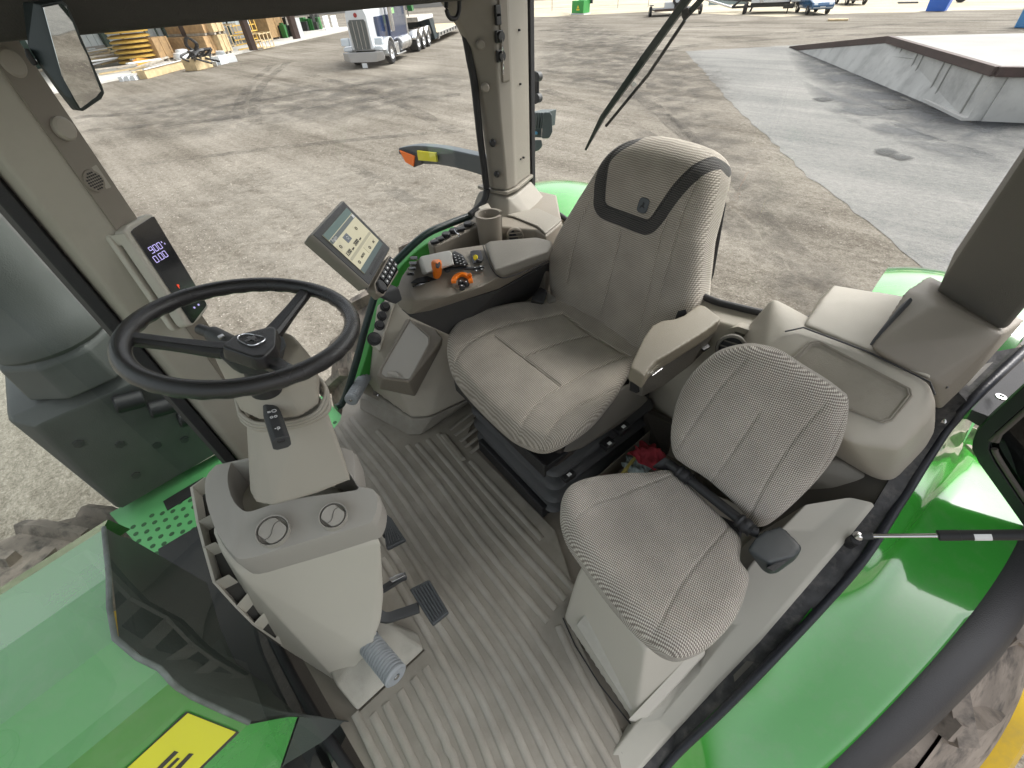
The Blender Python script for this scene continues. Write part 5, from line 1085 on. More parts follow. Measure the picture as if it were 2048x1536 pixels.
deck = [Vector((p.x, p.y, .802)) for p in zf([(1110, 330, .805), (1180, 300, .805), (1500, 240, .805), (1815, 385, .805), (1605, 565, .805), (1500, 470, .805), (1200, 350, .805)])]
prism('deck', deck, (0, 0, .008), PILT, uc, .004)
ssp = zf([(130, 665, .80), (640, 392, .805), (715, 430, .805), (180, 700, .80)]); ss = prism('socket_strip', ssp, (0, 0, .004), DTAUPE, uc, .002)
for k, (a, b, kind) in enumerate(((185, 665, 0), (255, 628, 0), (335, 580, 1), (430, 530, 1), (525, 500, 0), (612, 448, 1))):
    c = at(840 + a / 6.4, 380 + b / 6.4, z=.81)
    if kind: lathe('socket_cap', c, (0, 0, 1), [(.019, -.004), (.019, .008), (.016, .012), (0, .012)], BLACK, ss, 20)
    else: box('power_socket', c, (.024, .034, .012), BLACK, ss, Matrix.Rotation(math.radians(-28), 3, 'Z'))
tube('chain', smooth_path([at(840 + a / 6.4, 380 + b / 6.4, z=z) for a, b, z in ((440, 500, .83), (470, 550, .82), (500, 570, .815), (510, 595, .80), (490, 590, .80), (495, 560, .81))], 6), .002, CHROME, ss, 6)
# cup holder: open cylinder with slot
cc = at(840 + 880 / 6.4, 380 + 300 / 6.4, z=.88); r0, r1 = .057, .047
bm = bmesh.new(); gap = math.atan2(-.65, -.75); N = 30; col = []
for i in range(N + 1):
    t = gap + .33 + (2 * math.pi - .66) * i / N; d = Vector((math.cos(t), math.sin(t), 0))
    col.append([bm.verts.new(cc + d * r + Vector((0, 0, z))) for r, z in ((r0 * .9, -.16), (r0, -.02), (r0 * 1.05, 0), (r1, 0), (r1 * .9, -.15), (r1 * .9, -.16))])
for a, b in zip(col, col[1:]):
    for j in range(6): bm.faces.new((a[j], a[(j + 1) % 6], b[(j + 1) % 6], b[j]))
bm.faces.new(col[0]); bm.faces.new(col[-1][::-1]); bmesh.ops.recalc_face_normals(bm, faces=list(bm.faces))
cup = obj('cup_holder', bm, TAUPE, uc, angle=50); lathe('holder_base', cc + Vector((0, 0, -.158)), (0, 0, 1), [(0, .01), (r1, .01), (r1, 0), (0, 0)], DTAUPE, cup)
hull('holder_wing', [cc + Vector((x, y, z)) for x, y in ((.03, -.05), (.10, -.09), (.10, -.03), (.05, .0)) for z in (-.07, -.005)], BEIGE, cup, .004)
# air vents: helper with louvres
def vent(name, c, ax, r, parent, m):
    ax = Vector(ax).normalized(); v = lathe(name, c - ax * .02, ax, [(r * 1.35, 0), (r * 1.35, .015), (r * 1.25, .026), (r * 1.05, .028), (r, .022), (r, 0)], m, parent, 32)
    lathe('vent_well', c - ax * .01, ax, [(0, 0), (r, 0), (r, .008)], BLACK, v, 24)
    s = ax.orthogonal().normalized()
    s = (Vector((0, 0, 1)) - ax * ax.z).normalized(); t = ax.cross(s)
    for k in (-1, 0, 1):
        w_ = math.sqrt(max(.05, 1 - (k * .5) ** 2)) * r * .98
        prism('louvre', [c + s * (k * r * .5) + t * q * w_ + ax * e for q, e in ((-1, -.006), (1, -.006), (1, .010), (-1, .010))], s * .003, m, v)
    return v
vent('air_vent', zf([(1240, 570, .765)])[0] + Vector((-.01, .02, 0)), (-.75, .62, .25), .030, uc, TAUPE)
# ------------------------------------------------------------ rear left console, tray, sill trim
rc = thing('rear_console', 'broad beige rear console with a sunken tray behind the passenger seat', 'console', at(1700, 800, z=.3))
DKP = P3([(1490, 760, .80), (1530, 690, .87), (1570, 662, .90), (1606, 655, .905), (1735, 705, .905), (1860, 764, .895), (1873, 800, .87), (1868, 830, .84), (1800, 900, .80), (1700, 885, .80), (1600, 820, .80)])
deckh = soft('deck', DKP + P3([(1872, 862, .72), (1850, 900, .66), (1790, 962, .61), (1768, 965, .60), (1740, 955, .60), (1680, 915, .60), (1500, 800, .62), (1470, 790, .62)]) + [Vector((.30, -1.35, .6)), Vector((-.15, -1.45, .6)), Vector((.22, -1.30, .88))], BEIGE, rc, .007, 22)
dp0, dp1, dp2 = DKP[2], DKP[5], DKP[9]; dn_ = (dp1 - dp0).cross(dp2 - dp0).normalized(); dn_ = dn_ if dn_.z > 0 else -dn_
def dk_(a, b, h=0): return atp(a, b, dp0 + dn_ * h, dn_)
tp = [(1622, 690), (1640, 688), (1812, 778), (1815, 792), (1778, 838), (1762, 842), (1690, 815), (1560, 750)]
TRAYM = mat('tray_liner', (.27, .245, .20), .5, .4, 500, var=.08, dirt=(.18, .16, .13), dscale=10, damt=.5)
bm = bmesh.new()
tc_ = sum([dk_(a, b) for a, b in tp], Vector()) / len(tp); fsl = []
rings = []
for k, h in ((1.08, .0035), (1.05, .007), (1.03, .0035), (1.0, .007), (.98, .002), (.95, .0015)): rings.append([bm.verts.new(tc_ + (dk_(a, b) - tc_) * k + dn_ * h) for a, b in tp])
for A, B in zip(rings, rings[1:]):
    for i in range(len(tp)): bm.faces.new((A[i], B[i], B[(i + 1) % len(tp)], A[(i + 1) % len(tp)]))
bm.faces.new(rings[-1]); bmesh.ops.recalc_face_normals(bm, faces=list(bm.faces)); obj('tray', bm, TRAYM, rc, .002)
soft('upper_cover', P3([(1608, 650, .908), (1640, 604, .92), (1672, 597, .922), (1800, 655, .915), (1862, 758, .90), (1735, 700, .91), (1608, 652, .86), (1862, 760, .86), (1800, 640, .86)]) + [Vector((.12, -1.42, .86)), Vector((-.10, -1.45, .93)), Vector((.10, -1.40, .92))], BEIGE, rc, .005, 6)
tube('cover_seam', [dk_(1570, 663, .006), dk_(1607, 655, .006), dk_(1735, 703, .005), dk_(1860, 764, .002), dk_(1870, 790, .001)], .0022, BLACK, rc, 6)
drw = hull('drawer_front', P3([(1690, 925, .575), (1772, 975, .565), (1735, 1008, .50), (1560, 1000, .35), (1500, 900, .50)]) + [Vector((.1, -1.3, .5)), Vector((-.15, -1.3, .5)), Vector((.1, -1.2, .2)), Vector((-.25, -1.3, .3))], BEIGE, rc, .008)
hull('lower_wall', [Vector((.36, -1.30, .02)), Vector((.36, -1.36, .6)), Vector((-.22, -1.25, .02)), Vector((-.25, -1.3, .55)), Vector((.36, -1.5, .02)), Vector((-.3, -1.5, .02)), Vector((.36, -1.5, .6)), Vector((-.3, -1.5, .55))], DTAUPE, rc, .01)
# pillar foot
pf = soft('pillar_foot', P3([(1740, 692, .93), (1812, 580, .99), (1856, 590, 1.0), (1868, 612, 1.0), (2006, 668, .985), (1940, 762, .87), (1895, 775, .875), (1866, 764, .89), (1900, 800, .83), (1880, 820, .80), (2050, 640, .9)]) + [Vector((-.08, -1.55, .95)), Vector((-.25, -1.5, .9)), Vector((-.2, -1.5, .6))], TAUPE, tr, .006, 4)
for k in range(4):
    a = (1882 + 8 * k, 745 - 6 * k); b = (1888 + 5 * k, 778 - 9 * k)
    prism('vent_slot', [at(a[0], a[1] + 2, z=.885), at(a[0] + 5, a[1], z=.885), at(b[0] + 2, b[1], z=.868), at(b[0], b[1], z=.868)], (-.003, .004, .008), BLACK, pf)
hull('pillar_clip', P3([(1735, 690, .935), (1775, 640, .96), (1800, 610, .98), (1822, 592, 1.0), (1828, 600, .99), (1790, 650, .95), (1745, 694, .925)]), GREYDK, pf, .004)
wv = thing('rear_vent_panel', 'dark recessed panel with a round air vent under the rear window', 'vent panel', at(1450, 680, z=.5))
vp = [at(p, q, y=-1.27) for p, q in ((1420, 668), (1441, 661), (1476, 653), (1497, 660), (1534, 685), (1560, 720), (1540, 760), (1420, 790), (1340, 800), (1330, 700))]
prism('panel', vp, (0, -.02, 0), DTAUPE, wv, .004)
up = [at(p, q, y=-1.268) for p, q in ((1380, 680), (1441, 661), (1476, 653), (1497, 660), (1540, 688))]; uq = [at(p, q, y=-1.33) for p, q in ((1375, 650), (1441, 643), (1478, 636), (1494, 637), (1556, 668))]
strip('ledge', up, uq, BEIGE, wv, .02)
sl = [at(p, q, y=-1.335) for p, q in ((1375, 655), (1441, 645), (1478, 638), (1494, 639), (1556, 670))]; sm = [p + Vector((0, .0, 0)) for p in [at(1390, 600, y=-1.375), at(1430, 612, y=-1.36), at(1470, 620, y=-1.355), at(1510, 630, y=-1.36), at(1590, 645, y=-1.38)]]
strip('sill_top', sl, sm, BEIGE_L, wv, .02)
vent('air_vent', at(1468, 697, z=.75) + Vector((-.0, .035, .02)), (-.15, .85, .55), .033, wv, DTAUPE)
grl2 = hull('mesh_panel', P3([(1285, 820, .32), (1345, 850, .32), (1330, 915, .12), (1290, 880, .12)]) + [p + Vector((0, -.03, 0)) for p in P3([(1285, 820, .32), (1345, 850, .32), (1330, 915, .12), (1290, 880, .12)])], mat('mesh_weave', (.05, .043, .035), .7, 1, 260), wv, .002)
# sill trim
def multi(name, rows, m, parent, bevel=.0, angle=35):
    bm = bmesh.new(); R_ = [[bm.verts.new(p) for p in r] for r in rows]; fs = []
    for A, B in zip(R_, R_[1:]):
        for i in range(len(A) - 1): fs.append(bm.faces.new((A[i], A[i + 1], B[i + 1], B[i])))
    bmesh.ops.recalc_face_normals(bm, faces=fs)
    if sum((f.normal.z for f in fs)) < 0: bmesh.ops.reverse_faces(bm, faces=fs)
    return obj(name, bm, m, parent, bevel, angle=angle)
Tz = [-.02, .04, .16, .28, .40, .50, .575, .615, .66, .72, .80, .86]
To = [(1240, 1585), (1348, 1467), (1440, 1367), (1519, 1284), (1600, 1190), (1683, 1093), (1748, 1012), (1778, 962), (1810, 905), (1850, 835), (1905, 765), (1960, 705)]
Fo = [(1280, 1590), (1348, 1503), (1440, 1412), (1553, 1295), (1640, 1205), (1724, 1113), (1789, 1011), (1812, 975), (1848, 918), (1885, 862), (1938, 800), (2048, 690)]
So = [(1300, 1590), (1348, 1524), (1440, 1440), (1505, 1377), (1666, 1202), (1735, 1115), (1802, 1011), (1832, 965), (1868, 905), (1905, 848), (1960, 790), (2075, 690)]
T_ = [at(a, b, z=z) for (a, b), z in zip(To, Tz)]; F_ = [at(a, b, z=z) for (a, b), z in zip(Fo, Tz)]
Ti = [(1225, 1570), (1318, 1440), (1400, 1340), (1475, 1250), (1550, 1150), (1625, 1060), (1700, 995)]
T2_ = [at(a, b, z=z + .006) for (a, b), z in zip(Ti, Tz)]
Tii = [(1205, 1530), (1268, 1450), (1400, 1310), (1430, 1240), (1500, 1130), (1560, 1060), (1610, 1010)]
T3_ = [at(a, b, z=z - .01 if i > 1 else z) for i, ((a, b), z) in enumerate(zip(Tii, Tz))]
T4_ = [p + Vector((.05, 0, -.25)) for p in T3_]
multi('sill_trim', [T_[:7], [(a * .85 + b * .15) + Vector((0, 0, .010)) for a, b in zip(T_, T2_)], T2_, T3_, T4_], mat('sill_beige', (.46, .44, .385), .5, .3, 900, var=.03), tr, .006)
FELT = mat('sill_carpet', (.05, .05, .052), .95, 1.0, 60, var=.35, vscale=30, dirt=(.16, .15, .14), dscale=18, damt=.6)
multi('sill_inner_panel', [[p + Vector((-.004, 0, -.022)) for p in F_], [p + Vector((.0, 0, -.024)) for p in T_], [p + Vector((.16, 0, -.20)) for p in T_]], DTAUPE, tr)
multi('sill_carpet', [[p + Vector((0, 0, -.02)) for p in T_], [p + Vector((0, 0, -.006)) for p in T_], [p + Vector((0, 0, -.006)) for p in F_], [p + Vector((0, 0, -.05)) for p in F_]], FELT, tr)
S_ = [at(a, b, z=z - .01) for (a, b), z in zip(So, Tz)]
obj('door_seal', sweep_bm(smooth_path([(f * .5 + s * .5) for f, s in zip(F_, S_)], 5), circ(.011, 10, .02)), mat('seal_rubber', (.02, .022, .03), .45, .3, 200, var=.2), tr, angle=60)
# ------------------------------------------------------------ left rear fender with rubber lip
yc, zc_, Rf = -1.3, -.75, 1.2
def fz(y, x=0):
    t = max(0, 1 - ((y - yc) / Rf) ** 2); z = zc_ + Rf * math.sqrt(t)
    return z - .035 * max(0, (-.15 - x) / .4) ** 2
fo = [(-.36, .05), (-.385, -.2), (-.41, -.40), (-.44, -.55), (-.475, -.70), (-.49, -.80), (-.525, -.92), (-.55, -1.02), (-.565, -1.15), (-.59, -1.26), (-.62, -1.5), (-.63, -1.8), (-.63, -2.1)]
_pf = np.polyfit([q[1] for q in fo], [q[0] for q in fo], 3)
fop = [Vector((float(np.polyval(_pf, y)), y, 0)) for y in [.05 - 2.2 * i / 60 for i in range(61)]]
_sy = sorted([((f.y + g.y) / 2, f.x, f.z) for f, g in zip(F_, S_)])
def inx(y): return float(np.interp(y, [q[0] for q in _sy], [q[1] for q in _sy])) + .004
def inz(y): return float(np.interp(y, [q[0] for q in _sy], [q[2] for q in _sy]))
rows = []
for k in range(13):
    u = k / 12; rows.append([Vector((inx(p.y) * (1 - u) + p.x * u, p.y, inz(p.y) * (1 - min(1, u * 2.2)) ** 2 + fz(p.y, inx(p.y) * (1 - u) + p.x * u) * (1 - (1 - min(1, u * 2.2)) ** 2))) for p in fop])
rows.append([p + Vector((-.004, 0, -.012)) for p in rows[-1]]); rows.append([p + Vector((.006, 0, -.03)) for p in rows[-1]])
rows.append([Vector((inx(p.y), p.y, p.z - .04)) for p in rows[-1]])
fen = multi('rear_fender', rows, GREEN, tr, angle=60)
lp0 = rows[-3]
def lip(dx, dz, sc): return [p + Vector((-dx * (.6 + .4 * min(1, max(0, (-.1 - p.y) / .9))), 0, dz)) for p in rows[12]]
multi('fender_extension', [lip(-.008, -.006, 1), lip(.004, .002, 1), lip(.04, -.006, 1), lip(.075, -.022, 1), lip(.098, -.055, 1), lip(.10, -.095, 1), lip(.085, -.105, 1), lip(.08, -.07, 1), lip(.0, -.04, 1)], mat('lip_rubber', (.045, .043, .045), .42, .3, 400, var=.12, vscale=5), fen, angle=50)
# tyres
def tyre(name, c, R, wd, m, parent, side=-1, lugs=22, rimr=.58, rimm=YELP):
    c = Vector(c); X = Vector((side, 0, 0))
    prof = [(rimr, .10 * wd), (rimr + .02, .40 * wd), (R * .72, .52 * wd), (R * .90, .50 * wd), (R * .955, .44 * wd), (R * .965, 0), (R * .955, -.44 * wd), (R * .90, -.5 * wd), (R * .72, -.52 * wd), (rimr, -.4 * wd)]
    t = lathe(name, c, X, prof, m, parent, 64)
    bm = bmesh.new()
    for i in range(lugs):
        for s in (-1, 1):
            a0 = 2 * math.pi * (i + (.5 if s < 0 else 0)) / lugs; pts = []
            path = []
            for u in (0, .33, .66, 1):
                a = a0 + u * .20 * 1.3; x = s * wd * (.50 - .46 * u) ; r = R * (.955 if u == 0 else .985)
                path.append(c + X * x + Vector((0, math.cos(a), math.sin(a))) * r)
            path.insert(0, c + X * s * wd * .52 + Vector((0, math.cos(a0 - .02), math.sin(a0 - .02))) * R * .86)
            sweep_bm(path, [(-.03, -.03), (.03, -.03), (.022, .035), (-.022, .035)], up=(path[2] - c).normalized(), bm=bm)
    obj('tread_lugs', bm, m, t)
    if rimm:
        lathe('rim', c, X, [(rimr + .01, .42 * wd), (rimr - .01, .44 * wd), (rimr - .03, .40 * wd), (rimr * .86, .20 * wd), (rimr * .6, .12 * wd), (rimr * .35, .16 * wd), (rimr * .3, .3 * wd), (0, .3 * wd)], rimm, t, 48)
    return t
t1 = tyre('rear_tyre', (-.46, -1.45, -.65), 1.03, .42, MUD, tr, -1, 20, .56, None)
lathe('sidewall', (-.46, -1.45, -.65), (-1, 0, 0), [(.99, .19), (.93, .225), (.87, .265), (.78, .33), (.70, .385), (.62, .43), (.60, .2)], MUD, t1, 64)
for i in range(20):
    a = 2 * math.pi * i / 20
    obj('shoulder_lug', sweep_bm([Vector((-.46 - x, -1.45, -.65)) + Vector((0, math.cos(a + d), math.sin(a + d))) * r for x, r, d in ((.17, 1.02, 0), (.235, .95, .02), (.30, .84, .07), (.36, .73, .12))], [(-.04, -.04), (.04, -.04), (.028, .022), (-.028, .022)], up=(-1, .01, 0), scales=[1, 1, .8, .4]), MUD, t1)
lathe('rim', (-.44, -1.45, -.65), (-1, 0, 0), [(.61, .40), (.617, .45), (.605, .50), (.56, .53), (.46, .535), (.36, .51), (.2, .50), (.18, .57), (0, .57)], YELP, t1, 64)
rw2 = tyre('rear_tyre', (2.15, -1.5, -.66), 1.05, .5, MUD, tr, 1)
ft = tyre('front_tyre', (2.28, 1.25, -.95), .76, .48, MUD, tr, 1, 20, .40)
c = at(2048, 1352, x=-.94); hull('wheel_weight_tab', [c + Vector((a, b, d)) for a in (-.02, .02) for b in (-.04, .05) for d in (-.05, .03)], YELLOW, tr, .015)
# right fender, only its crown shows beyond the windows
def crown(x0, x1, y0, y1, z, R, m):
    rows = []
    for k in range(9):
        u = k / 8; x = x0 + (x1 - x0) * u; rows.append([Vector((x, y0 + (y1 - y0) * j / 16, z + .0 - .25 * ((j / 16 - .5) * 2) ** 2 - .05 * (2 * u - 1) ** 2)) for j in range(17)])
    return multi('rear_fender', rows, m, tr, angle=70)
crown(1.35, 2.0, -2.75, -1.55, .66, 1, GREEN)
crown(-.45, .02, -2.9, -1.62, .62, 1, GREEN)
# ------------------------------------------------------------ door leaf at right edge, hinge bracket, gas strut
dr = thing('cab_door', 'black framed glass cab door swung wide open beside the left rear pillar', 'door', at(1960, 900, y=-1.42))
dpx = [(1945, 885), (1950, 868), (1975, 838), (2060, 768), (2300, 560), (2400, 1100), (2300, 1330), (2090, 1085), (1960, 935), (1948, 912)]
dpo = [Vector((x, -1.42, z)) for x, z in ((-.383, .605), (-.372, .64), (-.368, .70), (-.368, 1.80), (-.42, 1.88), (-1.2, 1.88), (-1.26, 1.8), (-1.26, .02), (-1.15, -.02), (-.62, .395), (-.43, .545), (-.395, .58))]; cdr = sum(dpo, Vector()) / len(dpo)
dpi = [p + (cdr - p).normalized() * .035 for p in dpo]
bm = bmesh.new(); rg = [[bm.verts.new(p + Vector((0, h, 0))) for p in L] for L, h in ((dpo, .0), (dpo, .02), (dpi, .028), (dpi, .0))]
for A, B in zip(rg, rg[1:] + rg[:1]):
    for i in range(len(dpo)): bm.faces.new((A[i], B[i], B[(i + 1) % len(dpo)], A[(i + 1) % len(dpo)]))
bmesh.ops.recalc_face_normals(bm, faces=list(bm.faces)); obj('frame', bm, BLACK, dr, .003)
dpj = [p + (cdr - p).normalized() * .045 + Vector((0, .024, 0)) for p in dpo]; tube('weather_strip', smooth_path(dpj, 4), .007, mat('dusty_rubber', (.10, .085, .075), .8, .5, 200, var=.3), dr, 8)
prism('glass', [p + Vector((0, .008, 0)) for p in dpi], (0, .005, 0), glass('smoked_glass', (.05, .06, .06)), dr)
hull('hinge_bracket', P3([(1895, 800, .70), (1935, 772, .72), (2040, 700, .75), (2060, 760, .70), (1990, 838, .66), (1975, 848, .64), (1900, 812, .68)]) + [p + Vector((0, 0, -.02)) for p in P3([(1895, 800, .70), (2040, 700, .75), (1975, 848, .64)])], BLACK, dr, .004)
lathe('hinge_pin', at(2000, 795, z=.705), (0, 0, 1), [(.012, 0), (.012, .005), (.006, .006), (.006, .001), (0, .001)], STEEL, dr, 16)
hull('door_stop', P3([(1884, 838, .74), (1894, 833, .745), (1900, 842, .74), (1890, 849, .735)]) + [p + Vector((0, 0, -.015)) for p in P3([(1884, 838, .74), (1894, 833, .745), (1900, 842, .74)])], STEEL, tr, .003)
gs = thing('gas_strut', 'black gas strut with bright rod between sill and open door', 'gas strut', at(1705, 1080, z=.52))
g0 = at(1716, 1072, z=.545); g1 = at(2260, 1068, x=-.58); gd = (g1 - g0)
gm = at(1868, 1070, x=-.372)
t_ = (gm - g0).dot(gd) / gd.dot(gd)
cyl('rod', g0, g0 + gd * t_, .0052, CHROME, gs, 16); cyl('cylinder', g0 + gd * t_, g1, .0115, BLACK, gs, 24)
cyl('end_fitting', g0 - gd.normalized() * .008, g0 + gd.normalized() * .03, .0085, GREYDK, gs); cyl('cylinder_cap', g0 + gd * t_ - gd.normalized() * .004, g0 + gd * t_ + gd.normalized() * .035, .0122, BLACK, gs, 24)
lathe('ball_joint', g0, Vector((0, 0, 1)), [(0, -.012), (.009, -.008), (.012, 0), (.009, .008), (0, .012)], STEEL, gs, 20); cyl('ball_stud', at(1697, 1088, z=.50), at(1712, 1078, z=.54), .013, BLACK, gs)
lq = g0 + gd * (t_ + .16); Rq = frame3(gd, (0, 0, 1))
pts = [lq + gd.normalized() * a + (Rq.col[1] * math.cos(b) + Rq.col[2] * math.sin(b)) * .0119 for a in (-.014, .014) for b in [math.radians(v) for v in range(20, 161, 20)]]
hull('paper_label', pts, WHITEM, gs, 0)
# ------------------------------------------------------------ hood and shroud
hp = [(206, 1059, .60), (216, 1154, .66), (228, 1281, .68), (317, 1341, .60), (339, 1366, .585), (384, 1398, .50), (497, 1449, .35), (596, 1430, .20), (560, 1536, .05)]
fw_ = [(0, 1148), (0, 1283), (0, 1459), (125, 1500), (150, 1520), (250, 1500), None, None, None]
R0 = [at(a, b, z=z) for a, b, z in hp]
R0 = [Vector((1.30, R0[0].y + .0, .45)), Vector((1.26, R0[0].y, .56))] + R0
rows = []
for s in (0, .12, .5, 1.0, 1.8):
    rows.append([Vector((p.x + (.85 - p.x) * .03 * s, p.y + s, p.z - .055 * s)) for p in R0])
hood = multi('hood', rows, GREEN, tr, 0, angle=5)
# raised centre rib lines
# side decal on the panel between points 5 and 7
dA, dB, dC = rows[0][7], rows[0][8], rows[2][7]; dnn = (dB - dA).cross(dC - dA).normalized(); dnn = dnn if dnn.x < 0 else -dnn
dz = lambda pts, h: [atp(200 + a / 3.16, 1050 + b / 3.16, dA + dnn * h, dnn) for a, b in pts]
dec = prism('decal_border', dz([(545, 1180), (880, 1310), (560, 1620), (60, 1640)], .003), dnn * .0008, BLACK, hood)
prism('yellow_decal', dz([(555, 1188), (858, 1308), (550, 1610), (90, 1610)], .0045), dnn * .0008, mat('decal_yellow', (.85, .78, .03), .35), dec)
for q in ([(470, 1427), (496, 1435), (385, 1545), (350, 1545)], [(488, 1470), (505, 1476), (440, 1540), (415, 1540)], [(563, 1443), (592, 1447), (505, 1540), (470, 1540)]): prism('lettering', dz(q, .006), dnn * .0006, BLACK, dec)
bead = [p + Vector((0, -.004, .004)) for p in rows[0][2:9]]
tube('hood_edge_seal', smooth_path(bead, 2), .0055, mat('worn_seal', (.17, .18, .18), .5, .6, 60, var=.35, vscale=30), hood, 8)
SHR = mat('shroud_grey', (.055, .062, .06), .5, .3, 200, var=.12, vscale=4)
Bk = P3([(262, 1078, .52), (275, 1180, .56), (300, 1262, .57), (385, 1318, .47), (400, 1335, .455), (470, 1392, .37), (560, 1420, .26), (640, 1432, .12), (690, 1440, .02)])
mid = P3([(235, 1070, .575), (255, 1165, .62), (270, 1262, .635), (350, 1325, .545), (368, 1350, .53), (425, 1395, .44), (530, 1435, .30), (618, 1436, .17), (650, 1480, .05)])
deepr = [p + Vector((-.01 if i > 3 else 0.0, -.02, -.35)) for i, p in enumerate(Bk)]
multi('rear_shroud', [[p + Vector((0, -.006, -.004)) for p in rows[0][2:11]], mid, Bk, deepr], SHR, tr, .008, angle=40)
hull('engine_bay_cover', [Vector(p) for p in ((.50, .36, -.02), (1.62, .24, -.02), (1.62, .50, .0), (1.30, .56, .02), (.62, .50, .02), (.5, .36, -.12), (1.62, .24, -.12), (1.3, .56, -.12))], BLACK, tr, 0)
# windscreen cowl and firewall under the glass
multi('firewall', [[Vector((p.x, p.y + .015, -.03)) for p in wsp], [Vector((p.x, p.y + .03, -.10)) for p in wsp], [Vector((p.x, p.y + .03, -.6)) for p in wsp]], BLACK, tr)
hull('frame_brace', P3([(624, 1442, .0), (700, 1428, -.02), (708, 1446, -.05), (600, 1560, -.15), (548, 1560, -.12), (660, 1540, -.2)]), SHR, tr, .01)
hull('fuel_tank', [Vector(p) for p in ((.52, .40, -.35), (.52, 1.2, -.35), (.05, 1.2, -.45), (.08, .32, -.40), (.42, .30, -.33), (.5, .4, -1.1), (.1, .4, -1.1), (.1, 1.2, -1.1), (.5, 1.2, -1.1))], GREEN, tr, .04, 4)
# ------------------------------------------------------------ exhaust housing and stack
cx, cy = 2.42, .36
def ring(r, z, n=8, a0=22): return [Vector((cx + r * math.cos(math.radians(a0 + 360 * i / n)), cy + r * math.sin(math.radians(a0 + 360 * i / n)), z)) for i in range(n)]
eh = hull('exhaust_housing', ring(.22, .42) + ring(.21, .58) + ring(.15, .66), HOUSING, tr, .012)
lathe('exhaust_stack', (cx, cy, .60), (0, 0, 1), [(.19, 0), (.205, .02), (.20, .10), (.17, .14), (.165, .24), (.155, .27), (.15, 1.5)], HOUSING, eh, 36)
bx2 = hull('emissions_box', [Vector(p) for p in ((2.32, .66, .40), (2.45, .62, .42), (2.95, .62, .42), (2.95, -.02, .42), (2.30, -.02, .42), (2.25, .6, .36), (2.25, .66, -.25), (2.95, .66, -.25), (2.95, 0, -.25), (2.25, 0, -.25), (2.23, .1, .36))], HOUSING, tr, .02, 3)
for (y, z) in ((.55, .2), (.45, .1), (.35, .0), (.25, -.05), (.5, -.1)): lathe('bolt', (2.25, y, z), (-1, 0, 0), [(.02, 0), (.02, .012), (0, .014)], GREYDK, bx2, 6)
for (y, z) in ((.30, .32), (.22, .22), (.16, .1)): cyl('hose_coupling', (2.20, y + .05, z), (2.20, y - .05, z - .03), .04, BLACK, bx2)
# green perforated step platform along the right side
sp = prism('step_platform', [Vector(p) for p in ((1.70, -.43, -.3), (1.98, -.46, -.3), (2.30, -.46, -.3), (2.34, .72, -.3), (1.7, .6, -.3))], (0, 0, -.03), mat('platform_green', (.12, .42, .15), .45, var=.1), tr, .004)
bm = bmesh.new()
for i in range(26):
    for j in range(8):
        x = 1.74 + j * .055 + (.027 if i % 2 else 0); y = -.40 + i * .042
        if .0 < 0: continue
        if x < 2.05 or y > .2: lathe_bm(Vector((x, y, -.2995)), (0, 0, 1), [(0, .0012), (.012, .0012), (.012, 0)], 8, bm)
obj('holes', bm, mat('hole_shadow', (.03, .10, .04), .8), sp)['kind'] = 'stuff'
prism('step_slot', [(2.12, -.42, -.298), (2.20, -.42, -.298), (2.20, -.24, -.298), (2.12, -.24, -.298)], (0, 0, .002), BLACK, sp)
prism('step_slot', [(2.12, .5, -.298), (2.20, .5, -.298), (2.20, .3, -.298), (2.12, .3, -.298)], (0, 0, .002), BLACK, sp)
hull('platform_bracket', [Vector(p) for p in ((1.66, -.55, -.05), (1.82, -.6, -.05), (1.82, -.5, -.5), (1.66, -.5, -.5), (1.8, -.44, -.28), (1.66, -.44, -.28))], GREYDK, tr, .01)
# ------------------------------------------------------------ extremity light arm, work light, wiper, mirror
la = thing('marker_light_arm', 'grey curved arm with orange marker light and yellow reflector outside the right window', 'marker light', at(900, 320, y=-1.6))
zg = lambda pts, y: [at(650 + a / 2.926, b / 2.926, y=y) for a, b in pts]
armp = zg([(432, 868), (470, 855), (640, 865), (800, 895), (960, 930)], -1.58); arml = zg([(545, 960), (660, 960), (800, 990), (960, 1042), (580, 962)], -1.58)
bm = bmesh.new(); upp = smooth_path(zg([(430, 866), (520, 852), (660, 862), (800, 890), (960, 925)], -1.58), 5); lwp = smooth_path(zg([(430, 900), (540, 955), (660, 965), (800, 992), (960, 1042)], -1.58), 5)
A_ = [[bm.verts.new(p + Vector((0, dy, dz))) for p in L] for L, dy, dz in ((upp, 0, 0), (lwp, 0, 0), (lwp, -.05, 0), (upp, -.06, 0))]
for P_, Q_ in zip(A_, A_[1:] + A_[:1]):
    for i in range(len(upp) - 1): bm.faces.new((P_[i], Q_[i], Q_[i + 1], P_[i + 1]))
for i in (0, -1): bm.faces.new([L[i] for L in A_])
bmesh.ops.recalc_face_normals(bm, faces=list(bm.faces)); obj('arm', bm, mat('arm_grey', (.07, .085, .095), .4, var=.1), la, .006)
lampq = zg([(433, 880), (500, 905), (522, 915), (515, 975), (470, 950)], -1.565); prism('orange_lens', lampq, (0, -.03, 0), emis('amber_lens', (.65, .13, .01), .12), la, .003)
hull('lamp_housing', zg([(430, 866), (540, 905), (575, 960), (520, 980), (560, 965)], -1.572) + zg([(430, 866), (575, 960), (520, 980)], -1.63), BLACK, la, .004)
prism('yellow_reflector', zg([(537, 882), (645, 895), (654, 948), (545, 938)], -1.562), (0, -.012, 0), mat('reflector_yellow', (.8, .72, .03), .3), la, .001)
wl = thing('work_light', 'grey finned work light on a swivel foot outside behind the right rear pillar', 'work light', at(1080, 300, y=-1.9))
zw = lambda pts, y: [at(1000 + a / 4.8, 120 + b / 4.8, y=y) for a, b in pts]
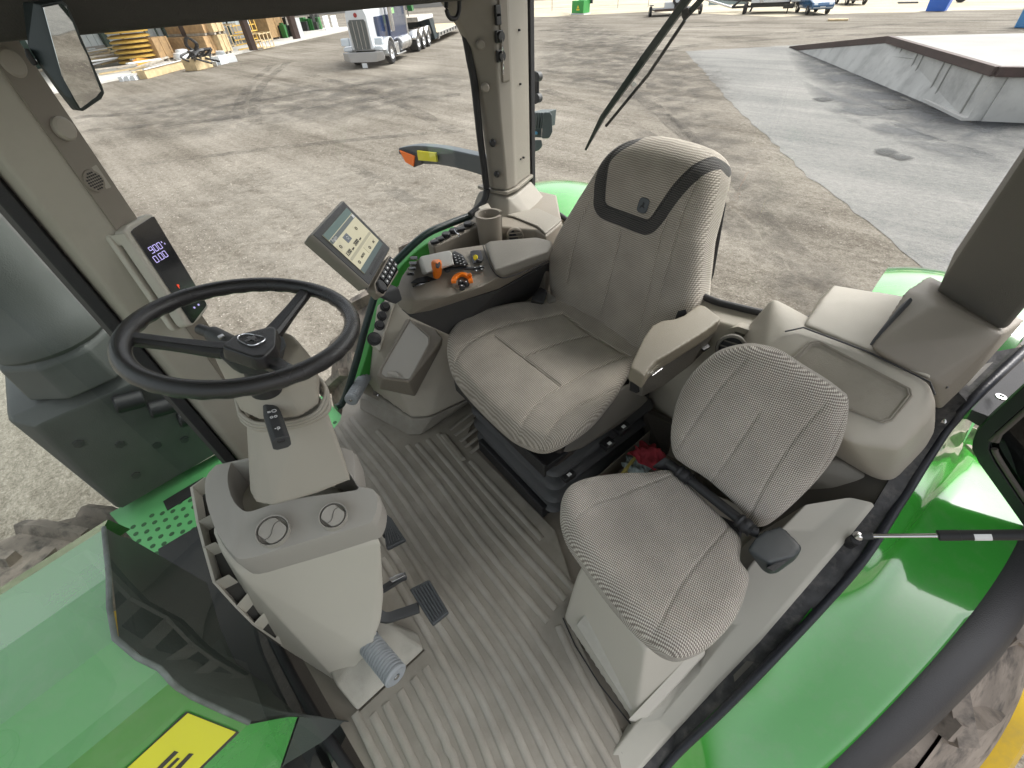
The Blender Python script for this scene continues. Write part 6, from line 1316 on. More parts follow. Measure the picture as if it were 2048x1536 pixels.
WLM = mat('lamp_casting', (.10, .125, .13), .4, .3, 300, var=.1)
hull('lamp_body', zw([(410, 520), (430, 500), (480, 500), (500, 530), (505, 690), (470, 755), (400, 755)], -1.90) + zw([(410, 520), (480, 505), (500, 690), (410, 750)], -1.99), WLM, wl, .006)
for k in range(6):
    x = 270 + k * 26; prism('cooling_fin', zw([(x + 22, 505), (x + 34, 505), (x + 22, 660), (x + 8, 660)], -1.905), (0, -.09, 0), WLM, wl, .002)
hull('lamp_core', zw([(290, 515), (400, 515), (400, 745), (290, 740)], -1.93) + zw([(290, 515), (400, 515), (400, 745), (290, 740)], -1.98), WLM, wl, .004)
hull('swivel_foot', zw([(315, 790), (340, 765), (400, 765), (410, 830), (370, 870), (310, 890), (300, 850)], -1.93) + zw([(330, 790), (390, 780), (370, 860)], -1.97), WLM, wl, .006)
hull('blue_plug', zw([(305, 685), (360, 685), (360, 715), (310, 715)], -1.905) + zw([(305, 685), (360, 715)], -1.93), mat('blue_plastic', (.08, .35, .6), .4), wl, .003)
mb = thing('mirror_bracket', 'black bolted plate bracket outside behind the upper right rear pillar', 'bracket', at(1065, 175, y=-1.85))
prism('plate', zw([(255, 150), (275, 108), (340, 108), (365, 150), (362, 390), (340, 425), (290, 415), (262, 380)], -1.86), (0, -.012, 0), BLACK, mb, .003)
for a, b in ((315, 165), (318, 378)): lathe('bolt', zw([(a, b)], -1.857)[0], (0, 1, 0), [(.018, 0), (.016, .008), (.006, .012), (0, .012)], BLACK, mb, 6)
for a, b in ((365, 160), (365, 365)): lathe('rubber_washer', zw([(a, b)], -1.862)[0], (0, 1, 0), [(.0, -.012), (.02, -.012), (.02, .012), (0, .012)], GREYDK, mb, 16)
tube('antenna_stub', zw([(278, 260), (285, 600), (290, 930)], -1.84), .007, RUBBER, mb, 8)
wp_ = thing('rear_wiper', 'long dark wiper arm and blade hanging outside the rear window', 'wiper', at(1170, 300, y=-1.8))
def wq(a, b): return at(a, b, y=-1.72)
obj('blade', sweep_bm([wq(1171, 300), wq(1205, 235), wq(1290, 115), wq(1388, -20)], [(-.008, -.006), (.008, -.006), (.008, .006), (-.008, .006)], up=(0, 1, 0), scales=[.6, 1.3, 1.6, 1.5]), DKGREEN, wp_, .002)
obj('blade_spine', sweep_bm([at(1212, 252, y=-1.705), at(1296, 150, y=-1.705), at(1370, 40, y=-1.705)], circ(.006, 8), up=(0, 1, 0)), BLACK, wp_)
obj('arm', sweep_bm([at(1366, 38, y=-1.70), at(1395, 8, y=-1.70), at(1425, -30, y=-1.70)], [(-.009, -.004), (.009, -.004), (.009, .004), (-.009, .004)], up=(0, 1, 0)), DKGREEN, wp_, .002)
hull('blade_joint', [at(a, b, y=y) for a, b in ((1362, 22), (1376, 14), (1382, 30), (1366, 40)) for y in (-1.69, -1.72)], BLACK, wp_, .003)
hull('blade_clip', [at(a, b, y=y) for a, b in ((1262, 168), (1268, 162), (1274, 168), (1266, 176)) for y in (-1.695, -1.71)], WHITEM, wp_, .001)
mi = thing('interior_mirror', 'black framed rectangular mirror at top left beside the front pillar, reflecting the yard', 'mirror', at(150, 110, x=1.2))
mN = Vector((-.75, -.62, -.22)).normalized(); mO = at(140, 120, x=1.2)
zm = lambda pts, h=0: [atp(a * 240 / 2048, 80 + b * 160 / 1365, mO + mN * h, mN) for a, b in pts]
mpo = zm([(700, -610), (1060, -680), (1160, -600), (1400, 0), (1520, 250), (1760, 800), (1790, 900), (1740, 1000), (1420, 1215), (1370, 1180), (1250, 1000)])
hull('shell', mpo + [p - mN * .012 for p in mpo] + zm([(380, -640), (600, -640), (470, 100), (680, 450), (1000, 900), (1230, 1190), (1400, 1215)], -.055), mat('mirror_shell', (.02, .03, .033), .45, var=.15), mi, .008, 3)
mg = zm([(730, -560), (1040, -620), (1120, -570), (1370, 60), (1470, 250), (1710, 870), (1640, 960), (1370, 1160), (1290, 1030), (1050, 600)], .0035)
prism('mirror_glass', mg, mN * .001, mat('mirror_silver', (.62, .62, .60), .02, metal=1), mi)
hull('mount_knob', [at(a, b, x=x) for a, b in ((48, 97), (56, 96), (78, 130), (66, 132), (53, 115)) for x in (1.22, 1.25)], BLACK, mi, .003)
hk = thing('coat_hook', 'black looped hook hanging at the top of the right rear pillar', 'hook', at(905, 20, x=1.45))
tube('loop', smooth_path([at(a, b, x=1.42) for a, b in ((893, -8), (893, 20), (900, 36), (912, 36), (918, 20), (918, -8))], 5), .007, BLACK, hk, 8)
# ------------------------------------------------------------ things across the yard
GP = lambda a, b: at(a, b, z=GZ)
def topz(base, py):
    """height above base whose image row is py"""
    lo, hi = 0, 12
    for _ in range(40):
        m = (lo + hi) / 2; v = CR.transposed() @ (base + Vector((0, 0, m)) - CAMP); y = 768 + FPX * v.y / v.z
        if y > py: lo = m
        else: hi = m
    return lo
WOOD = mat('crate_wood', (.46, .30, .15), .75, .6, 12, var=.22, vscale=4)
WOODL = mat('pale_wood', (.58, .45, .26), .75, .5, 12, var=.18, vscale=4)
WOODG = mat('weathered_wood', (.42, .38, .32), .85, .5, 10, var=.25, vscale=4)
ORB = mat('rack_beam_orange', (.62, .13, .03), .5, var=.1)
RUST = mat('rusty_post', (.075, .05, .042), .7, var=.2)
METW = mat('ribbed_sheet_metal', (.62, .68, .70), .45, var=.04)
DGRN = mat('dark_green_steel', (.03, .07, .055), .5)
YORG = mat('rack_yellow', (.62, .40, .08), .55, var=.12)
SLAB = mat('slab_concrete', (.50, .49, .46), .85, .4, 20, var=.08)
TYB = mat('tyre_black', (.025, .025, .027), .8, var=.2)
ALU = mat('bright_aluminium', (.72, .73, .74), .25, metal=.9)
WPT = mat('white_gloss_paint', (.72, .75, .77), .22, coat=.5)
# shed slab, posts and racking
sA, sB = GP(200, 168), GP(716, 57); su = (sB - sA).normalized(); sn = Vector((-su.y, su.x, 0)); sn = sn if sn.x > 0 else -sn
slab = prism('slab', [sA - su * 9, sB + su * 2, sB + su * 2 + sn * 30, sA - su * 9 + sn * 30], (0, 0, .10), SLAB); struct(slab)
def spx(a, b, z=GZ + .1): return at(a, b, z=z)
def obox(c, u, L, n, D, h, bm=None):
    """box from base corner c along u, depth along n"""
    return prism_bm([c, c + u * L, c + u * L + n * D, c + n * D], (0, 0, h), bm)
def pxlen(a, b): return (b - a).length
shed = thing('storage_shed', 'long pale sheet metal shed wall with dark green posts behind the racks', 'building', sA + sn * 11)
wb = sA - su * 9 + sn * 12; WL = 42
obj('wall', obox(wb + Vector((0, 0, .9)), su, WL, sn, .15, 7), METW, shed, smooth=False)
bm = bmesh.new()
for i in range(70): obox(wb + su * (i * .6) - sn * .05 + Vector((0, 0, .9)), su, .12, sn, .05, 7, bm)
obj('wall_ribs', bm, METW, shed, smooth=False)['kind'] = 'stuff'
obj('base_wall', obox(wb - sn * .06, su, WL, sn, .3, .95), mat('base_wall_block', (.34, .33, .31), .8), shed, smooth=False)
obj('roof', obox(wb - sn * 12.5 + Vector((0, 0, 6.5)), su, WL, sn, 13, .2), METW, shed, smooth=False)
for i, d in enumerate((2, 8.5, 15, 21.5, 28)):
    obj('green_post', obox(wb + su * d - sn * .3, su, .45, sn, .3, 7), DGRN, shed, smooth=False)
for nm, (px, py) in (('', (396, 113)), ('', (512, 101)), ('', (598, 78))):
    o = prism('shed_post', [spx(px - 5, py) + Vector((0, 0, 0)), spx(px + 4, py - 1), spx(px + 4, py - 1) + sn * .35, spx(px - 5, py) + sn * .35], (0, 0, 6.3), RUST)
    tag(o, {396: 'leftmost rusty steel post, rising out of the tangle of straps', 512: 'middle rusty steel post, standing in front of the yellow frames', 598: 'rightmost rusty steel post, beside the white sign board'}[px], 'post', 'rusty posts along the shed edge')
# pallet racking
def rack(label, a, b, d, lv, n):
    t = thing('pallet_rack', label, 'rack', a, 'pallet racks under the shed')
    u = (b - a); L = u.length; u.normalize()
    for z in lv:
        for off in (0, d): obj('beam', obox(a + sn * off + Vector((0, 0, z)), u, L, sn, .08, .20), ORB, t, smooth=False)
        obj('shelf', obox(a + sn * .1 + Vector((0, 0, z + .1)), u, L, sn, d - .1, .04), WOODG, t, smooth=False)
    for i in range(n + 1):
        for off in (0, d): obj('upright', obox(a + u * (L * i / n) + sn * off, u, .1, sn, .1, 5.6), DGRN, t, smooth=False)
    return t
rk1 = rack('orange beamed pallet rack behind the stacked wooden crates', spx(262, 118) + sn * 3.5, spx(450, 92) + sn * 3.0, 1.2, (2.35, 4.4), 3)
rk2 = rack('orange beamed pallet rack behind the open pallet frames', spx(466, 92) + sn * 2.5, spx(600, 70) + sn * 2.5, 1.2, (2.35, 4.4), 3)
def crate(label, c, L, D, h, m, grp='wooden crates stacked by the shed', skids=True, batt=3):
    t = thing('wooden_crate', label, 'crate', c, grp)
    s = .14 if skids else 0
    obj('box', obox(c + Vector((0, 0, s)), su, L, sn, D, h - s), m, t, .02, smooth=False)
    for i in range(batt): obj('batten', obox(c + su * ((L - .16) * i / (batt - 1)) - sn * .04 + Vector((0, 0, s)), su, .16, sn, .035, h - s), m, t, smooth=False)
    if skids:
        for i in range(3): obj('skid', obox(c + su * ((L - .2) * i / 2), su, .2, sn, D, s - .005), WOODG, t, smooth=False)
    return t
def cr2(label, px0, py0, px1, py1, top, D, m, **k):
    a = spx(px0, py0); b = spx(px1, py1); L = max(.5, (b - a).dot(su)); h = topz(a, top)
    return crate(label, a, L, D, h, m, **k), a, L, h
c1, a1, L1, h1 = cr2('long brown crate with open top edge left of the first post', 325, 124, 365, 118, 76, 1.8, WOOD)
c2, a2, L2, h2 = cr2('wide slatted crate on skids behind the tangle of straps', 378, 115, 418, 110, 75, 1.8, WOOD)
c3, a3, L3, h3 = cr2('brown crate with a white arrow label, on the ground between two crates', 422, 113, 444, 108, 73, 1.8, WOOD)
c4, a4, L4, h4 = cr2('yellowish new crate on the ground, rightmost of the bottom row', 449, 109, 473, 105, 70, 1.8, WOODL)
crate('upper brown crate with a green sticker stacked on the left of the top row', a2 + su * (L2 * .6) + Vector((0, 0, h2 + .03)), L3 * .9, 1.6, h3 * .9, WOOD)
crate('upper crate with a small white arrow, middle of the stacked top row', a3 + su * (L3 * .25) + Vector((0, 0, h3 + .03)), L3 * .95, 1.6, h3 * .95, WOOD)
crate('upper pale crate at the right end of the stacked top row', a4 + su * (-L4 * .15) + Vector((0, 0, h4 + .03)), L4 * 1.15, 1.6, h4 * .95, WOODL)
crate('open topped plywood crate standing alone beyond the pallet frames', spx(545, 80), 2.6, 1.9, 1.75, WOOD, grp='wooden crates stacked by the shed')
# yellow ring stack
yr = thing('ring_stack', 'tall stack of round yellow bale rings beside the crates', 'ring stack', spx(302, 126))
yc_ = spx(305, 126) + sn * 1.0
for i in range(9):
    lathe('ring', yc_ + Vector((0, 0, .12 + .27 * i)) + su * (.03 * i), (0, 0, 1), [(1.25, 0), (1.30, .0), (1.30, .07), (1.25, .10), (1.05, .16), (.4, .18), (.4, .12), (1.0, .08)], YORG, yr, 24)
# pallet frames
def pallet(name, label, c, L, H, D, n, m, grp):
    t = thing(name, label, 'pallet', c, grp)
    for z in [H * i / n for i in range(n + 1)]:
        obj('rail', obox(c + Vector((0, 0, z)), su, L, sn, .07, .07), m, t, smooth=False); obj('rail', obox(c + sn * D + Vector((0, 0, z)), su, L, sn, .07, .07), m, t, smooth=False)
    for i in range(4): obj('slat', obox(c + su * (L - .08) * i / 3 - sn * .03, su, .09, sn, .03, H + .07), m, t, smooth=False)
    for i in range(3): obj('cross_slat', obox(c + su * (L - .08) * i / 2 + Vector((0, 0, H + .075)), su, .09, sn, D, .03), m, t, smooth=False)
    return t
pallet('timber_frame', 'pale open timber frame just right of the stacked crates', spx(480, 93) + sn * .6, 1.3, 1.4, 1, 2, WOODL, 'open timber frames')
pallet('timber_frame', 'yellow timber frame behind the middle rusty post', spx(500, 100), 1.5, .9, 1, 3, YORG, 'open timber frames')
pallet('timber_frame', 'low front timber frame nearest the yard edge', spx(527, 98), 1.6, .9, .9, 2, WOODL, 'open timber frames')
pallet('timber_frame', 'upper yellow timber frame stacked on the middle ones', spx(508, 98) + sn * .3 + Vector((0, 0, 1.05)), 1.7, .8, .9, 2, YORG, 'open timber frames')
# rack contents and machines under the shed
random.seed(11)
def pile(name, label, cat, c, n, sx, sy, sz, ms, u=None, v=None):
    t = thing(name, label, cat, c); u = u or su; v = v or sn
    for i in range(n):
        p = c + u * random.uniform(0, sx) + v * random.uniform(0, sy)
        w_, d_, h_ = random.uniform(.15, .5) * sx * .6, random.uniform(.2, .6) * sy, random.uniform(.25, 1) * sz
        obj('piece', obox(p, (u + v * random.uniform(-.4, .4)).normalized(), w_, v, d_, h_), random.choice(ms), t, .02, smooth=False)
    return t
MG = mat('machine_green', (.03, .16, .04), .45); MB_ = mat('machine_black', (.02, .022, .022), .6)
for lab, px, py, n in (('dark green machine parts on the floor beyond the plywood crate', 577, 76, 9), ('black and green equipment frame near the end of the shed', 626, 62, 12)):
    t = pile('machinery', lab, 'machinery', spx(px, py), n, 2.2, 1.4, 1.5, [MG, MB_, MB_])
    for k in range(5):
        a = spx(px, py) + su * random.uniform(0, 2) + sn * random.uniform(0, 1); tube('bar', [a, a + Vector((random.uniform(-.4, .4), random.uniform(-.4, .4), 2.3))], .05, MB_, t, 6)
pile('rack_load', 'grey and tan goods on the shelf of the far rack', 'goods', spx(490, 92) + sn * 2.7 + Vector((0, 0, 2.5)), 8, 5, .9, .8, [WOODG, WOODL, MB_])
pile('rack_load', 'timber frames on the shelf above the yellow rings', 'goods', spx(285, 118) + sn * 3.6 + Vector((0, 0, 2.5)), 8, 5, .9, .9, [WOODL, WOODL, WOODG])
sgn = prism('sign_board', [spx(602, 77), spx(610, 76), spx(610, 76) + Vector((0, 0, 0)) + sn * .06, spx(602, 77) + sn * .06], (0, 0, 1.5), WPT); tag(sgn, 'narrow white board standing beside the rightmost rusty post', 'sign')
for nm, lab, px, py in (('display_board', 'white panel leaning at the end of the shed', 652, 60), ('display_board', 'white board standing under the parked dark trailer', 668, 60)):
    o = prism(nm, [spx(px, py), spx(px + 10, py - 2), spx(px + 10, py - 2) + sn * .08, spx(px, py) + sn * .08], (0, 0, 1.2), WPT); tag(o, lab, 'panel')
# lumber heap
lm = thing('lumber_pile', 'heap of long weathered boards and pale beams at the left end of the shed', 'lumber', GP(250, 150))
random.seed(5)
for i in range(64):
    a = GP(random.uniform(60, 275), random.uniform(118, 156)); d = (su * random.uniform(.6, 1) + sn * random.uniform(-.5, .1)).normalized()
    a = Vector((a.x, a.y, GZ + .05 + random.uniform(0, .8)))
    obj('board', sweep_bm([a, a + d * random.uniform(2, 3.6) + Vector((0, 0, random.uniform(-.1, .25)))], [(-.10, -.04), (.10, -.04), (.10, .04), (-.10, .04)]), random.choice([WOODG, WOODG, WOODL, WPT]), lm, smooth=False)
bmz = thing('long_beam_crate', 'long shallow tan timber box lying in front of the yellow rings', 'crate', GP(300, 158))
A0_, B0_ = GP(296, 158), GP(380, 135); uu = (B0_ - A0_).normalized(); vv = Vector((-uu.y, uu.x, 0)); vv = vv if vv.x > 0 else -vv
obj('box', obox(A0_, uu, (B0_ - A0_).length, vv, .5, .42), WOODL, bmz, .02, smooth=False); obj('lid_edge', obox(A0_ + Vector((0, 0, .43)) - vv * .05, uu, (B0_ - A0_).length, vv, .1, .05), WPT, bmz, smooth=False)
for i in range(3): obj('board_end', obox(A0_ - uu * (.3 + .1 * i) + vv * (.55 + .3 * i), uu, 1.2, vv, .25, .22), WPT, bmz, smooth=False)
oc = thing('orange_casting', 'small bright orange implement part lying before the yellow rings', 'machine part', GP(285, 136)); cO = GP(284, 136) + Vector((0, 0, .25))
hull('body', [cO + su * a + sn * b + Vector((0, 0, c)) for a, b, c in ((-.3, 0, -.2), (.2, 0, -.25), (.9, .1, .05), (1.3, .1, .1), (1.2, .3, -.1), (-.2, .3, .2), (.1, .1, .3))], mat('implement_orange', (.75, .30, .03), .5), oc, .03)
sb = thing('white_sack', 'bulging white sack with black straps at the foot of the left rusty post', 'sack', GP(372, 124))
me_ = lathe('bag', GP(372, 122) + Vector((0, 0, .0)), (0, 0, 1), [(0, 0), (.6, .03), (.72, .25), (.62, .5), (.45, .55), (.40, .68), (.2, .72), (0, .70)], WPT, sb, 18)
for k in range(4):
    a = GP(372, 122) + Vector((.2 * k - .3, -.9, .5)); tube('strap', smooth_path([a, a + Vector((-.4, -.2, .4)), a + Vector((-.2, .2, .8)), a + Vector((.3, .3, .3)), a + Vector((.2, -.3, -.2))], 5), .05, BLACK, sb, 6)
ct = thing('strapped_bale', 'small pale crate draped with black hoses before the left rusty post', 'crate', GP(410, 142))
cC = GP(396, 142); obj('box', obox(cC, su, 1.5, sn, .9, .6), WOODL, ct, .04, smooth=False)
random.seed(9)
for k in range(9):
    a = cC + su * random.uniform(0, 1.6) + sn * random.uniform(0, .9) + Vector((0, 0, .6)); tube('hose', smooth_path([a, a + Vector((random.uniform(-.6, .6), random.uniform(-.6, .6), .35)), a + Vector((random.uniform(-.9, .9), random.uniform(-.9, .9), .15)), a + Vector((random.uniform(-1.2, 1.2), -.4, -.3))], 5), .06, BLACK, ct, 6)
wt_ = thing('white_carton', 'crushed white cartons lying at the edge of the slab', 'carton', GP(450, 132))
for k in range(4):
    a = GP(436 + 7 * k, 133 - 3 * k); obj('carton', obox(a, (su + sn * random.uniform(-.8, .8)).normalized(), .9, sn, .7, random.uniform(.25, .6)), WPT, wt_, .02, smooth=False)
# dark parked trailer box beyond the shed end
dt = thing('dark_trailer', 'dark blue boxy trailer parked behind the white nosed truck', 'trailer', GP(690, 55)); dA_ = GP(652, 52) + sn * 4
obj('box_body', obox(dA_ + Vector((0, 0, 1.5)), su, 7, sn, 2.6, 3), mat('dark_blue_panel', (.03, .06, .10), .4, var=.2), dt, .03, smooth=False)
obj('chassis', obox(dA_ + Vector((0, 0, 1.1)), su, 7, sn, 2.4, .3), MB_, dt, smooth=False)
for k in range(3): obj('side_panel', obox(dA_ + su * (.5 + 2.2 * k) - sn * .05 + Vector((0, 0, 1.8)), su, 1.4, sn, .05, 2.2), mat('dark_glass_panel', (.015, .025, .05), .2), dt, smooth=False)
for k in range(2): lathe('wheel', dA_ + su * (4.2 + 1.2 * k) - sn * .1 + Vector((0, 0, .5)), sn, [(0, 0), (.5, 0), (.5, .3), (0, .3)], TYB, dt, 20)
# ------------------------------------------------------------ truck with lowboy trailer
FL = GP(786, 127); RR = GP(858, 93); tf = FL - RR; tf.z = 0; tf.normalize(); tl = Vector((tf.y, -tf.x, 0))
if tl.dot(GP(712, 129) - FL) > 0: tl = -tl          # tl points to the near side of the truck
TO = FL - tl * 1.1
TO.z = GZ
def TP(f, l, z):
    z = z if z < 1 else 1 + (z - 1) * 1.22
    return TO + tf * f + tl * l + Vector((0, 0, z))
tk = thing('semi_truck', 'white nosed semi truck with dark blue cab, chrome fuel tank and tall grille', 'truck', TO)
def tb(name, f0, f1, l0, l1, z0, z1, m, par=tk, bev=.02): return hull(name, [TP(f, l, z) for f in (f0, f1) for l in (l0, l1) for z in (z0, z1)], m, par, bev)
hull('hood', [TP(f, l, z) for f, l, z in ((1.25, -.62, .75), (1.25, .62, .75), (1.25, -.60, 2.05), (1.25, .60, 2.05), (1.18, -.52, 2.25), (1.18, .52, 2.25), (-1.0, -.82, 2.35), (-1.0, .82, 2.35), (-1.0, -.85, .9), (-1.0, .85, .9))], WPT, tk, .06, 4)
NAVY = mat('navy_paint', (.015, .03, .08), .2, coat=.6)
tb('engine_side', -1.0, .55, -.86, .86, .8, 1.95, NAVY)
hull('grille_shell', [TP(f, l, z) for f in (1.26, 1.36) for l, z in ((-.63, .8), (.63, .8), (.60, 2.05), (.5, 2.25), (-.5, 2.25), (-.60, 2.05))], WPT, tk, .05, 4)
gr_ = hull('grille', [TP(f, l, z) for f in (1.361, 1.375) for l, z in ((-.46, .82), (.46, .82), (.50, 1.78), (.42, 1.9), (-.42, 1.9), (-.50, 1.78))], mat('grille_mesh', (.13, .14, .135), .5, metal=.3), tk, .01)
for k in range(5): tb('grille_bar', 1.376, 1.39, -.5 + .25 * k - .012, -.5 + .25 * k + .012, .82, 1.85, CHROME, gr_, 0)
lathe('oval_badge', TP(1.365, 0, 2.05), tf, [(.1, 0), (.1, .015), (0, .02)], mat('badge_red', (.35, .03, .03), .3), tk, 16)
hull('bumper', [TP(f, l, z) for f, l, z in ((1.45, -1.2, .72), (1.45, 1.2, .72), (1.62, -.9, .72), (1.62, .9, .72), (1.45, -1.2, .35), (1.45, 1.2, .35), (1.62, -.75, .28), (1.62, .75, .28), (1.35, -1.2, .5), (1.35, 1.2, .5))], mat('polished_bumper', (.55, .56, .58), .3, metal=.8), tk, .015)
tb('number_plate', 1.6, 1.62, -.15, .15, .02, .24, WPT, tk, .003)
for s in (-1, 1):
    # fender arcs
    bm = bmesh.new(); cols = []
    for k in range(15):
        a = math.radians(-10 + 185 * k / 14); r = .66
        cols.append([bm.verts.new(TP(math.cos(a) * r * 1.1, s * l, .55 + math.sin(a) * r)) for l in (.72, 1.22)] + [bm.verts.new(TP(math.cos(a) * r * 1.1, s * 1.22, .50 + math.sin(a) * r))])
    for A, B in zip(cols, cols[1:]):
        for j in range(2): bm.faces.new((A[j], A[j + 1], B[j + 1], B[j]))
    bmesh.ops.recalc_face_normals(bm, faces=list(bm.faces)); f_ = obj('fender', bm, WPT, tk, angle=60); f_.modifiers.new('s', 'SOLIDIFY').thickness = .04
    hull('fender_nose', [TP(f, s * l, z) for f, l, z in ((.66, .66, 1.0), (1.3, .66, .95), (1.3, 1.18, .9), (.7, 1.2, 1.0), (1.3, .66, .74), (1.35, 1.18, .74), (.75, 1.18, .7), (.7, .66, .74))], WPT, tk, .06)
    hull('headlight', [TP(f, s * l, z) for f, l, z in ((1.2, .72, 1.0), (1.2, 1.25, 1.0), (1.42, .76, 1.0), (1.38, 1.2, 1.0), (1.2, .72, 1.3), (1.2, 1.25, 1.28), (1.36, .78, 1.25), (1.3, 1.2, 1.25))], mat('headlamp', (.6, .66, .7), .15), tk, .04)
def twheel(f, l, R=.53, w_=.3, dual=False, par=tk):
    s = 1 if l > 0 else -1; ax = tl * s
    t = lathe('wheel', TP(f, l, R) - ax * w_, ax, [(R * .55, 0), (R * .9, 0), (R, .05), (R, w_ - .05), (R * .92, w_), (R * .58, w_)], TYB, par, 28)
    lathe('rim', TP(f, l, R) - ax * .10, ax, [(R * .6, .09), (R * .56, .09), (R * .5, .02), (R * .3, .0), (R * .26, .08), (R * .12, .12), (0, .12)], ALU, t, 20); return t
twheel(0, 1.2); twheel(0, -1.2)
for f in (-5.6, -6.95, -8.3): twheel(f, 1.2, w_=.6); twheel(f, -1.2, w_=.6)
hull('cab', [TP(f, l, z) for f, l, z in ((-1.0, -.95, .95), (-1.0, .95, .95), (-1.0, -.95, 2.3), (-1.0, .95, 2.3), (-1.35, -.92, 3.1), (-1.35, .92, 3.1), (-3.9, -1.05, .95), (-3.9, 1.05, .95), (-3.9, -1.05, 3.2), (-3.9, 1.05, 3.2))], NAVY, tk, .05)
hull('windscreen', [TP(f, l, z) for f, l, z in ((-.99, -.85, 2.42), (-.99, .85, 2.42), (-1.26, -.82, 3.0), (-1.26, .82, 3.0), (-.97, 0, 2.42), (-1.23, 0, 3.0))] + [TP(-1.3, 0, 2.7)], mat('truck_glass', (.35, .5, .52), .08), tk, .005)
tb('screen_divider', -1.25, -.96, -.02, .02, 2.4, 3.0, NAVY)
hull('side_window', [TP(f, .975, z) for f, z in ((-1.45, 2.3), (-2.2, 2.3), (-2.2, 2.95), (-1.5, 2.95))] + [TP(f, .94, z) for f, z in ((-1.45, 2.3), (-2.2, 2.95))], mat('truck_side_glass', (.03, .04, .05), .1), tk, 0)
tb('door_sign', -2.2, -1.5, .985, .992, 1.95, 2.15, mat('sign_green', (.25, .5, .2), .5), tk, 0)
cyl('air_cleaner', TP(-.75, 1.15, 1.35), TP(-.75, 1.15, 2.35), .19, CHROME, tk, 20); lathe('air_cleaner_cap', TP(-.75, 1.15, 2.35), (0, 0, 1), [(.22, 0), (.22, .15), (.12, .25), (0, .25)], CHROME, tk)
cyl('fuel_tank', TP(-1.9, 1.0, .75), TP(-3.7, 1.0, .75), .34, ALU, tk, 24)
for f in (-2.3, -3.2): lathe('tank_strap', TP(f, 1.0, .75), tf, [(.345, 0), (.355, 0), (.355, .06), (.345, .06)], CHROME, tk, 24)
tb('cab_step', -2.6, -1.0, .8, 1.2, .28, .36, ALU); tb('step_box', -1.6, -1.0, .85, 1.12, .36, .9, ALU)
cyl('exhaust_pipe', TP(-4.05, 1.0, .9), TP(-4.05, 1.0, 3.4), .10, CHROME, tk)
tb('frame_rails', -9.2, .8, -.45, .45, .65, .9, MB_); 
for f in (-5.6, -6.95, -8.3):
    bm = bmesh.new(); cols = []
    for k in range(11):
        a = math.radians(15 + 150 * k / 10); cols.append([bm.verts.new(TP(f + math.cos(a) * .66, l, .53 + math.sin(a) * .62)) for l in (.6, 1.25)])
    for A, B in zip(cols, cols[1:]): bm.faces.new((A[0], A[1], B[1], B[0]))
    o = obj('mud_guard', bm, ALU, tk, angle=60); o.modifiers.new('s', 'SOLIDIFY').thickness = .03
ms_ = tube('mirror_arm', smooth_path([TP(-1.2, .95, 2.2), TP(-.9, 1.4, 2.3), TP(-.9, 1.45, 2.8)], 4), .03, CHROME, tk, 8)
tb('door_mirror', -.95, -.85, 1.35, 1.6, 2.35, 2.8, CHROME)
lw = thing('lowboy_trailer', 'low grey flatbed trailer with black gooseneck hitched behind the semi truck', 'trailer', TP(-12, 0, 0))
tb('upper_deck', -9.9, -5.9, -1.25, 1.25, 1.42, 1.62, WOODG, lw); tb('deck_edge', -9.9, -5.9, 1.252, 1.28, 1.44, 1.6, WPT, lw)
hull('gooseneck', [TP(f, l, z) for l in (-1.2, 1.2) for f, z in ((-9.0, 1.40), (-10.2, 1.40), (-10.8, .3), (-10.0, .25), (-9.2, 1.2))], mat('gooseneck_black', (.02, .035, .045), .4), lw, .03)
tb('lower_deck', -20, -10.8, -1.3, 1.3, .50, .62, WOODL, lw); tb('side_rail', -20, -10.8, 1.302, 1.36, .36, .64, ALU, lw)
for k in range(8): tb('rail_pocket', -11.6 - k * 1.05, -11.2 - k * 1.05, 1.362, 1.38, .42, .58, MB_, lw, 0)
hull('ramp_tail', [TP(f, l, z) for l in (-1.3, 1.3) for f, z in ((-10.8, .62), (-10.8, .2), (-11.6, .5))], ALU, lw, .01)
for k in range(5): tb('ladder_rung', -7.35, -6.65, .2, .24, 1.9 + k * .28, 1.95 + k * .28, MB_, lw, 0)
for f in (-7.4, -6.65): tb('ladder_rail', f, f + .06, .2, .24, 1.62, 3.2, MB_, lw, 0)
tb('green_toolbox', -5.6, -5.2, .9, 1.2, 1.9, 2.7, MG, lw)
# ------------------------------------------------------------ distant building, fence, dry grass
fb = thing('warehouse', 'long white warehouse wall far beyond the fence', 'building', GP(1046, 9))
f0 = GP(560, 42); f1 = GP(1340, -9); fu = (f1 - f0).normalized(); fn2 = Vector((-fu.y, fu.x, 0)); fn2 = fn2 if fn2.dot(f0 - CAMP) > 0 else -fn2
f0 = GP(700, 28) ; f0 = GP(560, 34)
obj('wall', obox(f0 + Vector((0, 0, .5)), fu, (f1 - f0).length, fn2, 10, 6), mat('white_cladding', (.66, .70, .71), .5), fb, smooth=False)
obj('base_wall', obox(f0 - fn2 * .1, fu, (f1 - f0).length, fn2, .2, .55), mat('base_wall_block', (.34, .33, .31), .8), fb, smooth=False)
for k in range(12): obj('cladding_joint', obox(f0 - fn2 * .06 + fu * (8 * k + 3) + Vector((0, 0, .55)), fu, .12, fn2, .06, 6), mat('joint_grey', (.4, .43, .44), .6), fb, smooth=False)
gA, gB = GP(1040, 34), GP(1500, 20)
GRS = ground_mat('dry_grass_verge', [(.36, (.28, .24, .17)), (.46, (.40, .35, .26)), (.54, (.50, .45, .35)), (.66, (.60, .56, .47))])
o = sheet('verge', jag([GP(900, 38), GP(1140, 32), GP(1300, 24), GP(1560, 34), GP(1750, 26), GP(2400, 10), GP(2400, -40), GP(1400, -45), GP(900, 8)], .6, 2.5), GRS, GZ + .01); struct(o)
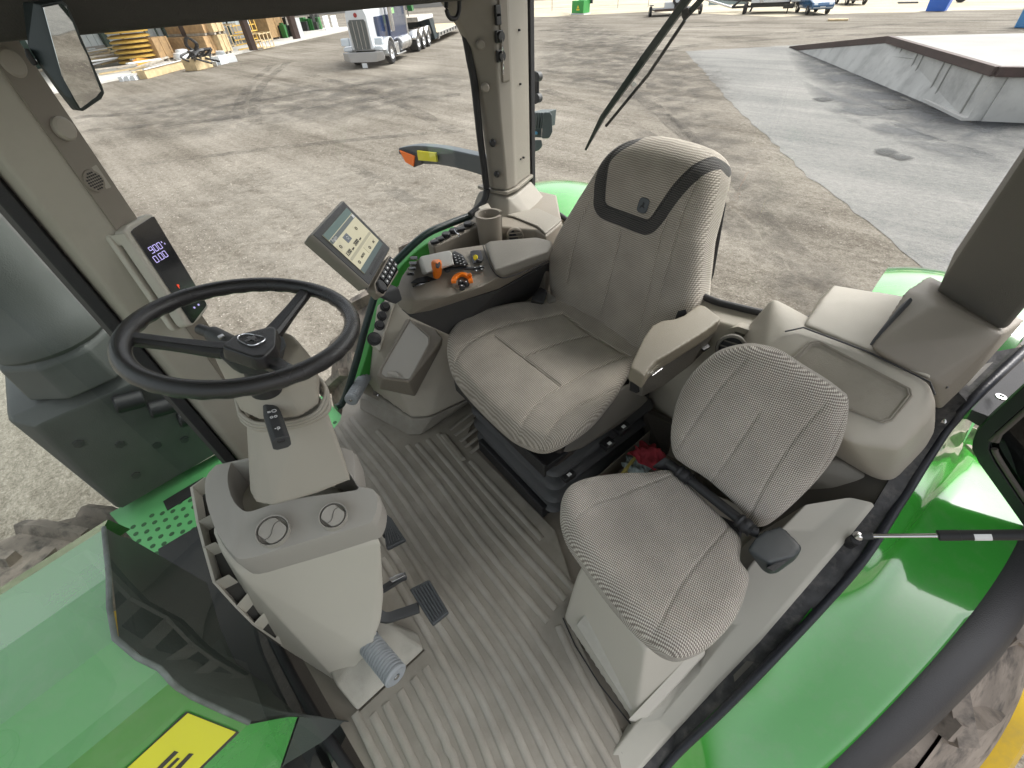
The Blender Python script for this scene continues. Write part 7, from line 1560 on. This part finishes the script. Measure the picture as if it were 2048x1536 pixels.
fn = thing('wire_fence', 'thin wire mesh fence on slim posts in front of the white warehouse', 'fence', GP(1104, 22))
fp = [GP(1000, 26), GP(1104, 22), GP(1170, 19), GP(1235, 16.5), GP(1296, 14)]
for p in fp: cyl('post', p, p + Vector((0, 0, 2.4)), .05, STEEL, fn, 8)
for z in (.3, 1.2, 2.3): tube('wire', [p + Vector((0, 0, z)) for p in fp], .018, STEEL, fn, 5)
# green crate box and black bin
gb = thing('green_parts_bin', 'bright green bin with small yellow markings and raised dark lid, by the fence', 'bin', GP(1155, 31))
q0, q1 = GP(1143, 30), GP(1166, 30); qu = (q1 - q0).normalized(); qn = Vector((-qu.y, qu.x, 0)); qn = qn if qn.dot(q0 - CAMP) > 0 else -qn; ql = (q1 - q0).length
obj('bin_body', obox(q0 + Vector((0, 0, .15)), qu, ql, qn, 1.2, 1.05), mat('bin_green', (.05, .36, .08), .4), gb, .03, smooth=False)
obj('skid', obox(q0 - qu * .1, qu, ql + .2, qn, 1.3, .13), WPT, gb, smooth=False)
obj('dark_lid', obox(q0 + qn * 1.25 + Vector((0, 0, .9)) - qu * .05, qu, ql + .3, qn, .12, 1.1), mat('lid_black', (.03, .04, .05), .5), gb, .02, smooth=False)
obj('yellow_mark', obox(q0 + qu * ql * .42 - qn * .012 + Vector((0, 0, .4)), qu, ql * .25, qn, .01, .12), YELLOW, gb, smooth=False)
prism('yellow_mark', [q0 + qu * ql * .45 - qn * .012 + Vector((0, 0, .58)), q0 + qu * ql * .63 - qn * .012 + Vector((0, 0, .58)), q0 + qu * ql * .54 - qn * .012 + Vector((0, 0, .85))], qn * .008, YELLOW, gb)
obj('white_label', obox(q0 + qu * ql * .4 + qn * 1.22 + Vector((0, 0, 1.6)), qu, ql * .25, qn, .02, .25), WPT, gb, smooth=False)
rb = prism('rusty_beam', [GP(1046, 34), GP(1060, 31), GP(1061, 33), GP(1047, 36)], (0, 0, .12), RUST); tag(rb, 'short rusty beam lying on the ground right of the rear pillar', 'beam')
# trailers and cars along the top edge
def loc_frame(a, b):
    u = (b - a); u.z = 0; u.normalize(); n = Vector((-u.y, u.x, 0)); n = n if n.dot(a - CAMP) > 0 else -n
    return u, n
def fb_(name, o, u, n, x0, x1, y0, y1, z0, z1, m, par, bev=.02): return hull(name, [o + u * x + n * y + Vector((0, 0, z)) for x in (x0, x1) for y in (y0, y1) for z in (z0, z1)], m, par, bev)
def wheel(o, ax, R, w_, par, rim=ALU):
    t = lathe('wheel', o, ax, [(R * .5, 0), (R * .92, 0), (R, .03), (R, w_ - .03), (R * .92, w_), (R * .5, w_), (R * .5, 0)], TYB, par, 20)
    lathe('rim', o + Vector(ax).normalized() * (w_ * .1), ax, [(0, 0), (R * .58, 0), (R * .58, w_ * .8), (R * .3, w_ * .7), (0, w_ * .85)], rim, t, 16); return t
u, n = loc_frame(GP(1296, 34), GP(1370, 30)); o1 = GP(1297, 34)
ut = thing('utility_trailer', 'dark open utility trailer with a spare wheel, left of the wiper blade', 'trailer', o1)
wheel(o1 + Vector((0, 0, .38)) , u, .38, .22, ut); fb_('mudguard', o1, u, n, 0, .3, -.45, .45, .8, .86, MB_, ut)
fb_('deck', o1, u, n, .35, 4.6, -.6, 2.5, .42, .52, MB_, ut); fb_('deck_edge', o1, u, n, .4, 4.6, -.66, -.6, .38, .56, RUST, ut); fb_('toolbox', o1, u, n, 1.4, 2.3, .0, .5, .53, 1.0, WPT, ut)
wheel(o1 + u * 2.5 + Vector((0, 0, 1.15)) - n * .1, n, .42, .2, ut, WPT); fb_('wheel_mount', o1, u, n, 2.3, 3.4, .1, .5, .53, .95, MB_, ut)
wheel(o1 + u * 4.7 + Vector((0, 0, .38)), u, .38, .22, ut)
u, n = loc_frame(GP(1400, 30), GP(1470, 28)); o2 = GP(1405, 26)
ft2 = thing('frame_trailer', 'black tubular trailer frame with diagonal arms and jack, right of the wiper', 'trailer', o2)
for a, b in (((0, 0, 1.0), (2.6, -.2, .35)), ((2.6, -.2, .35), (4.2, 0, 1.6)), ((2.6, -.2, .35), (6.2, 0, .4)), ((0, .8, 1.1), (5.8, .8, .6)), ((4.6, -.2, .9), (4.3, -.4, -.0))):
    tube('tube_member', [o2 + u * a[0] + n * a[1] + Vector((0, 0, a[2])), o2 + u * b[0] + n * b[1] + Vector((0, 0, b[2]))], .09, MB_ if a != (0, 0, 1.0) else ALU, ft2, 8)
wheel(o2 + u * 4.6 + Vector((0, 0, 1.1)), n, .4, .2, ft2); fb_('panel', o2, u, n, .3, 3.9, .9, 1.0, .5, 1.5, mat('pale_blue_panel', (.35, .45, .48), .4), ft2)
u, n = loc_frame(GP(1482, 30), GP(1560, 28)); o3 = GP(1484, 29)
wt3 = thing('white_dump_trailer', 'small white box trailer with a black hitch, left of the blue car', 'trailer', o3)
fb_('box_body', o3, u, n, .5, 4.4, 0, 3, .75, 1.9, WPT, wt3, .03); fb_('corner_post', o3, u, n, 1.2, 1.5, -.04, 0, .75, 1.9, ALU, wt3); fb_('underframe', o3, u, n, .5, 3.6, .1, 2.8, .45, .72, MB_, wt3)
wheel(o3 + u * .0 + Vector((0, 0, .40)) , u, .40, .25, wt3); wheel(o3 + u * .0 + n * .95 + Vector((0, 0, .40)), u, .40, .25, wt3)
fb_('hitch', o3, u, n, 3.2, 4.0, -.5, .1, .35, .65, MB_, wt3); tube('jack', [o3 + u * 3.6 - n * .2 + Vector((0, 0, 0)), o3 + u * 3.6 - n * .2 + Vector((0, 0, 1.2))], .05, MB_, wt3, 8)
# cars (hatchback shape)
def car(label, fp_, rp_, paint, grp=None):
    """fp_ near front wheel ground point, rp_ near rear wheel ground point"""
    u = (fp_ - rp_); L = 2.65; u.z = 0; u.normalize(); n = Vector((-u.y, u.x, 0)); n = n if n.dot(fp_ - CAMP) > 0 else -n
    c = thing('parked_car', label, 'car', fp_); 
    if grp: c['group'] = grp
    P = lambda x, y, z: fp_ + u * x + n * y + Vector((0, 0, z))
    W_ = 1.65
    hull('body', [P(x, y, z) for y in (0, W_) for x, z in ((.85, .35), (.92, .6), (.75, .82), (-.3, 1.0), (-3.4, 1.05), (-3.55, .7), (-3.5, .35))], paint, c, .07, 4)
    hull('cabin', [P(x, y, z) for y in (.08, W_ - .08) for x, z in ((-.25, .98), (-3.2, 1.03))] + [P(x, y, z) for y in (.22, W_ - .22) for x, z in ((-1.0, 1.48), (-2.7, 1.48))], mat('car_glass', (.03, .045, .06), .08), c, .03)
    hull('roof', [P(x, y, z) for y in (.2, W_ - .2) for x, z in ((-1.0, 1.485), (-2.7, 1.485), (-1.1, 1.52), (-2.6, 1.52))], paint, c, .02)
    for x in (0, -L):
        for y, ax in ((-.03, n), (W_ + .03, -n)): wheel(P(x, y, .32), ax, .32, .2, c)
    for y in (.12, W_ - .42): hull('headlight', [P(x, y + dy, z) for dy in (0, .3) for x, z in ((.80, .62), (.9, .62), (.70, .80), (.8, .78))], mat('headlamp', (.6, .66, .7), .15), c, .02)
    fb_('bumper_trim', P(.86, 0, 0), n, u, .1, W_ - .1, 0, .1, .42, .50, mat('trim_grey', (.3, .35, .4), .4), c)
    fb_('number_plate', P(.93, 0, 0), n, u, .6, 1.0, 0, .03, .42, .55, WPT, c, .003)
    return c
car('dark blue hatchback parked facing the yard at the top edge', GP(1611, 30), GP(1588, 25), mat('car_blue', (.025, .10, .22), .25, coat=.8), 'parked cars')
car('black car parked left of the dark blue hatchback', GP(1583, 14), GP(1566, 10), mat('car_black', (.015, .015, .018), .25, coat=.8), 'parked cars')
car('grey car parked right of the dark blue hatchback', GP(1690, 11), GP(1670, 8), mat('car_grey', (.12, .13, .14), .25, coat=.8), 'parked cars')
# blue bins, timber, misc
def bbin(label, a, w_, h, m):
    u, n = loc_frame(a, a + Vector((-1, .1, 0))); t = thing('blue_container', label, 'container', a, 'blue containers')
    u = (GP(1900, 22) - GP(1850, 22)).normalized(); n = Vector((-u.y, u.x, 0)); n = n if n.dot(a - CAMP) > 0 else -n
    hull('body', [a + u * x + n * y + Vector((0, 0, z)) for x, y, z in ((0, 0, 0), (w_, 0, 0), (0, .8, 0), (w_, .8, 0), (-.06, -.06, h), (w_ + .06, -.06, h), (-.06, .86, h), (w_ + .06, .86, h))], m, t, .05)
    hull('rim', [a + u * x + n * y + Vector((0, 0, z)) for x in (-.1, w_ + .1) for y in (-.1, .9) for z in (h - .02, h + .06)], m, t, .02); return t
BL_ = mat('barrel_blue', (.03, .15, .62), .45); bbin('deep blue tub standing on the verge beyond the dock', GP(1850, 23), 1.2, .85, BL_)
bbin('light blue tub at the right edge beyond the dock deck', GP(2027, 56), 1.6, .95, mat('tub_light_blue', (.07, .28, .60), .45))
for a, b, lab in ((1655, 41, 'pale plank lying on the dirt below the blue car'), (1795, 6, 'dark timber lying on the verge right of the blue car')):
    o = prism('plank', [GP(a, b), GP(a + 40, b - .4), GP(a + 41, b + .8), GP(a + 1, b + 1.4)], (0, 0, .1), WOODL if a < 1700 else MB_); tag(o, lab, 'plank')
st_ = thing('steel_frame', 'rusty machine frame on black wheels at the far right of the verge', 'machinery', GP(1925, 6))
wheel(GP(1918, 5) + Vector((0, 0, .45)), (-.4, 1, 0), .45, .25, st_, RUST); tube('frame_bar', [GP(1912, 5) + Vector((0, 0, .8)), GP(2100, 2) + Vector((0, 0, .8))], .12, RUST, st_, 6)
